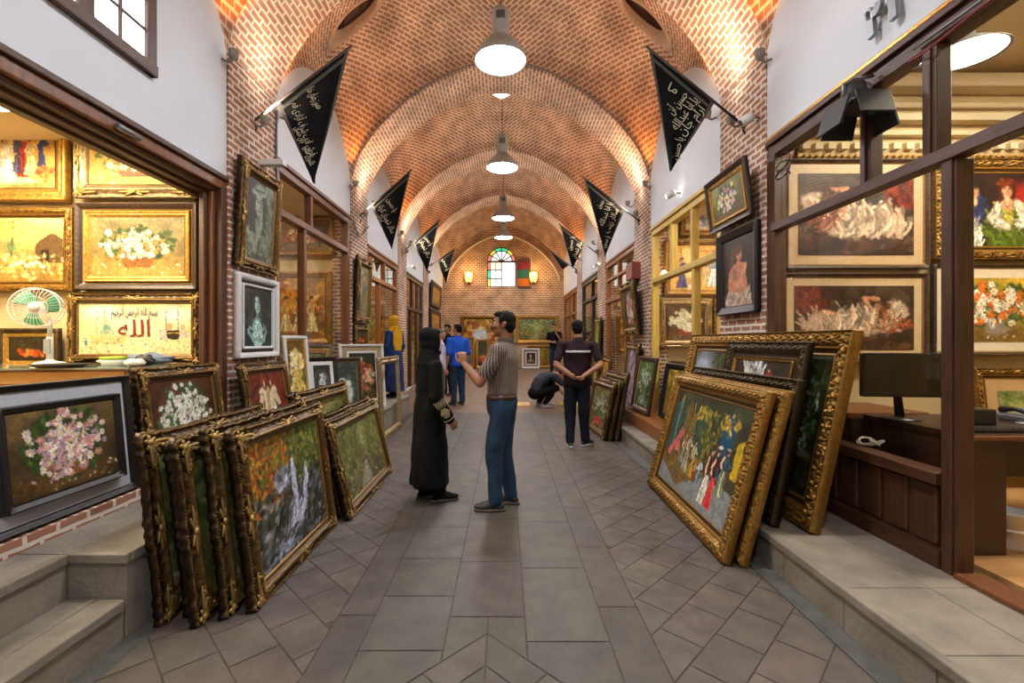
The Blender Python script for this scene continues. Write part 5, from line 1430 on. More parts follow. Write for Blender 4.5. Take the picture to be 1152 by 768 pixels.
N_PIC = [0]
def picture(name, label, group, w, h, paint=None, style='ornate', fw=0.1, dep=0.06, step=0.02, orn=0, mat_w=0.0, mat_col='#c9c6bd', mat_style='goldplain', slip=0.0, res=0.012, cat='framed painting', edge=None, box=0.0, empty=False, wood=False, slip_col=None):
    """root at the bottom centre of the back; x right, z up, front towards -Y"""
    N_PIC[0] += 1
    root = thing(name, label, cat, group=group)
    mt = 'paintwood' if style in ('plain', 'black', 'white') or wood else 'gilt'
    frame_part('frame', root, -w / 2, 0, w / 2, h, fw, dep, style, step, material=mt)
    if orn: ornaments(root, w, h, fw, dep, orn)
    iw, ih, z0 = w - 2 * fw, h - 2 * fw, fw
    y = -dep * 0.3
    if not empty:
        m = MB(); m.box((-w / 2 + fw * 0.4, -dep * 0.22, fw * 0.4), (w / 2 - fw * 0.4, -0.002, h - fw * 0.4)); m.build('backing_board', M['board'], root)
    if mat_w:
        c = np.array(hexc(mat_col))
        V = []; 
        o = (-iw / 2, z0, iw / 2, z0 + ih); n = (-iw / 2 + mat_w, z0 + mat_w, iw / 2 - mat_w, z0 + ih - mat_w)
        V = [(o[0], y, o[1]), (o[2], y, o[1]), (o[2], y, o[3]), (o[0], y, o[3]), (n[0], y + 0.002, n[1]), (n[2], y + 0.002, n[1]), (n[2], y + 0.002, n[3]), (n[0], y + 0.002, n[3])]
        Q = [(0, 1, 5, 4), (1, 2, 6, 5), (2, 3, 7, 6), (3, 0, 4, 7)]
        mesh_np('mat_board', V, Q, M['paintwood'], root, cols=np.tile(c, (8, 1)), smooth=False)
        iw -= 2 * mat_w; ih -= 2 * mat_w; z0 += mat_w
    if slip:
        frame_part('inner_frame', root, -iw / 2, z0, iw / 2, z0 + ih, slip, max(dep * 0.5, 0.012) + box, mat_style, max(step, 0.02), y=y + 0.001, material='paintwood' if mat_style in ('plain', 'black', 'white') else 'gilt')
        iw -= 2 * slip; ih -= 2 * slip; z0 += slip
        y -= 0.004 + box * 0.6
    if paint is not None:
        p = Pic(iw, ih, res, seed=N_PIC[0])
        paint(p)
        p.finish()
        cols = lin(np.clip(p.C, 0, 1))
        V = np.stack([-iw / 2 + p.X / p.a * iw, np.full(p.X.shape, y - 0.003), z0 + p.Y * ih], -1).reshape(-1, 3)
        q = grid_quads(p.nx, p.ny)[:, ::-1]
        mesh_np('canvas', V, q, M['canvas'], root, cols=cols.reshape(-1, 3))
    return root
M['board'] = mat('backing_board', '#5a4632', 0.8, nscale=10, namt=0.2)

def place(root, BL, BR, lean=0.0, drop=0.0):
    """stand a picture between two bottom corners (as its viewer sees them, left then right), leaning back by an angle"""
    BL = Vector(BL); BR = Vector(BR)
    x = (BR - BL).normalized(); z0 = Vector((0, 0, 1)); z0 = (z0 - x * x.dot(z0)).normalized()
    f = x.cross(z0)                                   # towards the viewer
    z = (z0 * math.cos(lean) - f * math.sin(lean)).normalized()
    y = z.cross(x)
    c = (BL + BR) / 2
    root.matrix_world = Matrix(((x.x, y.x, z.x, c.x), (x.y, y.y, z.y, c.y), (x.z, y.z, z.z, c.z), (0, 0, 0, 1)))
    return root

def lean_pic(name, label, group, BL, BR, h, off, **kw):
    """off: how far the top stands back from the foot"""
    w = (Vector(BR) - Vector(BL)).length
    r = picture(name, label, group, w, h, **kw)
    return place(r, BL, BR, math.asin(off / h))

def face_pic(name, label, group, x0, y0, x1, y1, Y, tilt=0.0, **kw):
    """picture facing the camera on a cross wall at depth Y, from its outline in the photograph"""
    a = wp(x0, y1, Y); b = wp(x1, y1, Y); t = wp(x0, y0, Y)
    r = picture(name, label, group, b.x - a.x, t.z - a.z, **kw)
    return place(r, a, b, tilt)

def wall_pic(name, label, group, side, y0, y1, z0, z1, off=0.02, tilt=0.0, **kw):
    """picture hung on a corridor wall between depths y0 < y1"""
    X = WL + off if side < 0 else WR - off
    a, b = ((X, y0, z0), (X, y1, z0)) if side < 0 else ((X, y1, z0), (X, y0, z0))
    r = picture(name, label, group, y1 - y0, z1 - z0, **kw)
    return place(r, a, b, tilt)
# ------------------------------------------------------------------ the pictures
FLW = [(0.95, 0.93, 0.88), (0.9, 0.85, 0.8), (0.86, 0.7, 0.68), (0.93, 0.9, 0.78)]
def pnt(fn, *a, **k): return lambda p: fn(p, *a, **k)

# ---- left side, near
lean_pic('framed_painting', 'pink and white blooms, wide pale mat and black frame, above the near steps', None,
         (-2.525, 2.16, .505), (-2.525, 3.10, .505), .77, .07, style='black', fw=.042, dep=.045, mat_w=.07, mat_col='#b4bac2', mat_style='black', slip=.042, box=.03, res=.0055, step=.03,
         paint=pnt(bouquet, (0.16, 0.11, 0.06), (0.42, 0.34, 0.2), [(0.9, 0.82, 0.78), (0.93, 0.9, 0.86), (0.82, 0.55, 0.58), (0.75, 0.6, 0.7)], n=150, r=.048, rx=.36, ry=.37, cy=.56))
lean_pic('framed_painting', 'dark painting of clustered white daisies in a bronze frame on the brick course', None,
         (-2.49, 3.15, .505), (-2.49, 4.05, .505), .80, .10, style='bronze', fw=.1, dep=.06, orn=8, res=.006, step=.012,
         paint=pnt(bouquet, (0.14, 0.08, 0.04), (0.3, 0.16, 0.08), [(0.92, 0.92, 0.9), (0.86, 0.9, 0.86)], core=(0.8, 0.7, 0.1), n=230, r=.040, rx=.37, ry=.42, cy=.46, vase=None, leaf=((0.16, 0.26, 0.12), (0.24, 0.36, 0.2), (0.4, 0.2, 0.1))))
lean_pic('framed_painting', 'red painting of two pale horses in a bronze frame leaning on the brick pier', None,
         (-2.34, 4.22, .425), (-2.34, 5.10, .425), .86, .15, style='bronze', fw=.1, dep=.055, orn=6, res=.008, step=.016, paint=pic_horses)
lean_pic('framed_painting', 'waterfall and autumn forest painting in front of the row of standing bronze frames', None,
         (-1.42, 2.52, 0), (-1.42, 3.72, 0), 1.0, .13, style='bronze', fw=.115, dep=.07, orn=10, res=.0055, step=.009, paint=pic_waterfall)
for k, (x, y0, y1, h, st, lb, pn) in enumerate([
    (-1.53, 2.46, 3.66, 1.02, 'ornate', 'dark ornate frame standing directly behind the waterfall painting', pic_garden),
    (-1.635, 2.38, 3.60, .98, 'bronze', 'bronze beaded frame in the standing row, jutting furthest toward the camera', pic_landscape),
    (-1.73, 2.47, 3.50, .93, 'ornate', 'short dark carved frame in the standing row, next to last toward the steps', pic_still),
    (-1.835, 2.40, 3.62, 1.0, 'bronze', 'last bronze frame of the standing row, against the stone platform', pic_garden)]):
    lean_pic('framed_painting', lb, None, (x, y0, 0), (x, y1, 0), h, .115, style=st, fw=.115, dep=.055, orn=8, res=.02, step=.009, paint=pn)
lean_pic('framed_painting', 'dark ornate frame rising behind the waterfall painting, its carved top showing', None,
         (-1.66, 3.76, 0), (-1.66, 5.0, 0), 1.06, .13, style='ornate', fw=.12, dep=.07, orn=8, res=.015, step=.012, paint=pic_garden)
lean_pic('framed_painting', 'garden path painting in a bronze frame on the floor, next beyond the waterfall', None,
         (-1.33, 3.80, 0), (-1.33, 5.22, 0), .83, .2, style='bronze', fw=.11, dep=.065, orn=8, res=.007, step=.011, paint=pic_garden)
lean_pic('framed_painting', 'bronze frame almost hidden behind the garden path painting', None,
         (-1.425, 3.87, 0), (-1.425, 5.3, 0), .86, .2, style='ornate', fw=.11, dep=.065, orn=6, res=.03, step=.014, paint=pic_landscape)
lean_pic('framed_painting', 'white and gold frame with amber blossoms leaning inside the second shop front', None,
         (-2.47, 5.2, .425), (-2.40, 5.66, .425), 1.15, .1, style='white', fw=.05, dep=.04, slip=.03, mat_style='goldplain', res=.012, step=.03,
         paint=pnt(bouquet, (0.3, 0.18, 0.05), (0.5, 0.34, 0.1), [(0.95, 0.9, 0.7), (0.85, 0.7, 0.35)], n=60, r=.06, rx=.4, ry=.36, cy=.5, vase=None))
lean_pic('framed_painting', 'dark frame with a white inner border, half hidden among the frames on the platform', None,
         (-2.46, 5.72, .425), (-2.2, 6.1, .425), .88, .12, style='black', fw=.06, dep=.05, mat_w=.05, mat_col='#d5d6d6', res=.012, step=.03, paint=pnt(pic_portrait, (0.9, 0.95, 0.92)))
lean_pic('framed_painting', 'dark wooden frame with a grey green picture of two white animals on the platform', None,
         (-2.42, 6.22, .425), (-2.02, 6.5, .425), .86, .14, style='plain', fw=.075, dep=.05, res=.008, step=.03,
         paint=lambda p: (pic_abstract(p, [(0.2, 0.26, 0.22), (0.3, 0.36, 0.3), (0.14, 0.18, 0.16)]), p.ell(p.a * .4, .4, .1, .2, (.8, .83, .8)), p.ell(p.a * .4, .62, .07, .07, (.85, .87, .84)), p.ell(p.a * .65, .38, .09, .18, (.7, .74, .7)), p.ell(p.a * .65, .58, .06, .06, (.78, .8, .78))))
lean_pic('framed_painting', 'large white frame with dark red flowers at the far end of the platform', None,
         (-2.54, 7.05, .425), (-1.97, 7.52, .425), 1.04, .12, style='white', fw=.045, dep=.04, mat_w=.07, mat_col='#9c8a6a', slip=.04, mat_style='white', res=.01, step=.04,
         paint=pnt(bouquet, (0.08, 0.08, 0.05), (0.14, 0.14, 0.08), [(0.75, 0.35, 0.3), (0.8, 0.7, 0.6), (0.5, 0.16, 0.12)], n=60, r=.06, rx=.4, ry=.36, cy=.5, vase=None))
lean_pic('empty_frame', 'empty silver bronze carved frame standing before the pale ledge', None,
         (-1.85, 6.75, 0.0), (-1.85, 8.0, 0.0), 1.25, .06, style='silver', fw=.11, dep=.06, orn=8, step=.014, empty=True, cat='picture frame')
# hung on the piers
wall_pic('framed_painting', 'sepia portrait of a girl in a sun hat, gilded frame on the pier', None, -1, 4.30, 5.06, 2.22, 3.25, off=.03, tilt=-.05, style='bronze', fw=.12, dep=.07, orn=9, res=.006, step=.011, paint=pnt(pic_portrait, (0.62, 0.66, 0.56), hat=True))
wall_pic('framed_painting', 'white framed monochrome portrait of a long haired woman holding a white puppy', None, -1, 4.31, 5.09, 1.33, 2.17, off=.025, style='white', fw=.065, dep=.06, mat_w=.03, mat_col='#4a3a31', mat_style='white', slip=.028, res=.005, step=.03, paint=pnt(pic_portrait, (0.74, 0.9, 0.86), dog=True))
wall_pic('framed_painting', 'tall dark ornate frame with muted figures on the second pier', None, -1, 7.70, 8.5, 1.83, 2.95, off=.03, tilt=-.04, style='ornate', fw=.13, dep=.08, orn=6, res=.014, step=.02, paint=pnt(pic_abstract, [(0.42, 0.4, 0.3), (0.6, 0.5, 0.4), (0.3, 0.34, 0.28), (0.66, 0.62, 0.5)]))
wall_pic('framed_painting', 'small dark frame under the tall ornate one on the second pier', None, -1, 7.72, 8.45, 1.36, 1.78, off=.03, style='ornate', fw=.09, dep=.05, orn=5, res=.02, step=.025, paint=pic_still)
wall_pic('framed_painting', 'upper dark framed golden picture near the end of the left wall', None, -1, 15.5, 17.7, 2.72, 3.62, off=.03, tilt=-.06, style='plain', fw=.22, dep=.09, res=.03, step=.05, paint=pic_gold)
wall_pic('framed_painting', 'lower dark framed golden picture near the end of the left wall', None, -1, 15.5, 17.7, 1.75, 2.66, off=.03, style='plain', fw=.2, dep=.09, res=.03, step=.05, paint=pic_gold)
# inside the bright near shop
YS = 4.2
face_pic('framed_painting', 'golden wedding party painting, highest in the bright shop', None, -22, 92, 80, 228, YS, style='goldplain', fw=.13, dep=.06, res=.009, step=.02, paint=pic_scene)
face_pic('framed_painting', 'white blossom and basket painting high in the bright shop, in a brown carved frame', None, 87, 128, 224, 224, YS, style='silver', fw=.13, dep=.06, orn=8, res=.009, step=.014, paint=pnt(bouquet, (0.75, 0.6, 0.25), (0.6, 0.46, 0.2), [(0.95, 0.92, 0.85), (0.92, 0.8, 0.6)], n=70, r=.07, rx=.4, ry=.36, cy=.6, ground=(0.8, 0.72, 0.3)))
face_pic('framed_painting', 'golden landscape with a ruin and sheep in the bright shop', None, -22, 234, 86, 329, YS, style='gold', fw=.1, dep=.06, res=.009, step=.018, paint=pic_ruin)
face_pic('framed_painting', 'white flowers spilling from a basket, brown and gold frame above the calligraphy panel', None, 89, 229, 226, 327, YS, style='plain', fw=.075, dep=.06, slip=.06, res=.008, step=.02, paint=pnt(bouquet, (0.62, 0.5, 0.26), (0.5, 0.46, 0.3), FLW + [(0.85, 0.5, 0.3)], n=90, r=.05, rx=.36, ry=.26, cy=.55, ground=(0.72, 0.56, 0.28)))
cal = face_pic('framed_calligraphy', 'calligraphy panel with domes and minarets above the shop counter, ornate bronze frame', None, 80, 331, 227, 409, YS, style='bronze', fw=.09, dep=.05, orn=9, res=.005, step=.012, paint=pic_mosque, cat='framed calligraphy')
M['ink_blue'] = mat('blue_ink', '#26306b', 0.6, nscale=30, namt=0.2)
M['ink_red'] = mat('rust_ink', '#7a2a12', 0.6, nscale=30, namt=0.2)
def cal_m(x, z): return Matrix.Translation((x, -0.026, z)) @ Matrix.Rotation(PI / 2, 4, 'X')
lettering('بسم الله الرحمن الرحیم', .105, M['ink_blue'], cal, cal_m(0.0, .475), wide=.42)
lettering('الله', .22, M['ink_red'], cal, cal_m(0.0, .315), wide=.29)
face_pic('framed_painting', 'small dark painting of red apples low behind the fan', None, 2, 369, 70, 416, YS, style='plain', fw=.05, dep=.05, slip=.04, res=.012, step=.03, paint=pic_still)

# ---- right side, near
lean_pic('framed_painting', 'large gilded painting of a court gathering with a lady in red, nearest the paving', None,
         (1.54, 4.77, 0), (1.50, 3.03, 0), 1.2, .31, style='gold', fw=.16, dep=.07, res=.0062, step=.009, paint=pic_court)
lean_pic('framed_painting', 'gilded frame pressed against the back of the court gathering painting', None,
         (1.64, 4.86, 0), (1.60, 3.0, 0), 1.21, .31, style='gold', fw=.14, dep=.06, res=.03, step=.014, paint=pic_court)
lean_pic('framed_painting', 'black carved frame standing on the step behind the gilded court painting', None,
         (1.88, 4.9, .222), (1.88, 3.12, .222), 1.03, .2, style='darkrelief', fw=.15, dep=.065, res=.03, step=.012, paint=pic_darkgarden)
lean_pic('framed_painting', 'brown carved frame with white and red figures, wedged before the dark garden picture', None,
         (1.97, 4.42, .222), (1.97, 3.25, .222), 1.3, .25, style='darkrelief', fw=.15, dep=.055, slip=.02, res=.008, step=.012,
         paint=lambda p: (pnt(pic_abstract, [(0.14, 0.1, 0.06), (0.2, 0.15, 0.08), (0.1, 0.09, 0.06)])(p), p.folds((p.a * .2, .62, p.a * .5, .86), (.8, .8, .78), 70, .16, 1.2), figure(p, p.a * .34, .66, .3, (.8, .8, .76), (.7, .7, .68)), figure(p, p.a * .66, .64, .32, (.72, .2, .12), (.62, .16, .1)), figure(p, p.a * .5, .2, .5, (.6, .5, .3), (.4, .3, .2))))
lean_pic('framed_painting', 'very large gold scroll carved frame with a dark garden scene, standing highest on the step', None,
         (2.08, 5.6, .222), (2.08, 3.0, .222), 1.38, .29, style='relief', fw=.19, dep=.085, res=.009, step=.010, paint=pic_darkgarden)
lean_pic('framed_painting', 'gilt frame barely showing behind the dark garden picture on the step', None,
         (2.185, 5.5, .222), (2.185, 3.28, .222), 1.3, .27, style='goldplain', fw=.12, dep=.05, res=.05, step=.03, paint=pic_darkgarden)
wall_pic('framed_painting', 'flower painting with lilac blooms tilted forward on the near right pier', None, 1, 4.29, 5.14, 2.70, 3.27, off=.09, tilt=-.13, style='plain', fw=.07, dep=.05, slip=.04, res=.006, step=.02,
         paint=pnt(bouquet, (0.3, 0.3, 0.12), (0.5, 0.48, 0.25), [(0.85, 0.7, 0.75), (0.88, 0.86, 0.5), (0.6, 0.4, 0.6), (0.9, 0.88, 0.8)], n=70, r=.06, rx=.28, ry=.34, cy=.52, vase=None))
wall_pic('framed_painting', 'black framed brown painting of a draped pair under the lilac flowers', None, 1, 4.30, 5.1, 1.78, 2.66, off=.03, style='black', fw=.09, dep=.06, res=.006, step=.02, paint=pic_nude_pair)
# stack in front of the second pier
lean_pic('framed_painting', 'white flowers over red pot painting, foremost of the stack on the paving', None,
         (1.46, 8.0, 0.0), (1.53, 6.86, 0), .86, .17, style='bronze', fw=.1, dep=.07, orn=6, res=.01, step=.016, paint=pnt(pic_tall_flowers, (0.5, 0.45, 0.25), [(0.88, 0.86, 0.78), (0.8, 0.78, 0.66)], (0.72, 0.2, 0.1)))
for x, lb in ((1.565, 'bronze frame second in the stack behind the white flowers over red pot'), (1.665, 'dark frame at the back of the stack on the paving')):
    lean_pic('framed_painting', lb, None, (x, 8.0, 0.0), (x + .05, 6.84, 0), .84 + (x - 1.5), .165, style='ornate', fw=.1, dep=.055, orn=6, res=.03, step=.02, paint=pic_landscape)
lean_pic('framed_painting', 'dark framed painting of pale flowers on green, on the wooden plinth', None,
         (2.12, 7.52, .402), (2.12, 6.66, .402), .87, .14, style='plain', fw=.085, dep=.06, res=.009, step=.03, paint=pnt(pic_tall_flowers, (0.28, 0.42, 0.2), [(0.85, 0.88, 0.8), (0.75, 0.82, 0.72)], (0.5, 0.5, 0.45)))
lean_pic('framed_painting', 'dark framed sandy landscape leaning under the yellow shop window', None,
         (2.27, 6.6, .402), (2.27, 5.62, .402), .8, .12, style='black', fw=.09, dep=.06, res=.012, step=.03, paint=pnt(pic_landscape, True))
wall_pic('framed_painting', 'dark ornate frame with pink flowers hung on the second right pier', None, 1, 7.9, 8.85, 1.62, 2.58, off=.08, tilt=-.1, style='ornate', fw=.14, dep=.08, orn=6, res=.014, step=.02, paint=pnt(bouquet, (0.12, 0.12, 0.1), (0.3, 0.32, 0.28), [(0.8, 0.4, 0.5), (0.85, 0.8, 0.78), (0.6, 0.2, 0.25)], n=40, r=.08, rx=.3, ry=.38, cy=.5, vase=None))
lean_pic('framed_painting', 'carved frame with lilac flowers standing under the hung pink flowers', None,
         (2.25, 8.75, .05), (2.25, 7.95, .02), 1.42, .12, style='ornate', fw=.11, dep=.06, orn=5, res=.014, step=.025, paint=pnt(pic_abstract, [(0.5, 0.42, 0.5), (0.8, 0.75, 0.78), (0.35, 0.25, 0.3), (0.25, 0.25, 0.2)]))
# inside the shop with the desk
face_pic('framed_painting', 'reclining figure in white drapery, upper picture behind the glass', None, 881, 180, 1042, 303, YS, style='plain', fw=.045, dep=.05, mat_w=.085, mat_col='#c6ab84', res=.008, step=.03, paint=pic_recline)
face_pic('framed_painting', 'reclining figure with a red sash, lower picture behind the glass', None, 878, 307, 1041, 408, YS, style='plain', fw=.05, dep=.05, mat_w=.07, mat_col='#cdb58e', res=.008, step=.03, paint=pnt(pic_recline, True))
face_pic('framed_painting', 'gilt relief frame with a lady in green and her companion', None, 1047, 180, 1190, 293, YS, style='relief', fw=.13, dep=.06, res=.007, step=.012, paint=pic_couple)
face_pic('framed_painting', 'white daisies on yellow in a cream frame, above the desk', None, 1047, 297, 1190, 400, YS, style='plain', fw=.045, dep=.05, mat_w=.085, mat_col='#d9cdb4', res=.007, step=.03,
         paint=pnt(bouquet, (0.55, 0.45, 0.12), (0.72, 0.6, 0.2), [(0.95, 0.94, 0.9), (0.92, 0.9, 0.84), (0.85, 0.4, 0.15)], core=(0.85, 0.6, 0.05), n=90, r=.06, rx=.38, ry=.3, cy=.56, vase='vase'))
face_pic('framed_painting', 'gold carved frame with a cream mat standing behind the desk', None, 1103, 414, 1200, 520, 3.95, tilt=.1, style='relief', fw=.1, dep=.05, mat_w=.1, mat_col='#bf9a6c', res=.02, step=.014, paint=pic_landscape)
face_pic('framed_painting', 'narrow black frame wedged behind the gold carved one at the desk', None, 1092, 418, 1170, 520, 4.06, tilt=.05, style='black', fw=.06, dep=.04, res=.04, step=.03, paint=pic_still)
# ---- pictures inside the farther shops (on their far cross walls)
Y2 = 7.62
face_pic('framed_painting', 'gold framed flower piece, upper picture in the second left shop', None, 305, 243, 376, 288, Y2, style='gold', fw=.1, dep=.06, res=.016, step=.03, paint=pnt(bouquet, (0.3, 0.2, 0.1), (0.45, 0.32, 0.15), [(0.9, 0.8, 0.6), (0.75, 0.3, 0.2), (0.85, 0.82, 0.7)], n=50, r=.07, rx=.36, ry=.32, cy=.5, vase=None))
face_pic('framed_painting', 'gold framed figure painting at eye level in the second left shop', None, 300, 305, 374, 388, Y2, style='gold', fw=.12, dep=.06, res=.016, step=.03, paint=pic_gold)
face_pic('framed_painting', 'gold framed picture low in the second left shop', None, 310, 392, 372, 432, Y2, style='goldplain', fw=.09, dep=.06, res=.02, step=.04, paint=pic_landscape)
Y3 = 11.02
face_pic('framed_painting', 'golden upper picture in the amber left shop', None, 396, 292, 434, 338, Y3, style='gold', fw=.12, dep=.06, res=.02, step=.05, paint=pic_gold)
face_pic('framed_painting', 'golden lower picture in the amber left shop', None, 394, 341, 434, 388, Y3, style='gold', fw=.12, dep=.06, res=.02, step=.05, paint=pic_landscape)
Y4 = 14.42
face_pic('framed_painting', 'upper picture in the dark far left shop', None, 440, 306, 466, 342, Y4, style='gold', fw=.12, dep=.06, res=.03, step=.06, paint=pic_gold)
face_pic('framed_painting', 'lower picture in the dark far left shop', None, 440, 345, 466, 384, Y4, style='gold', fw=.12, dep=.06, res=.03, step=.06, paint=pic_gold)
face_pic('framed_painting', 'blue and white figures, highest picture in the yellow framed shop', None, 764, 206, 826, 266, Y2, style='gold', fw=.1, dep=.06, res=.014, step=.03, paint=lambda p: (pic_scene(p), figure(p, p.a * .3, .1, .8, (.25, .3, .6), (.9, .9, .9)), figure(p, p.a * .65, .1, .75, (.9, .9, .92), (.3, .36, .6)), p.blob_dabs(60, p.a * .5, .3, p.a * .4, .25, [(.3, .36, .62), (.92, .92, .95), (.6, .65, .8)], .06)))
face_pic('framed_painting', 'party in blue and gold, middle picture in the yellow framed shop', None, 747, 270, 826, 333, Y2, style='gold', fw=.1, dep=.06, res=.014, step=.03, paint=lambda p: (pic_scene(p), figure(p, p.a * .2, .05, .7, (.2, .26, .5), (.2, .26, .5)), figure(p, p.a * .75, .08, .8, (.85, .86, .9), (.5, .56, .7))))
face_pic('framed_painting', 'white bouquet with a red basket, lowest picture in the yellow framed shop', None, 741, 336, 800, 390, Y2, style='silver', fw=.12, dep=.06, orn=6, res=.012, step=.025, paint=pnt(bouquet, (0.2, 0.1, 0.06), (0.3, 0.18, 0.1), [(0.95, 0.93, 0.88), (0.92, 0.9, 0.8)], n=70, r=.07, rx=.38, ry=.28, cy=.58, vase='pot'))
face_pic('framed_painting', 'tall ornate picture beside the red basket bouquet in the yellow framed shop', None, 802, 336, 850, 390, Y2, style='gold', fw=.1, dep=.06, res=.02, step=.04, paint=pic_gold)
face_pic('framed_painting', 'upper golden picture in the amber shop across the way', None, 693, 303, 716, 346, Y3, style='gold', fw=.1, dep=.06, res=.02, step=.05, paint=pic_gold)
face_pic('framed_painting', 'lower golden picture in the amber shop across the way', None, 693, 349, 716, 396, Y3, style='gold', fw=.1, dep=.06, res=.02, step=.05, paint=pic_gold)
face_pic('framed_painting', 'picture in the far shop with black posts', None, 664, 330, 680, 380, Y4, style='gold', fw=.1, dep=.06, res=.03, step=.06, paint=pic_landscape)
lean_pic('framed_painting', 'carved frame leaning outside the amber shop across the way', None,
         (2.28, 10.9, .17), (2.28, 10.1, .13), 1.0, .1, style='ornate', fw=.12, dep=.06, res=.03, step=.04, paint=pic_gold)
lean_pic('framed_painting', 'tall narrow frame against the third right pier', None,
         (2.3, 11.9, .2), (2.3, 11.2, .18), 1.9, .08, style='ornate', fw=.12, dep=.06, res=.03, step=.04, paint=pic_landscape)
# ---- against the end wall
face_pic('framed_painting', 'wide gold framed picture with a pale dome on the end wall', None, 518, 355, 578, 405, 18.99, style='gold', fw=.16, dep=.08, res=.03, step=.06, paint=lambda p: (pic_gold(p), p.ell(p.a * .35, .55, .2, .22, (.8, .82, .84))))
face_pic('framed_painting', 'gold framed green woodland landscape on the end wall', None, 580, 355, 628, 386, 18.99, style='goldplain', fw=.16, dep=.08, res=.025, step=.06, paint=pic_landscape)
face_pic('framed_painting', 'orange autumn landscape under the green woodland one', None, 591, 388, 626, 413.5, 18.85, style='goldplain', fw=.12, dep=.07, res=.025, step=.06, paint=pnt(pic_landscape, True))
face_pic('framed_painting', 'white framed dark portrait standing before the autumn landscape', None, 587, 391.5, 607.5, 414.6, 18.4, tilt=.1, style='white', fw=.09, dep=.06, mat_w=.05, mat_col='#8a5a30', slip=.05, mat_style='white', res=.015, step=.05, paint=pnt(pic_portrait, (0.9, 0.7, 0.5), color=True))
face_pic('framed_painting', 'gold frame standing beyond the man in blue', None, 519, 378, 534, 414.4, 18.5, tilt=.08, style='goldplain', fw=.12, dep=.07, res=.03, step=.06, paint=pic_gold)
face_pic('framed_painting', 'second gold frame from the left along the end wall floor', None, 535, 381, 550, 414.4, 18.5, tilt=.08, style='goldplain', fw=.12, dep=.07, res=.03, step=.06, paint=pic_still)
face_pic('framed_painting', 'pale gold frame at the end wall, seen past the striped shirt', None, 551, 384, 575, 414.4, 18.5, tilt=.08, style='goldplain', fw=.12, dep=.07, res=.03, step=.06, paint=pic_ruin)
# ---- lying on the paving by the squatting man
def flat_pic(name, label, x0, x1, y0, y1, **kw):
    r = picture(name, label, None, x1 - x0, y1 - y0, **kw)
    s = 0.05
    z = Vector((0, 1, s)).normalized(); x = Vector((1, 0, 0)); y = z.cross(x)
    c = Vector(((x0 + x1) / 2, y0, floor_z(y0) + 0.003))
    r.matrix_world = Matrix(((x.x, y.x, z.x, c.x), (x.y, y.y, z.y, c.y), (x.z, y.z, z.z, c.z), (0, 0, 0, 1)))
    return r
flat_pic('framed_painting', 'yellow green painting lying flat on the paving before the squatting man', 1.2, 1.75, 9.75, 10.35, style='goldplain', fw=.04, dep=.025, res=.02, step=.05, paint=pnt(pic_abstract, [(0.6, 0.62, 0.1), (0.35, 0.45, 0.12), (0.8, 0.75, 0.3), (0.2, 0.28, 0.1)]))
flat_pic('framed_painting', 'beige sketch lying flat on the paving behind the squatting man', .16, .56, 9.85, 10.3, style='goldplain', fw=.02, dep=.02, res=.02, step=.05, paint=pnt(pic_abstract, [(0.75, 0.62, 0.42), (0.85, 0.76, 0.6), (0.6, 0.4, 0.22)]))
M['blue_bag'] = mat('blue_bag_cloth', '#5f6d85', 0.7, nscale=12, namt=0.25, bump=0.3)
M['teal'] = mat('teal_card', '#3f8a94', 0.5, nscale=20, namt=0.3); M['paper'] = mat('white_paper', '#d5d3cc', 0.8, nscale=6, namt=0.05)
window_counter()
# ------------------------------------------------------------------ lamps of the vault
def spot(name, parent, loc, aim, col, watt, size, blend=0.8, rad=0.04):
    d = bpy.data.lights.new(name, 'SPOT'); d.energy = watt; d.color = col; d.spot_size = math.radians(size); d.spot_blend = blend; d.shadow_soft_size = rad
    o = link(bpy.data.objects.new(name, d), parent)
    v = (Vector(aim) - Vector(loc)).normalized()
    o.matrix_local = Matrix.Translation(Vector(loc) - (parent.location if parent else Vector())) @ v.to_track_quat('-Z', 'Y').to_matrix().to_4x4()
    return o

def highbay(x, y, z, r, label, top):
    t = thing('pendant_lamp', label, 'pendant lamp', (x, y, z))
    m = MB(); m.lathe([(r * 0.97, 0.03), (r * 0.99, 0.0), (r * 1.0, 0.02), (r * 0.97, 0.07), (r * 0.78, 0.17), (r * 0.5, 0.265), (r * 0.36, 0.30), (r * 0.33, 0.29), (r * 0.46, 0.255), (r * 0.74, 0.16), (r * 0.93, 0.06)], n=40, caps=False)
    m.build('reflector', M['enamel'], t)
    m = MB(); m.lathe([(r * 0.33, 0.29), (r * 0.35, 0.32), (r * 0.35, 0.60), (r * 0.31, 0.65), (r * 0.08, 0.67)], n=32); b = m.build('ballast_housing', M['enamel'], t)
    m = MB()
    for k in range(5):
        a = -PI / 2 + (k - 2) * 0.2
        m.box((-0.006, -0.004, 0.48), (0.006, 0.004, 0.58), Matrix.Rotation(a + PI / 2, 4, 'Z') @ Matrix.Translation((0, -r * 0.352, 0)))
    m.build('cooling_slot', M['black_matte'], b)
    m = MB(); m.lathe([(0.001, 0.012), (r * 0.5, 0.016), (r * 0.955, 0.034), (r * 0.955, 0.044), (0.001, 0.044)], n=40, caps=False); m.build('diffuser', M['lamp_disc'], t)
    m = MB(); m.tube([(0, 0, 0.66), (0, 0, top - z)], 0.009, 6); m.build('suspension_cord', M['black_matte'], t)
    m = MB(); m.lathe([(0.02, 0.65), (0.035, 0.69), (0.01, 0.73)], n=12); m.build('hook', M['grey_metal'], t)
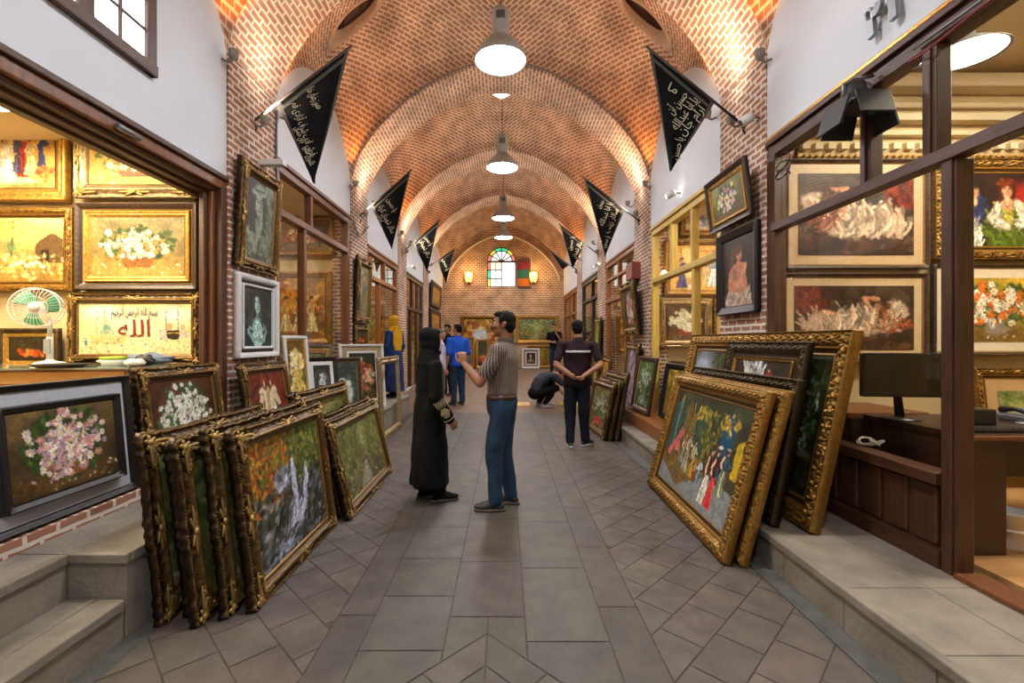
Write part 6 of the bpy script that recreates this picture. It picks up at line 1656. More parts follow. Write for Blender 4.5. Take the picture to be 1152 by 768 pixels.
for x, y, z, lb in ((-0.055, 5.75, 5.03, 'largest grey high bay pendant lamp hanging nearest under the vault'), (-0.055, 9.3, 5.03, 'second high bay pendant lamp, hanging over the aisle past the second arch'),
                    (-0.05, 13.0, 5.0, 'third high bay pendant lamp, small with distance'), (-0.05, 16.3, 5.2, 'farthest high bay pendant lamp, just over the stained glass window')):
    k = [i for i, (a, b) in enumerate(BAYS) if a - 0.5 <= y <= b + 0.5][0]
    highbay(x, y, z, 0.325, lb, vault_h(x, y, *BAYS[k]) + 0.02)
highbay(-0.055, 2.9, 5.03, 0.325, 'high bay pendant lamp over the near paving, above the picture', vault_h(-.05, 2.9, *BAYS[1]) + .02)
highbay(-0.055, -0.6, 5.03, 0.325, 'high bay pendant lamp behind the camera', vault_h(-.05, -0.6, *BAYS[0]) + .02)

# small lamps on the capitals: amber into the pendentives, warm white up the ribs
AMB = (1.0, 0.34, 0.05); WARM = (1.0, 0.72, 0.38)
def uplight(side, y, k):
    xw = WL + 0.02 if side < 0 else WR - 0.02
    s = -side                                         # towards the aisle
    sd = 'left' if side < 0 else 'right'
    nth = ['rear', 'nearest', 'first', 'second', 'third', 'fourth'][k] if k < 6 else 'last'
    for (dy, kind) in ((-0.09, 'amber'), (PIER_D + 0.09, 'amber'), (PIER_D * 0.5, 'white')):
        loc = Vector((xw + s * 0.10, y + dy, SPRING - 0.02 if kind == 'amber' else SPRING - 0.36))
        where = 'on the near corner of' if dy < 0 else ('on the far corner of' if kind == 'amber' else 'at the middle of')
        t = thing('wall_uplight', 'small %s uplight %s the %s %s pier capital' % (kind, where, nth, sd), 'uplight', loc)
        m = MB(); m.lathe([(0.018, -0.06), (0.038, -0.045), (0.045, 0.0), (0.045, 0.03), (0.038, 0.03), (0.03, 0.01)], n=14, caps=False); m.build('lamp_shade', M['stone_edge'], t)
        m = MB(); m.tube([(0, 0, -0.05), (-s * 0.05, 0, -0.075), (-s * 0.105, 0, -0.05)], 0.012, 8); m.build('bracket', M['stone_edge'], t)
        m = MB(); m.ell((0, 0, 0.012), (0.028, 0.028, 0.014), 10, 6); m.build('bulb', M['amber_bulb' if kind == 'amber' else 'bulb'], t)
        if kind == 'amber':
            sg = -1 if dy < 0 else 1
            spot('amber_light', t, loc + Vector((0, 0, 0.05)), loc + Vector((s * 0.16, sg * 0.16, 1.0)), AMB, AMBER_WATT, 62)
        else:
            spot('rib_light', t, loc + Vector((0, 0, 0.05)), loc + Vector((s * 0.10, 0, 1.0)), WARM, RIB_WATT, 42, 0.9, 0.02)
            spot('vault_fill', t, loc + Vector((s * 0.02, 0, 0.07)), loc + Vector((s * 0.8, 0, 1.0)), (1.0, 0.83, 0.66), FILL_WATT, 150, 1.0, 0.06)  # fill light added to brighten the vault, beyond the real uplights
for k, y in enumerate(PIER):
    if k == 0: continue
    for side in (-1, 1): uplight(side, y, k)

# oval vents: plaster collars with a dark flap inside
for k, (hx, hy, rx, ry, ang) in enumerate(VENTS[2]):
    y0, y1 = BAYS[2]
    t = thing('oval_vent', 'oval plaster vent with a dark flap in the %s haunch of the first bay' % ('left' if hx < 0 else 'right'), 'vent')
    n = 40
    def pt(sc, dz):
        out = []
        for i in range(n):
            a = 2 * PI * i / n
            u, v = rx * sc * math.cos(a), ry * sc * math.sin(a)
            x = hx + u * math.cos(ang) - v * math.sin(ang); y = hy + u * math.sin(ang) + v * math.cos(ang)
            out.append(Vector((x, y, vault_h(x, y, y0, y1) + dz)))
        return out
    m = MB(); m.loft([pt(1.28, 0.01), pt(1.28, -0.02), pt(1.02, -0.03), pt(0.92, 0.02), pt(0.86, 0.45)], caps=False); m.build('collar', M['vent_plaster'] if 'vent_plaster' in M else M.setdefault('vent_plaster', mat('vent_plaster', '#b79b84', 0.9, nscale=4, namt=0.15)), t)
    m = MB(); r0 = pt(0.9, 0.44); m.loft([r0, pt(0.9, 0.46)]); m.build('cap_board', M['wood_dark'], t)
    m = MB(); q = pt(0.9, 0.1); r1 = pt(0.9, 0.34); m.loft([[q[i] if i < n // 2 else r1[i] for i in range(n)], [(q[i] if i < n // 2 else r1[i]) + Vector((0, 0, 0.02)) for i in range(n)]]); m.build('flap', M['wood_dark'], t)
# diamond skylight in the crown of the bay after the second arch
def skylight(y, k, label):
    t = thing('skylight', label, 'skylight', (XC, y, vault_h(XC, y, *BAYS[k]) - 0.03))
    m = MB()
    P = [(0.29, 0), (0, 0.29), (-0.29, 0), (0, -0.29)]; I = [(a * 0.82, b * 0.82) for a, b in P]
    m.loft([[(a, b, 0.03) for a, b in P], [(a, b, -0.02) for a, b in P], [(a, b, -0.02) for a, b in I], [(a, b, 0.03) for a, b in I]], caps=False)
    o = m.build('frame', M['rib'], t)
    for p in o.data.polygons: p.use_smooth = False
    m = MB(); m.loft([[(a, b, 0.005) for a, b in I], [(a, b, 0.012) for a, b in I]]); m.build('pane', M['daylight'], t)
skylight(9.75, 3, 'small diamond skylight in the crown just past the second arch')

# ------------------------------------------------------------------ mourning pennants
M['flag'] = mat('black_flag_cloth', '#0d0d10', 0.9, nscale=9, namt=0.4, bump=0.2, bscale=200, spec=0.15)
M['flag_trim'] = mat('flag_border', '#46443c', 0.8, nscale=80, namt=0.5)
M['flag_ink'] = mat('flag_thread', '#b9b398', 0.7, nscale=30, namt=0.2)
M['pole'] = mat('flag_pole_paint', '#3a2d28', 0.5, nscale=20, namt=0.2)
def pennant(label, br, st, tip, apex, Y, lines, seed, fold=0.0, sw=0.0):
    rs = random.Random(seed)
    t = thing('pennant_flag', label, 'pennant', wp(br[0], br[1], Y), group=None)
    o0 = t.location.copy()
    S, T, A, B = (wp(*q, Y) for q in (st, tip, apex, br))
    m = MB(); m.tube([B - o0, T - o0 + (T - S).normalized() * 0.04], 0.014, 8); m.build('pole', M['pole'], t)
    m = MB(); side = -1 if B.x < 0 else 1
    xw = (WL if side < 0 else WR)
    m.tube([Vector((xw + side * 0.02, Y, B.z - 0.12)) - o0, Vector((xw - side * 0.04, Y, B.z - 0.06)) - o0, B - o0], 0.012, 8); m.ell(B - o0, 0.028, 8, 6); m.build('bracket', M['pole'], t)
    n = 26
    def surf(u, v):     # u along the pole, v towards the apex
        P = S.lerp(T, u).lerp(A, v)
        w = math.sin(u * 6 + v * 3 + seed) * 0.022 * v + math.sin(u * 11 + seed * 2) * 0.012 * v
        return P + Vector((0, w + fold * v * v, 0)) - o0
    V = []; Q = []
    for i in range(n + 1):
        for j in range(n + 1): V.append(surf(i / n, j / n))
    for i in range(n):
        for j in range(n): Q.append((i * (n + 1) + j, (i + 1) * (n + 1) + j, (i + 1) * (n + 1) + j + 1, i * (n + 1) + j + 1))
    m = MB(); m.add(V, Q, True); f = m.build('cloth', M['flag'], t)
    so = f.modifiers.new('thickness', 'SOLIDIFY'); so.thickness = 0.004; so.offset = 0
    # woven border along the three edges
    m = MB()
    def band(f0, f1, q=24):
        vs = []; fs = []
        for i in range(q + 1):
            a, b = f0(i / q), f1(i / q); vs += [a + Vector((0, -0.005, 0)), b + Vector((0, -0.005, 0))]
        for i in range(q): fs.append((2 * i, 2 * i + 1, 2 * i + 3, 2 * i + 2))
        m.add(vs, fs, True)
    e = 0.055
    band(lambda s: surf(s * (1 - 0.0), e * 0.9), lambda s: surf(s, e * 1.6))
    band(lambda s: surf(0.0, s * 0.97), lambda s: surf(e * 0.9, s * 0.97)); band(lambda s: surf(1.0, s * 0.97), lambda s: surf(1 - e * 0.9, s * 0.97))
    m.build('border', M['flag_trim'], t)
    for (txt, p0, p1, size) in lines:
        a, b = wp(*p0, Y) - o0, wp(*p1, Y) - o0
        d = (b - a); L = d.length; d.normalize(); up = Vector((0, -1, 0)).cross(d)
        c = (a + b) / 2 + Vector((0, -0.03 - abs(fold) * 0.3, 0))
        lettering(txt, size, M['flag_ink'], t, Matrix(((d.x, up.x, 0, c.x), (d.y, up.y, -1, c.y), (d.z, up.z, 0, c.z), (0, 0, 0, 1))), wide=L)
    return t
pennant('largest black script pennant on the left, before the first pier', (283, 138), (312, 118), (393, 54), (353, 206), 4.70,
        [('حسین رضای خدا', (350, 101), (362, 123), .13), ('فرش ادب شرف آزادی قم', (333, 117), (354, 176), .12), ('جان حسین', (336, 144), (343, 162), .1), ('عاشورای حسین', (346, 166), (353, 187), .1)], 1)
pennant('black script pennant at the second left pier', (402, 245), (418, 232), (462, 192), (441, 280), 8.10,
        [('یا حسین', (438, 224), (445, 238), .14), ('سالار شهیدان کربلا', (429, 232), (443, 262), .14), ('عباس', (427, 241), (431, 250), .12)], 2)
pennant('black script pennant at the third left pier', (455.6, 281), (465, 274), (494, 248), (481, 306), 11.75,
        [('یا حسین', (480, 266), (485, 276), .16), ('سالار شهیدان', (474, 270), (483, 290), .16)], 3)
pennant('small black script pennant farthest along the left piers', (486.6, 296.7), (492, 294), (512, 279.4), (501.7, 318.6), 15.3,
        [('یا حسین', (500, 291), (504, 304), .2)], 4)
pennant('largest black script pennant on the right, before the first pier', (836, 141), (803, 117), (730, 55), (755, 192), 4.60,
        [('ما', (751, 99), (761, 104), .12), ('حسین آن', (752, 128), (770, 106), .13), ('یا ابا عبدالله', (757, 146), (781, 112), .13), ('آرام جان', (764, 152), (789, 122), .13), ('یا حسین', (757, 180), (764, 156), .12)], 5)
pennant('black script pennant at the second right pier', (718.6, 248), (702, 237), (657, 200), (681, 287.7), 8.20,
        [('حسین', (672, 233), (678, 226), .14), ('یا ابا عبدالله', (676, 254), (686, 228), .14), ('سالار زینب', (682, 262), (693, 236), .14), ('یا حسین', (678, 278), (684, 266), .12)], 6)
pennant('black script pennant at the third right pier', (673, 286), (658, 275), (630, 253), (644, 301.7), 11.8,
        [('یا حسین', (640, 281), (644, 266), .16), ('سالار شهیدان', (645, 290), (653, 272), .16)], 7)
pennant('narrow folded black pennant farthest along the right piers', (648, 303), (641, 298), (616.5, 280), (634, 302), 15.4, [], 8, fold=0.25)

# ------------------------------------------------------------------ right wall: stage light, number, cables, small flood lamps
def stage_light():
    t = thing('stage_spotlight', 'black spotlight with barn door flaps on the beam of the right shop', 'spotlight', (2.32, 3.0, 3.09)); t.scale = (.84, .84, .84)
    m = MB(); ax = Matrix.Rotation(math.radians(38), 4, 'Y') @ Matrix.Rotation(math.radians(90), 4, 'Y')
    T = Matrix.Rotation(math.radians(200), 4, 'Z')
    m.lathe([(0.02, -0.16), (0.075, -0.15), (0.085, -0.1), (0.085, 0.02), (0.1, 0.03), (0.1, 0.06)], n=24, mtx=Matrix.Rotation(math.radians(160), 4, 'X').to_3x3()); m.build('lamp_body', M['black_matte'], t)
    for nm, lo, hi in (('barn_door', (-0.15, -0.13, -0.30), (-0.13, 0.13, -0.06)), ('barn_door', (0.13, -0.13, -0.30), (0.15, 0.13, -0.06)), ('barn_door', (-0.13, -0.15, -0.24), (0.13, -0.135, -0.04)), ('barn_door', (-0.13, 0.135, -0.28), (0.13, 0.15, -0.06))):
        m = MB(); sx = 0.3 if lo[0] > 0.1 else (-0.3 if hi[0] < -0.1 else 0); sy = 0.3 if lo[1] > 0.1 else (-0.3 if hi[1] < -0.1 else 0)
        m.box(lo, hi, Matrix.Rotation(-sx, 4, 'Y') @ Matrix.Rotation(sy, 4, 'X')); m.build(nm, M['black_matte'], t, bevel=0.003)
    m = MB(); m.box((-0.11, -0.11, -0.08), (0.11, 0.11, -0.05)); m.build('gel_frame', M['black_matte'], t)
    m = MB(); m.tube([(-0.1, 0, 0.0), (-0.11, 0, 0.12), (0, 0, 0.17), (0.11, 0, 0.12), (0.1, 0, 0.0)], 0.01, 8); m.tube([(0, 0, 0.17), (0.13, 0.0, 0.19)], 0.012, 8); m.build('yoke', M['grey_metal'], t)
stage_light()
M['cable_red'] = mat('red_cable', '#8e2f34', 0.5, nscale=30, namt=0.2)
def cable(label, pts, r, mt, name='cable'):
    m = MB(); m.tube(pts, r, 6); o = m.build(name, M[mt], None); return tag(o, label, 'cable')
cable('red cable running along the beam over the right shop', [(2.40, y, 3.17 + 0.015 * math.sin(y * 9)) for y in np.linspace(2.1, 2.7, 30)], 0.006, 'cable_red')
cable('grey conduit under the gold bead of the right shop', [(2.425, y, 3.235) for y in np.linspace(1.9, 2.7, 6)], 0.009, 'grey_metal')
cable('loop of dark cable hanging at the corner of the right shop window', [(2.43, 3.98 - 0.10 * math.cos(a) , 2.93 + 0.05 * math.sin(a) + 0.012 * a) for a in np.linspace(0, 15, 60)], 0.006, 'black_matte')
cable('grey conduit curving across the second left pier', [(-2.54, 7.62 + 0.9 * s, 3.55 - 0.5 * math.sin(s * 2.4) * (1 - s) + 0.1 * s) for s in np.linspace(0, 1, 20)], 0.014, 'grey_metal')
cable('grey conduit running down the first left pier', [(-2.565, 5.12, z) for z in np.linspace(2.7, 4.1, 8)], 0.012, 'grey_metal')
cable('grey conduit following the second arch', [(XC + math.cos(a) * W * 0.985, 7.62, SPRING + float(arch(np.array(math.cos(a)), RIB_RISE)) + 0.06) for a in np.linspace(0.08, PI - 0.08, 50)], 0.011, 'grey_metal')
def number_sign():
    t = thing('shop_number', 'grey metal shop number standing off the right plaster wall', 'number sign', (WR - 0.045, 2.88, 3.58))
    mtx = Matrix(((0, 0, -1, 0), (-1, 0, 0, 0), (0, 1, 0, 0), (0, 0, 0, 1)))     # letters face the aisle
    for txt, y in (('۲', 0.085), ('۱', -0.06)):
        o = lettering(txt, 0.24, M['grey_metal'], t, Matrix.Translation((0, y, 0)) @ mtx, depth=0.014, fat=0.016, name='digit', shaped=False)
    m = MB()
    for y in (0.085, -0.06):
        for z in (-0.05, 0.05): m.tube([(0, y, z), (0.05, y, z)], 0.004, 6)
    m.build('stand_off', M['grey_metal'], t)
number_sign()
def flood(label, x, y, z, side, glow=True):
    t = thing('flood_lamp', label, 'flood lamp', (x, y, z))
    m = MB(); s = -side
    m.tube([(0, 0, 0), (side * 0.06, 0, 0.02), (side * 0.14, 0, 0.02)], 0.012, 8); m.build('arm', M['grey_metal'], t)
    m = MB(); m.lathe([(0.03, -0.07), (0.045, -0.06), (0.05, 0.05), (0.045, 0.05)], n=16, caps=False, mtx=Matrix.Rotation(math.radians(-60 * s), 4, 'Y').to_3x3()); m.build('lamp_head', M['white_plastic'], t)
    m = MB(); m.ell(Vector((-s * 0.0, 0, 0)) + Matrix.Rotation(math.radians(-60 * s), 4, 'Y') @ Vector((0, 0, 0.04)), 0.04, 10, 8); m.build('bulb', M['flood_bulb'] if glow else M['grey_metal'], t)
M['flood_bulb'] = emit_mat('flood_bulb_glow', (1.0, 0.95, 0.85), 8)
flood('white lamp on a short arm over the yellow framed shop', 2.31, 6.35, 3.55, 1)
flood('unlit tube lamp beside the first right pier capital', 2.31, 4.35, 3.62, 1, False)
flood('bright lamp glaring under the third left pennant', -2.45, 12.3, 3.5, -1)
flood('pair lamp by the third right pier', 2.33, 11.6, 3.45, 1)
m = MB(); m.box((-0.09, -0.2, -0.15), (0.09, 0.2, 0.15)); o = m.build('junction_box', M['rib'], None, bevel=0.01); o.location = (2.36, 8.35, 2.78)
M['red_box'] = mat('red_box_paint', '#8a4a3c', 0.6, nscale=8, namt=0.2); o.data.materials[0] = M['red_box']; tag(o, 'red brown junction box on the second right pier', 'junction box')
m = MB(); m.box((-2.58, 4.78, 3.36), (-2.33, 4.86, 3.42)); o = m.build('wall_shelf', M['white_plastic'], None, bevel=0.004); tag(o, 'short white bracket arm above the sepia portrait', 'shelf')
for x, lb in ((-1.5, 'left'), (1.18, 'right')):
    t = thing('wall_sconce', 'amber %s sconce beside the stained glass opening' % lb, 'sconce', (x, 18.98, 4.15))
    m = MB(); m.box((-0.06, -0.05, -0.25), (0.06, 0.02, 0.25)); m.build('back_plate', M['wood_dark'], t)
    m = MB(); m.lathe([(0.10, -0.18), (0.16, 0.0), (0.16, 0.2), (0.12, 0.2)], (0, -0.14, 0), 14, caps=False); m.build('lamp_shade', M['sconce'] if 'sconce' in M else M.setdefault('sconce', emit_mat('sconce_glow', (1.0, 0.55, 0.12), 2.2)), t)
    d = bpy.data.lights.new('sconce_light', 'POINT'); d.energy = 25; d.color = (1, 0.6, 0.25); d.shadow_soft_size = 0.1
    l = link(bpy.data.objects.new('sconce_light', d), t); l.location = (0, -0.4, 0.15)

# ------------------------------------------------------------------ left shop counter and what stands on it
CZ = 1.30
def counter():
    t = thing('shop_counter', 'glass topped display counter in the bright shop', 'counter', (-4.0, 3.8, 0.425))
    def P(x, y, z): return (x + 4.0, y - 3.8, z - 0.425)
    top = [(-2.9, 3.50), (-2.87, 4.06), (-5.6, 4.06), (-5.6, 3.05)]
    ins = [(-2.98, 3.56), (-2.95, 4.04), (-5.6, 4.04), (-5.6, 3.13)]
    def pr(poly, z0, z1, nm, mt):
        m = MB(); m.loft([[P(x, y, z0) for x, y in poly], [P(x, y, z1) for x, y in poly]]); o = m.build(nm, M[mt], t)
        for q in o.data.polygons: q.use_smooth = False
    pr(ins, 0.43, 1.18, 'cabinet', 'wood_brown'); pr(top, 1.27, 1.285, 'top_frame', 'wood_dark'); pr(top, 1.287, CZ, 'glass_top', 'counter_glass'); pr(ins, 1.18, 1.27, 'display_tray', 'warm_wall')
M['counter_glass'] = mat('counter_glass', '#7d8a7c', 0.06, nscale=2, namt=0.1, spec=0.8)
counter()
def fan():
    t = thing('desk_fan', 'white and green desk fan on the counter of the bright shop', 'fan', (-3.72, 3.72, CZ))
    m = MB(); m.lathe([(0.11, 0), (0.115, 0.012), (0.09, 0.03), (0.03, 0.045), (0.02, 0.06)], n=24); m.build('base', M['white_plastic'], t)
    m = MB(); m.tube([(0, 0, 0.05), (0, 0, 0.24)], 0.022, 12); m.tube([(0, 0, 0.24), (0, 0, 0.40)], 0.015, 12); m.build('stand', M['white_plastic'], t)
    m = MB(); m.box((-0.025, -0.03, 0.10), (0.025, -0.015, 0.22)); m.build('control_panel', M['enamel'], t, bevel=0.004)
    R = Matrix.Rotation(math.radians(-62), 3, 'Z') @ Matrix.Rotation(PI / 2, 3, 'X')
    R = Matrix.Rotation(math.radians(28), 3, 'Z') @ Matrix.Rotation(PI / 2, 3, 'X')
    c = Vector((-0.04, -0.06, 0.47))
    m = MB(); m.lathe([(0.02, 0.10), (0.05, 0.09), (0.055, 0.0), (0.04, -0.1), (0.01, -0.12)], c + R @ Vector((0, 0, -0.06)), 18, R); m.build('motor_housing', M['white_plastic'], t)
    m = MB(); rr = 0.155
    for z in (-0.035, 0.05): m.tube([c + R @ Vector((rr * math.cos(a), rr * math.sin(a), z)) for a in np.linspace(0, 2 * PI, 33)], 0.005, 6)
    for i in range(36):
        a = 2 * PI * i / 36; ca, sa = math.cos(a), math.sin(a)
        m.tube([c + R @ Vector((0.03 * ca, 0.03 * sa, 0.075)), c + R @ Vector((0.11 * ca, 0.11 * sa, 0.07)), c + R @ Vector((rr * ca, rr * sa, 0.05)), c + R @ Vector((rr * ca, rr * sa, -0.035)), c + R @ Vector((0.06 * ca, 0.06 * sa, -0.05))], 0.0016, 4)
    m.tube([c + R @ Vector((0.085 * math.cos(a), 0.085 * math.sin(a), 0.074)) for a in np.linspace(0, 2 * PI, 25)], 0.002, 4)
    m.build('grille', M['white_plastic'], t)
    m = MB(); m.lathe([(0.001, 0.085), (0.03, 0.082), (0.032, 0.07)], c, 16, R, caps=False); m.build('grille_badge', M['white_plastic'], t)
    for k in range(3):
        m = MB(); vs = []; fs = []
        for i in range(7):
            for j in range(7):
                r = 0.03 + 0.11 * i / 6; a = 2 * PI * k / 3 + (j / 6 - 0.5) * (1.3 - 0.3 * i / 6) + i * 0.06
                vs.append(c + R @ Vector((r * math.cos(a), r * math.sin(a), (j / 6 - 0.5) * 0.03)))
        for i in range(6):
            for j in range(6): fs.append((i * 7 + j, (i + 1) * 7 + j, (i + 1) * 7 + j + 1, i * 7 + j + 1))
        m.add(vs, fs, True); b = m.build('blade', M['fan_green'], t); so = b.modifiers.new('thickness', 'SOLIDIFY'); so.thickness = 0.003
M['fan_green'] = mat('green_fan_plastic', '#3f9a78', 0.3, nscale=10, namt=0.06)
fan()
M['lime'] = mat('lime_lid', '#a9c62a', 0.4, nscale=10, namt=0.06)
t = thing('food_tub', 'pale tub with a lime lid on the shop counter', 'tub', (-3.2, 3.72, CZ))
m = MB(); m.lathe([(0.075, 0), (0.085, 0.06), (0.08, 0.06), (0.07, 0.005)], n=24); m.build('tub_body', M['white_plastic'], t)
m = MB(); m.lathe([(0.088, 0.056), (0.09, 0.075), (0.06, 0.078), (0.001, 0.078)], n=24); m.build('lid', M['lime'], t)
M['cloth_white'] = mat('white_cloth', '#d8d4c8', 0.85, nscale=10, namt=0.1, bump=0.4, bscale=30)
def soft(name, label, cat, c, r, mt, seed):
    rs = np.random.default_rng(seed)
    m = MB(); m.ell((0, 0, r[2]), r, 28, 16)
    ph = rs.random(6) * 6
    m.v = [(x * (1 + .10 * math.sin(9 * z / r[2] + ph[0] + 5 * math.atan2(y, x))), y * (1 + .12 * math.sin(4 * math.atan2(y, x) + ph[1])), max(0, z * (1 + .10 * math.sin(7 * x / r[0] + ph[2])))) for x, y, z in m.v]
    o = m.build(name, M[mt]); o.location = c; return tag(o, label, cat)
soft('cloth_bag', 'grey blue bag slumped on the counter behind the tub', 'bag', (-3.08, 3.95, CZ), (.2, .07, .05), 'blue_bag', 1)
soft('cloth_bundle', 'black bundle on the counter beside the tub', 'bundle', (-2.99, 3.78, CZ), (.08, .05, .045), 'black_matte', 2)
soft('white_cloth', 'crumpled white cloth at the aisle end of the counter', 'cloth', (-2.96, 3.64, CZ), (.07, .08, .03), 'cloth_white', 3)
soft('wrapping_paper', 'crumpled pale wrapping beside the dark tray on the counter', 'wrapping', (-3.40, 3.94, CZ), (.12, .08, .03), 'cloth_white', 4)
m = MB(); m.lathe([(0.001, 0.006), (0.12, 0.004), (0.17, 0.028), (0.175, 0.028), (0.125, 0.0), (0.001, 0.0)], n=32, caps=False); o = m.build('tray', M['black_matte']); o.location = (-3.42, 3.50, CZ); tag(o, 'shallow dark round tray on the counter by the fan', 'tray')

# ------------------------------------------------------------------ right shop: desk and office things
DZ = 0.95
def desk():
    t = thing('office_desk', 'dark veneer desk inside the right shop', 'desk', (4.0, 3.1, 0.22))
    def B(nm, lo, hi, mt='desk', bev=0.005):
        m = MB(); m.box(tuple(a - b for a, b in zip(lo, (4.0, 3.1, 0.22))), tuple(a - b for a, b in zip(hi, (4.0, 3.1, 0.22)))); return m.build(nm, M[mt], t, bevel=bev)
    B('top', (2.72, 2.68, DZ - 0.04), (5.6, 3.45, DZ)); B('top_edge', (2.70, 2.66, DZ - 0.03), (5.6, 2.68, DZ - 0.005), 'wood_brown')
    B('end_panel', (2.74, 2.72, 0.22), (3.0, 3.4, DZ - 0.04)); B('modesty_panel', (3.0, 3.2, 0.55), (5.5, 3.25, DZ - 0.04)); B('end_panel', (5.3, 2.72, 0.22), (5.5, 3.4, DZ - 0.04))
desk()
def side_cabinet():
    t = thing('side_cabinet', 'low dark cabinet behind the glass carrying the monitor', 'cabinet', (2.85, 3.6, 0.22))
    m = MB(); m.box((-0.22, -0.15, 0), (0.35, 0.42, 0.70)); m.build('cabinet_body', M['desk'], t, bevel=0.006)
    m = MB(); m.box((-0.25, -0.15, 0.70), (0.37, 0.44, 0.74)); m.build('top', M['wood_brown'], t, bevel=0.006)
side_cabinet()
def monitor():
    t = thing('computer_monitor', 'black computer monitor on the desk behind the glass', 'monitor', (2.80, 3.20, DZ))
    R = Matrix.Rotation(math.radians(-6), 4, 'Z')
    def B(nm, lo, hi, mt, bev=0.006):
        m = MB(); m.box(lo, hi, R); return m.build(nm, M[mt], t, bevel=bev)
    B('screen_housing', (-0.27, -0.02, 0.16), (0.27, 0.03, 0.47), 'black'); B('screen', (-0.255, -0.023, 0.185), (0.255, -0.018, 0.458), 'screen', 0)
    m = MB(); m.tube([R @ Vector((0, 0.03, 0.3)), R @ Vector((0, 0.05, 0.15)), R @ Vector((0, 0.03, 0.01))], (0.03, 0.026, 0.03), 10); m.build('neck', M['black'], t)
    m = MB(); m.lathe([(0.12, 0), (0.12, 0.008), (0.05, 0.016), (0.02, 0.03)], (0, 0.03, 0), 24); m.build('foot', M['black'], t)
M['screen'] = mat('dark_screen', '#121416', 0.08, nscale=3, namt=0.1)
monitor()
def small_box(name, label, cat, lo, hi, mt, bev=0.004):
    c = ((lo[0] + hi[0]) / 2, (lo[1] + hi[1]) / 2, lo[2])
    m = MB(); m.box(tuple(a - b for a, b in zip(lo, c)), tuple(a - b for a, b in zip(hi, c)))
    # face details: a raised lid line
    o = m.build(name, M[mt], None, bevel=bev); o.location = c
    return tag(o, label, cat)
t = thing('card_reader', 'black box shaped device beside the monitor', 'device', (3.03, 2.95, DZ))
m = MB(); m.box((-.09, -.07, 0), (.09, .07, .12)); m.build('device_body', M['black'], t, bevel=.012)
m = MB(); m.box((-.06, -.073, .03), (.06, -.069, .09)); m.build('front_grille', M['black_matte'], t)
t = thing('keyboard', 'black keyboard lying before the monitor', 'keyboard', (2.98, 2.80, DZ))
m = MB(); m.box((-.2, -.06, 0), (.2, .06, .018)); m.build('keyboard_body', M['black'], t, bevel=.005)
for r in range(4):
    m = MB()
    for c in range(14): m.box((-.185 + c * .0265, -.05 + r * .026, .018), (-.185 + c * .0265 + .021, -.05 + r * .026 + .02, .023))
    m.build('key_row', M['black_matte'], t)
t = thing('battery_pack', 'small teal and white packet on the desk', 'packet', (3.38, 2.84, DZ))
m = MB(); m.box((-.05, -.015, 0), (.05, .015, .07)); m.build('packet_body', M['teal'], t, bevel=.004)
m = MB(); m.box((-.05, -.0165, .045), (.05, -.014, .065)); m.build('header_card', M['paper'], t)
M['tumbler'] = glass_mat('tumbler_glass', (0.75, 0.72, 0.75), 1.0)
t = thing('glass_tumbler', 'clear glass tumbler on the desk edge', 'tumbler', (3.52, 2.76, DZ))
m = MB(); m.lathe([(.032, 0), (.038, .09), (.036, .09), (.029, .008), (.001, .008)], n=24, caps=False); m.build('glass_wall', M['tumbler'], t); m = MB(); m.lathe([(.031, 0), (.033, .03), (.028, .035)], n=24); m.build('drink', M['black'], t)
for k, (x, y, a, lb) in enumerate(((3.62, 3.0, .1, 'lowest sheet of white paper on the desk'), (3.7, 2.98, -.15, 'sheet of white paper lying crosswise on another'), (3.75, 3.03, .3, 'topmost sheet of white paper on the desk'))):
    m = MB(); m.box((-.15, -.1, 0), (.15, .1, .004)); o = m.build('paper_sheet', M['paper']); o.location = (x, y, DZ + k * .0045); o.rotation_euler.z = a; tag(o, lb, 'paper')
t = thing('desk_phone', 'grey telephone handset set beside the papers', 'telephone', (3.58, 3.14, DZ))
m = MB(); m.box((-.09, -.1, 0), (.09, .1, .05)); m.build('phone_base', M['grey_metal'], t, bevel=.015); m = MB(); m.tube([(-.06, -.09, .07), (-.06, 0, .085), (-.06, .09, .07)], (.022, .015, .022), 10); m.build('handset', M['black_matte'], t)
t = thing('waste_bin', 'white plastic waste bin under the desk', 'bin', (3.17, 2.86, 0.22)); t.scale = (.78, .78, .78)
m = MB(); m.lathe([(.10, 0), (.105, .01), (.118, .15), (.12, .15), (.128, .27), (.138, .275), (.138, .285), (.125, .285), (.112, .16), (.098, .012), (.001, .012)], n=36, caps=False); m.build('bin_body', M['white_plastic'], t)
m = MB(); m.lathe([(.122, .14), (.124, .15), (.122, .16)], n=36, caps=False); m.build('bin_rib', M['white_plastic'], t)
t = thing('hand_cord', 'pale tangled cord hanging over the dado rail behind the glass', 'cord', (2.56, 3.20, .765))
m = MB(); m.tube([(0.05 * math.cos(a * 2.3) + .02 * a / 6, .06 * math.sin(a * 1.7), .03 + .02 * math.sin(a * 3)) for a in np.linspace(0, 9, 60)], .006, 6); m.build('cord_loop', M['cloth_white'], t)
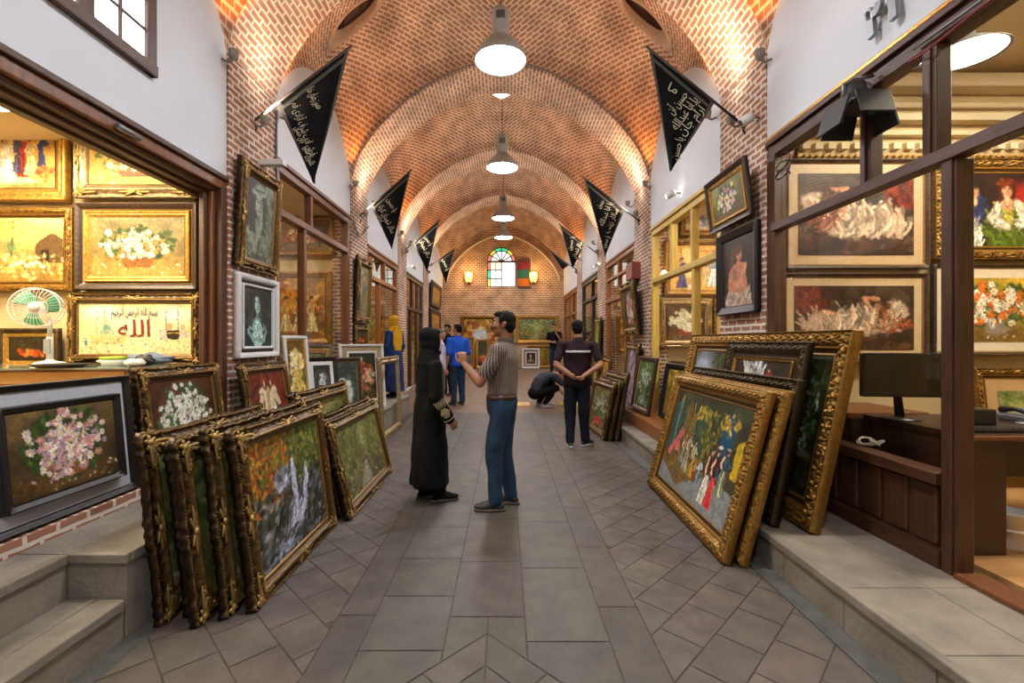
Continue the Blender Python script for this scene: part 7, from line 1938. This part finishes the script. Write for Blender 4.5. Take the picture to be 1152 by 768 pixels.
# ------------------------------------------------------------------ people
M['skin'] = mat('skin', '#a9795c', 0.5, nscale=14, namt=0.08, bump=0.08, bscale=90)
M['skin_dark'] = mat('tanned_skin', '#8f6046', 0.5, nscale=14, namt=0.08, bump=0.08, bscale=90)
M['hair'] = mat('dark_hair', '#0d0a09', 0.7, nscale=30, namt=0.4, bump=0.5, bscale=90, stretch=(3, 3, 0.6), spec=0.2)
M['hair_grey'] = mat('grey_hair', '#5c5148', 0.6, nscale=30, namt=0.4, bump=0.5, bscale=90)
M['eye'] = mat('eye_white', '#d9d4cc', 0.25, nscale=20, namt=0.05); M['iris'] = mat('dark_iris', '#1a120e', 0.2, nscale=20, namt=0.1)
def cloth(name, col, **k):
    return mat(name, col, 0.85, nscale=5, namt=0.18, bump=0.35, bscale=26, spec=0.2, **k)
M['denim'] = cloth('blue_denim', '#24384f'); M['denim_dark'] = cloth('dark_denim', '#1f2f49'); M['navy'] = cloth('navy_cloth', '#171b28'); M['black_cloth'] = cloth('black_cloth', '#080809')
M['charcoal'] = cloth('charcoal_cloth', '#363941'); M['maroon'] = cloth('maroon_cloth', '#2a1a20'); M['blue'] = cloth('royal_blue_cloth', '#1f4fb4'); M['lilac'] = cloth('lilac_cloth', '#b7aec6')
M['yellow'] = cloth('mustard_scarf', '#c08f1c'); M['navy_coat'] = cloth('navy_coat', '#23335f'); M['leather'] = mat('brown_leather', '#4a2a1a', 0.4, nscale=20, namt=0.2); M['shoe'] = mat('dark_shoe', '#1d222c', 0.5, nscale=20, namt=0.25)
M['sole'] = mat('shoe_sole', '#5a5048', 0.7, nscale=20, namt=0.2); M['sole_white'] = mat('white_sole', '#c9c7c2', 0.6, nscale=20, namt=0.1); M['sneaker'] = cloth('grey_sneaker', '#8c8f94'); M['white_band'] = cloth('pale_band', '#c7c6cc'); M['grey_trouser'] = cloth('grey_trouser', '#6a6a70')
def striped():
    m, nt, b = new_mat('striped_shirt')
    tc = nt.nodes.new('ShaderNodeTexCoord')
    sp = nt.nodes.new('ShaderNodeSeparateXYZ'); nt.links.new(tc.outputs['UV'], sp.inputs[0])
    cb = nt.nodes.new('ShaderNodeCombineXYZ'); nt.links.new(sp.outputs[0], cb.inputs[0])
    w = nt.nodes.new('ShaderNodeTexWave'); w.wave_type = 'BANDS'; w.bands_direction = 'X'; w.inputs['Scale'].default_value = 1.0; w.inputs['Distortion'].default_value = 0.0
    nt.links.new(cb.outputs[0], w.inputs['Vector'])
    r = nt.nodes.new('ShaderNodeValToRGB'); r.color_ramp.elements[0].position = 0.25; r.color_ramp.elements[1].position = 0.85
    r.color_ramp.elements[0].color = hexc('#3d3431') + (1,); r.color_ramp.elements[1].color = hexc('#8f8078') + (1,)
    nt.links.new(w.outputs['Fac'], r.inputs['Fac'])
    nt.links.new(r.outputs['Color'], b.inputs['Base Color']); b.inputs['Roughness'].default_value = 0.85
    n2 = nt.nodes.new('ShaderNodeTexNoise'); n2.inputs['Scale'].default_value = 22; nt.links.new(tc.outputs['Object'], n2.inputs['Vector'])
    bp = nt.nodes.new('ShaderNodeBump'); bp.inputs['Strength'].default_value = 0.35; bp.inputs['Distance'].default_value = 0.02
    nt.links.new(n2.outputs['Fac'], bp.inputs['Height']); nt.links.new(bp.outputs[0], b.inputs['Normal'])
    return m
M['striped'] = striped()

def fuse(name, m, voxel, material, parent, smooth=6, wrinkle=0.0, seed=0, stripe=0.0):
    """union of the collected shapes as one continuous skin"""
    me = m.mesh(name + '_raw'); tmp = bpy.data.objects.new(name + '_raw', me); COL.objects.link(tmp)
    rm = tmp.modifiers.new('r', 'REMESH'); rm.mode = 'VOXEL'; rm.voxel_size = voxel; rm.use_smooth_shade = True
    s = tmp.modifiers.new('s', 'SMOOTH'); s.iterations = smooth; s.factor = 0.5
    dg = bpy.context.evaluated_depsgraph_get(); dg.update()
    out = bpy.data.meshes.new_from_object(tmp.evaluated_get(dg))
    bpy.data.objects.remove(tmp); bpy.data.meshes.remove(me)
    n = len(out.vertices); co = np.empty(n * 3, np.float32); out.vertices.foreach_get('co', co); co = co.reshape(-1, 3)
    if wrinkle:
        no = np.empty(n * 3, np.float32); out.vertices.foreach_get('normal', no); no = no.reshape(-1, 3)
        r = np.random.default_rng(seed); w = np.zeros(n)
        for k in range(7):
            d = r.normal(0, 1, 3); d[2] *= 0.5; f = r.uniform(14, 46); d /= np.linalg.norm(d)
            q = r.normal(0, 1, 3); q /= np.linalg.norm(q)
            w += np.sin(co @ d * f + r.random() * 6 + 1.5 * np.sin(co @ q * 13)) * (1 / (1 + k * .3))
        co = co + no * (w * wrinkle / 3)[:, None]
        out.vertices.foreach_set('co', co.astype(np.float32).ravel())
    if stripe:
        a = np.arctan2(co[:, 1], co[:, 0])
        uv = np.stack([a * stripe, co[:, 2]], 1).astype(np.float32)
        li = np.empty(len(out.loops), np.int32); out.loops.foreach_get('vertex_index', li)
        ul = out.uv_layers.new(name='UVMap'); ul.data.foreach_set('uv', uv[li].ravel())
    out.polygons.foreach_set('use_smooth', np.ones(len(out.polygons), bool))
    out.materials.clear(); out.materials.append(material); out.name = name; out.update()
    return link(bpy.data.objects.new(name, out), parent)

def ring(c, rx, ry, n=20, ax=(1, 0, 0), ay=(0, 1, 0)):
    c = Vector(c); ax = Vector(ax); ay = Vector(ay)
    return [c + ax * rx * math.cos(2 * PI * k / n) + ay * ry * math.sin(2 * PI * k / n) for k in range(n)]

def limb(m, pts, rad, n=14):
    m.tube(pts, rad, n)
    for p, r in zip(pts, rad): m.ell(p, r * 0.99, n, 8)

def hand(m, wrist, d, palm, side, curl=0.4, sc=1.0):
    """palm and five fingers; d: along the fingers, palm: way the palm faces, side +1 if the thumb lies towards d x palm"""
    w = Vector(wrist); d = Vector(d).normalized(); p = Vector(palm); p = (p - d * p.dot(d)).normalized(); s = d.cross(p) * side
    R = Matrix((s, d, p)).transposed()
    m.ell(w + d * .045 * sc, (.041 * sc, .055 * sc, .017 * sc), 12, 8, R)
    for k, (o, L) in enumerate(((.030, .068), (.010, .078), (-.011, .072), (-.031, .056))):
        q = w + d * .085 * sc + s * o * sc; dd = d.copy(); pts = [w + d * .05 * sc + s * o * .8 * sc, q]; c = curl * (1 + .12 * k)
        for f in (.45, .32, .25):
            dd = (dd * math.cos(c) + p * math.sin(c)).normalized()
            p2 = p - dd * p.dot(dd); q = q + dd * L * f * sc; pts.append(q)
            p = Vector(palm) - d * Vector(palm).dot(d); p.normalize()
            dd = dd
        limb(m, pts, [.0095 * sc, .0095 * sc, .0088 * sc, .0082 * sc, .007 * sc], 8)
    b = w + d * .02 * sc + s * .03 * sc
    limb(m, [b, b + (s * .7 + d * .7) * .035 * sc + p * .008, b + (s * .45 + d * .9).normalized() * .068 * sc + p * .022, b + (s * .25 + d).normalized() * .09 * sc + p * .03], [.013 * sc, .0115 * sc, .010 * sc, .008 * sc], 8)

def head_shapes(m, c, R, sc=1.0):
    """skull, face and ears round the head centre c; R turns the face (local +Y) where the person looks"""
    def E(p, r, n=16, k=10): m.ell(Vector(c) + R @ (Vector(p) * sc), tuple(v * sc for v in r), n, k, R)
    E((0, -.012, .028), (.076, .096, .088), 20, 14); E((0, .028, -.045), (.060, .066, .070)); E((0, .02, 0), (.068, .072, .08))
    E((0, .062, -.092), (.027, .026, .022)); E((0, .080, .034), (.052, .02, .013)); E((0, .090, .008), (.010, .014, .026)); E((0, .103, -.018), (.014, .017, .013)); E((-.012, .096, -.022), (.009, .01, .008)); E((.012, .096, -.022), (.009, .01, .008))
    E((0, .088, -.052), (.025, .012, .0075)); E((0, .086, -.064), (.021, .012, .008))
    for s in (-1, 1):
        E((s * .043, .06, -.018), (.026, .03, .026)); E((s * .078, -.012, -.005), (.010, .021, .033)); E((s * .082, -.02, .006), (.008, .02, .022))

def head_extras(parent, c, R, sc=1.0, moustache=False):
    for s in (-1, 1):
        m = MB(); m.ell(Vector(c) + R @ (Vector((s * .032, .074, .012)) * sc), tuple(v * sc for v in (.0135, .0125, .0095)), 12, 8, R); e = m.build('eye', M['eye'], parent)
        m = MB(); m.ell(Vector(c) + R @ (Vector((s * .032, .0835, .012)) * sc), tuple(v * sc for v in (.006, .004, .006)), 10, 6, R); m.build('iris', M['iris'], e)
        m = MB(); m.tube([Vector(c) + R @ (Vector((s * x, y, z)) * sc) for x, y, z in ((.014, .094, .032), (.032, .093, .039), (.052, .082, .034))], [.004 * sc, .005 * sc, .003 * sc], 6); m.build('eyebrow', M['hair'], parent)
    if moustache:
        m = MB(); m.tube([Vector(c) + R @ (Vector(p) * sc) for p in ((-.03, .088, -.046), (-.014, .1, -.038), (0, .104, -.037), (.014, .1, -.038), (.03, .088, -.046))], [.004, .008, .008, .008, .004], 8); m.build('moustache', M['hair'], parent)

def hair_short(parent, c, R, material, voxel=0.006, sc=1.0):
    m = MB()
    def E(p, r): m.ell(Vector(c) + R @ (Vector(p) * sc), tuple(v * sc for v in r), 18, 12, R)
    E((0, -.022, .048), (.083, .092, .080)); E((0, -.052, .0), (.076, .062, .074)); E((0, .035, .088), (.062, .055, .032)); E((0, -.05, -.04), (.06, .042, .05))
    for s in (-1, 1): E((s * .07, .002, .03), (.014, .03, .045))
    return fuse('hair', m, voxel, material, parent, 3, 0.0025, 5)

def trousers(parent, hip, legs, material, voxel=.011, seat=(.165, .125), waist=1.02, wr=.009, rad=(.098, .082, .068, .066), name='trousers', fwd=(0, 1, 0)):
    m = MB(); hip = Vector(hip)
    sx = Vector((1, 0, 0))
    rings = [ring(hip + Vector((0, 0, dz)), seat[0] * a, seat[1] * b) for dz, a, b in ((-.13, .8, .85), (-.08, .97, 1), (0, 1.0, 1.02), (.06, .93, .95), (waist - .95 + .02, .86, .90))]
    m.loft(rings)
    for (h, k, a) in legs:
        h, k, a = Vector(h), Vector(k), Vector(a)
        limb(m, [h, h.lerp(k, .5), k, k.lerp(a, .5), a], [rad[0], (rad[0] + rad[1]) / 2, rad[1], rad[2], rad[3]], 16)
    return fuse(name, m, voxel, material, parent, 5, wr, 3)

def shoe(parent, ankle, ang, mt, sole='sole', name='shoe', L=.27, pitch=0.0):
    a = Vector(ankle); R = (Matrix.Rotation(ang, 3, 'Z') @ Matrix.Rotation(pitch, 3, 'X'))
    base = Vector((a.x, a.y, a.z))
    m = MB()
    def T(p): return base + R @ Vector(p)
    m.ell(T((0, .015, -.03)), (.04, .065, .055), 14, 8, R); m.ell(T((0, .10, -.055)), (.046, .10, .032), 16, 8, R); m.ell(T((0, -.025, -.05)), (.038, .05, .035), 12, 8, R); m.ell(T((0, .06, -.04)), (.040, .08, .04), 12, 8, R)
    o = fuse(name, m, .007, M[mt], parent, 3)
    m = MB(); pts = [(x * .043, .055 + y * .142) for x, y in [(math.cos(t) * (1.0 if math.sin(t) > -.2 else .82), math.sin(t)) for t in np.linspace(0, 2 * PI, 24, endpoint=False)]]
    m.loft([[T((x, y, -.093)) for x, y in pts], [T((x, y, -.068)) for x, y in pts]]); m.build('sole', M[sole], o)
    return o

def standing(label, loc, rz, H=1.75, shirt='blue', trouser='denim', skin='skin', arms=None, legs=None, look=0.0, nod=0.0, sleeve=.55, hair='hair', voxel=.008, moustache=False, stripe=0.0, belt=None, shoes=('shoe', 'sole'), lean=0.0, build=1.0, long_sleeve=False, hem=.88, collar=True, band=False, hand_curl=.5, hand_pose=None):
    """adult figure, local +Y forward; everything measured for 1.75 m and scaled by the root"""
    t = thing('person', label, 'person', loc, rz); k = H / 1.75; t.scale = (k, k, k)
    arms = arms or [((-.215, 0, 1.40), (-.25, -.03, 1.12), (-.24, .06, .88)), ((.215, 0, 1.40), (.25, -.03, 1.12), (.24, .06, .88))]
    legs = legs or [((-.085, 0, .90), (-.095, .02, .49), (-.10, -.01, .095), 0.1), ((.085, 0, .90), (.095, .02, .49), (.10, -.01, .095), -.1)]
    ly = lambda z: lean * max(0, z - .95)
    def C(x, y, z): return Vector((x, y + ly(z), z))
    hc = C(0, .025, 1.635); R = Matrix.Rotation(look, 3, 'Z') @ Matrix.Rotation(-nod, 3, 'X')
    # body: one continuous skin
    m = MB()
    m.loft([ring(C(0, 0, z), rx * build, ry * build) for z, rx, ry in ((.84, .10, .085), (.92, .145, .105), (1.0, .138, .098), (1.1, .125, .09), (1.22, .145, .098), (1.33, .155, .10), (1.42, .12, .08), (1.47, .07, .06), (1.50, .055, .057))])
    limb(m, [C(0, -.005, 1.44), C(0, .0, 1.52), hc + Vector((0, -.02, -.03))], [.062, .056, .055])
    head_shapes(m, hc, R)
    for (sh, el, wr) in arms:
        sh, el, wr = Vector(sh), Vector(el), Vector(wr)
        limb(m, [C(sh.x * .6, sh.y, sh.z), sh, sh.lerp(el, .5), el], [.06, .052, .046, .040]); limb(m, [el, el.lerp(wr, .35), wr], [.040, .041, .026])
    for i, (sh, el, wr) in enumerate(arms):
        d = (Vector(wr) - Vector(el)).normalized()
        if hand_pose and hand_pose[i]: hand(m, wr, *hand_pose[i])
        else: hand(m, wr, d, (1, 0, 0) if wr[0] < 0 else (-1, 0, 0), -1 if wr[0] < 0 else 1, hand_curl)
    for (h, kn, a, an) in legs: limb(m, [Vector(h), Vector(kn), Vector(a)], [.075, .05, .036])
    fuse('body', m, voxel, M[skin], t, 3)
    head_extras(t, hc, R, 1.0, moustache)
    if hair: hair_short(t, hc, R, M[hair], max(.006, voxel * .8))
    # trousers, shoes, belt
    trousers(t, (0, 0, .95), [l[:3] for l in legs], M[trouser], max(.01, voxel * 1.3), seat=(.168 * build, .13 * build))
    for (h, kn, a, an) in legs: shoe(t, a, an, *shoes)
    if belt:
        m = MB(); m.loft([ring((0, 0, z), .167 * build, .132 * build, 32) for z in (.975, 1.015)]); m.build('belt', M[belt], t)
    # shirt
    m = MB()
    hem_r = (.178, .135) if not belt else (.160, .122)
    z0 = hem if not belt else 1.01
    m.loft([ring(C(0, 0, z), rx * build, ry * build) for z, rx, ry in ((z0, hem_r[0], hem_r[1]), (z0 + .03, hem_r[0] + .004, hem_r[1] + .006), (1.1, .162, .128), (1.22, .172, .128), (1.33, .182, .125), (1.40, .165, .105), (1.455, .10, .085), (1.49, .066, .068))])
    for (sh, el, wr) in arms:
        sh, el, wr = Vector(sh), Vector(el), Vector(wr)
        if long_sleeve: limb(m, [C(sh.x * .55, sh.y, sh.z - .01), sh, sh.lerp(el, .5), el, el.lerp(wr, .5), el.lerp(wr, .93)], [.076, .065, .057, .052, .045, .041], 16)
        else: limb(m, [C(sh.x * .55, sh.y, sh.z - .01), sh, sh.lerp(el, .4), sh.lerp(el, sleeve + .2)], [.076, .066, .062, .062], 16)
    s = fuse('shirt', m, max(.009, voxel * 1.2), M[shirt], t, 4, .007, 7, stripe)
    if collar:
        m = MB(); m.loft([ring(C(0, -.004, 1.475), .070, .072, 24), ring(C(0, -.006, 1.515), .064, .066, 24), ring(C(0, -.006, 1.515), .069, .071, 24), ring(C(0, -.004, 1.465), .079, .082, 24)], caps=False); m.build('collar', M[shirt], t)
    return t, hc, R

# man in the striped shirt, talking with his raised hand
ang = math.radians(80)
t, hc, R = standing('man in a striped brown shirt and blue jeans raising one hand', (-.03, 4.12, 0), ang, 1.77, 'striped', 'denim', 'skin_dark',
    arms=[((-.20, .0, 1.40), (-.245, .14, 1.13), (-.17, .30, 1.29)), ((.20, 0, 1.40), (.24, -.04, 1.12), (.22, .04, .87))],
    legs=[((-.085, -.02, .90), (-.10, .055, .49), (-.10, .03, .095), .15), ((.085, -.02, .90), (.09, .0, .49), (.10, -.07, .095), -.2)],
    look=0.05, nod=-.05, voxel=.0062, moustache=True, stripe=3.6, belt='leather', lean=-.06, build=1.04, sleeve=.5,
    hand_pose=[((.1, .25, 1), (.7, .1, 0), 1, .9), None])

# woman in the long black coat
def robe_woman(label, loc, rz, H, coat, scarf, hem, skin='skin', arm=None, pants='black_cloth', scarf_long=0.0, embroider=False, voxel=.008, width=1.0, look=0.0):
    t = thing('person', label, 'person', loc, rz); k = H / 1.75; t.scale = (k, k, k)
    hc = Vector((0, .02, 1.62)); R = Matrix.Rotation(look, 3, 'Z')
    arms = arm or [((-.18, 0, 1.36), (-.235, -.02, 1.09), (-.21, .10, .86)), ((.18, 0, 1.36), (.235, -.02, 1.09), (.21, .10, .86))]
    m = MB()
    m.loft([ring((0, 0, z), rx, ry) for z, rx, ry in ((.84, .10, .085), (.95, .14, .105), (1.08, .115, .09), (1.25, .13, .1), (1.38, .11, .075), (1.46, .055, .055))])
    limb(m, [(0, 0, 1.42), (0, .005, 1.5), hc + Vector((0, -.02, -.03))], [.055, .05, .05]); head_shapes(m, hc, R, .96)
    for sh, el, wr in arms:
        limb(m, [(sh[0] * .6, sh[1], sh[2]), sh, el], [.05, .045, .036]); limb(m, [el, wr], [.036, .023]); d = Vector(wr) - Vector(el)
        hand(m, wr, d, (1, 0, 0) if wr[0] < 0 else (-1, 0, 0), -1 if wr[0] < 0 else 1, .35, .92)
    for s in (-1, 1): yy = -.03 if s < 0 else .08; limb(m, [(s * .08, 0, .9), (s * .085, .5 * yy, .48), (s * .085, yy, .1)], [.07, .045, .033])
    fuse('body', m, voxel, M[skin], t, 3); head_extras(t, hc, R, .96)
    m = MB()
    for s, y in ((-1, -.03), (1, .08)):
        limb(m, [(s * .08, 0, .6), (s * .08, y * .6, .35), (s * .085, y, .11)], [.085, .08, .068])
    fuse('trousers', m, .011, M[pants], t, 3, .003, 2)
    for s, y in ((-1, -.03), (1, .08)): shoe(t, (s * .085, y, .095), -s * .12, 'black_cloth', 'sole', L=.24)
    m = MB(); w = width
    m.loft([ring((0, .0, z), rx * w, ry * w, 28) for z, rx, ry in ((hem, .245, .20), (hem + .04, .25, .205), (.5, .235, .185), (.8, .222, .17), (.95, .212, .16), (1.08, .182, .142), (1.22, .19, .14), (1.33, .18, .12), (1.40, .14, .095), (1.46, .075, .07))])
    for sh, el, wr in arms:
        sh, el, wr = Vector(sh), Vector(el), Vector(wr)
        limb(m, [(sh.x * .55, sh.y, sh.z - .01), sh, sh.lerp(el, .5), el, el.lerp(wr, .5), el.lerp(wr, .96)], [.08, .068, .064, .06, .058, .056], 16)
    c = fuse('coat', m, .01, M[coat], t, 4, .011, 11)
    # headscarf: over the crown, round the neck, open at the face
    m = MB()
    def E(p, r): m.ell(hc + R @ Vector(p), r, 20, 14, R)
    E((0, -.032, .035), (.094, .10, .098)); E((0, -.035, -.04), (.092, .085, .10)); E((0, -.015, -.115), (.088, .095, .075))
    E((0, .03, .085), (.075, .065, .036))
    for s in (-1, 1): E((s * .076, .02, -.02), (.022, .055, .10)); 
    E((0, .045, -.125), (.06, .06, .035))
    m.loft([ring((0, -.005, z), rx, ry, 24) for z, rx, ry in ((1.37 - scarf_long * .3, .17, .125), (1.42, .14, .11), (1.47, .105, .1), (1.52, .085, .09))])
    if scarf_long: m.loft([ring((0, -.10, z), rx, .05, 20) for z, rx in ((1.0, .10), (1.15, .13), (1.35, .14), (1.5, .08))])
    fuse('headscarf', m, .008, M[scarf], t, 5, .004, 9)
    return t, c
t, coat = robe_woman('woman in a long black coat and black headscarf, listening', (-.715, 4.3, 0), math.radians(-62), 1.635, 'black_cloth', 'black_cloth', .17,
    arm=[((-.18, 0, 1.36), (-.235, -.02, 1.09), (-.2, .10, .86)), ((.185, 0, 1.36), (.25, -.03, 1.08), (.235, .13, .84))], voxel=.0065, width=.95)
# pale embroidery on the near sleeve
M['embroidery'] = mat('gold_embroidery', '#a79a74', 0.6, nscale=40, namt=0.3)
m = MB()
el, wr = Vector((.25, -.03, 1.08)), Vector((.235, .13, .84))
ax = (wr - el).normalized(); out = Vector((1, -.25, -.05)); out = (out - ax * out.dot(ax)).normalized(); sd = ax.cross(out)
def on_sleeve(f, a, r=.064): return el.lerp(wr, f) + (out * math.cos(a) + sd * math.sin(a)) * r
for k in range(9):
    a = -.8 + .2 * k; m.tube([on_sleeve(.2 + .05 * (k % 2), a), on_sleeve(.45, a * .8)], .003, 5); m.ell(on_sleeve(.18 + .05 * (k % 2), a), .007, 6, 4)
for i in range(5):
    for j in range(8):
        if (i - 2) ** 2 / 5 + (j - 3.5) ** 2 / 13 < 1: m.ell(on_sleeve(.5 + .07 * i, -.7 + .2 * j), .009, 6, 4)
m.tube([on_sleeve(.93, a, .060) for a in np.linspace(-1.3, 1.3, 14)], .004, 5)
m.build('sleeve_embroidery', M['embroidery'], coat)

# man in the maroon polo, hands clasped behind his back
t, hc, R = standing('man seen from behind in a maroon polo with a pale stripe', (1.035, 6.5, 0), math.radians(-4), 1.80, 'maroon', 'navy', 'skin',
    arms=[((-.225, -.01, 1.40), (-.30, -.13, 1.14), (-.045, -.20, .965)), ((.225, -.01, 1.40), (.30, -.13, 1.14), (.05, -.215, .985))],
    legs=[((-.09, 0, .90), (-.10, .02, .49), (-.10, -.03, .095), .05), ((.09, 0, .90), (.095, .03, .49), (.11, .05, .095), -.75)],
    voxel=.0075, build=1.12, shoes=('shoe', 'sole_white'), sleeve=.5, hem=.86,
    hand_pose=[((1, -.1, -.25), (0, .3, 1), -1, .7), ((-1, -.1, -.2), (0, .3, 1), 1, .7)])
m = MB(); 
pts0 = [(x, -.155 - .012 * math.cos(x * 9) + .09 * (abs(x) / .2) ** 3, 1.305) for x in np.linspace(-.165, .165, 17)]
m.loft([[Vector(p) + Vector((0, dy, dz)) for dy, dz in ((0, 0), (0, .03), (.02, .03), (.02, 0))] for p in pts0]); o = m.build('back_stripe', M['white_band'], t)

# man in the royal blue shirt
standing('man in a royal blue shirt and jeans with his back half turned', (-1.03, 10.0, floor_z(10.0)), math.radians(35), 1.78, 'blue', 'denim', 'skin', voxel=.012, look=.3, build=1.08, sleeve=.75, hem=.84, moustache=False)
# person in lilac
standing('grey haired person in a lilac shirt facing the man in blue', (-1.36, 9.5, floor_z(9.5)), math.radians(-70), 1.68, 'lilac', 'grey_trouser', 'skin', voxel=.012, hair='hair_grey', long_sleeve=True)
standing('dark haired man in black between the lilac shirt and the blue one', (-1.42, 11.3, floor_z(11.3)), math.radians(150), 1.76, 'black_cloth', 'navy', 'skin_dark', voxel=.014)
# man in the black T-shirt at the far end, hand at his chin
standing('man in a black T-shirt at the far end with a hand to his chin', (1.80, 16.6, floor_z(16.6)), math.radians(165), 1.74, 'black_cloth', 'denim_dark', 'skin', voxel=.014,
    arms=[((-.215, 0, 1.40), (-.26, .10, 1.14), (-.05, .13, 1.47)), ((.215, 0, 1.40), (.25, .04, 1.12), (.02, .16, 1.08))], collar=False)
# woman in the mustard scarf on the platform
robe_woman('woman in a mustard headscarf and navy coat at the left shop window', (-2.12, 8.72, .425), math.radians(60), 1.58, 'navy_coat', 'yellow', .14, scarf_long=.5, voxel=.012, width=.92)

# squatting man
def squatter():
    t = thing('person', 'squatting man in a charcoal T-shirt working over a picture on the paving', 'person', (.84, 9.85, floor_z(9.85)), math.radians(-72))
    k = 1.0
    hip = Vector((0, -.20, .30)); sh = Vector((0, .22, .68)); hc = Vector((.02, .43, .70)); R = Matrix.Rotation(math.radians(-62), 3, 'X')
    kn = [Vector((-.14, .22, .46)), Vector((.13, .24, .40))]; an = [Vector((-.12, -.06, .10)), Vector((.12, -.02, .10))]
    el = [Vector((-.24, .40, .42)), Vector((.24, .42, .42))]; wr = [Vector((-.16, .58, .20)), Vector((.14, .60, .18))]
    m = MB(); up = (sh - hip).normalized(); bx = Vector((1, 0, 0)); by = up.cross(bx)
    def P(f, o=0.0): return hip.lerp(sh, f) + by * o * -1
    mid = Vector((0, -.07, .04))
    def sp(f): return hip.lerp(sh, f) + Vector((0, -.10, .08)) * math.sin(PI * f)
    m.loft([ring(sp(f), rx, ry, 18, bx, by) for f, rx, ry in ((-.1, .1, .1), (.1, .13, .10), (.4, .12, .09), (.7, .14, .10), (.95, .12, .08), (1.05, .06, .06))])
    limb(m, [sp(.98), sh.lerp(hc, .5), hc], [.062, .055, .055]); head_shapes(m, hc, R)
    for i, s in enumerate((-1, 1)):
        S = sp(.92) + bx * s * .19; limb(m, [sp(.92) + bx * s * .1, S, el[i]], [.06, .05, .04]); limb(m, [el[i], wr[i]], [.04, .026]); hand(m, wr[i], (0, .5, -.8), (0, -1, -.3), -s, .5)
        limb(m, [hip + bx * s * .09, kn[i], an[i]], [.08, .055, .036])
    fuse('body', m, .01, M['skin'], t, 3); head_extras(t, hc, R); hair_short(t, hc, R, M['hair'], .009)
    m = MB(); m.loft([ring(sp(f), rx, ry, 20, bx, by) for f, rx, ry in ((-.02, .165, .13), (.15, .168, .135), (.45, .165, .125), (.75, .18, .13), (.95, .155, .105), (1.06, .08, .075))])
    for i, s in enumerate((-1, 1)):
        S = sp(.92) + bx * s * .19; limb(m, [sp(.9) + bx * s * .1, S, S.lerp(el[i], .6)], [.085, .074, .068])
    fuse('shirt', m, .011, M['charcoal'], t, 4, .004, 3)
    m = MB(); m.ell(hip, (.175, .16, .14), 18, 12)
    for i, s in enumerate((-1, 1)): limb(m, [hip + bx * s * .09, (hip + bx * s * .09).lerp(kn[i], .5), kn[i], kn[i].lerp(an[i], .5), an[i]], [.105, .098, .082, .07, .058])
    fuse('trousers', m, .011, M['black_cloth'], t, 4, .004, 4)
    for i, a in enumerate(an): shoe(t, a, .1 - .2 * i, 'sneaker', 'sole_white')
squatter()
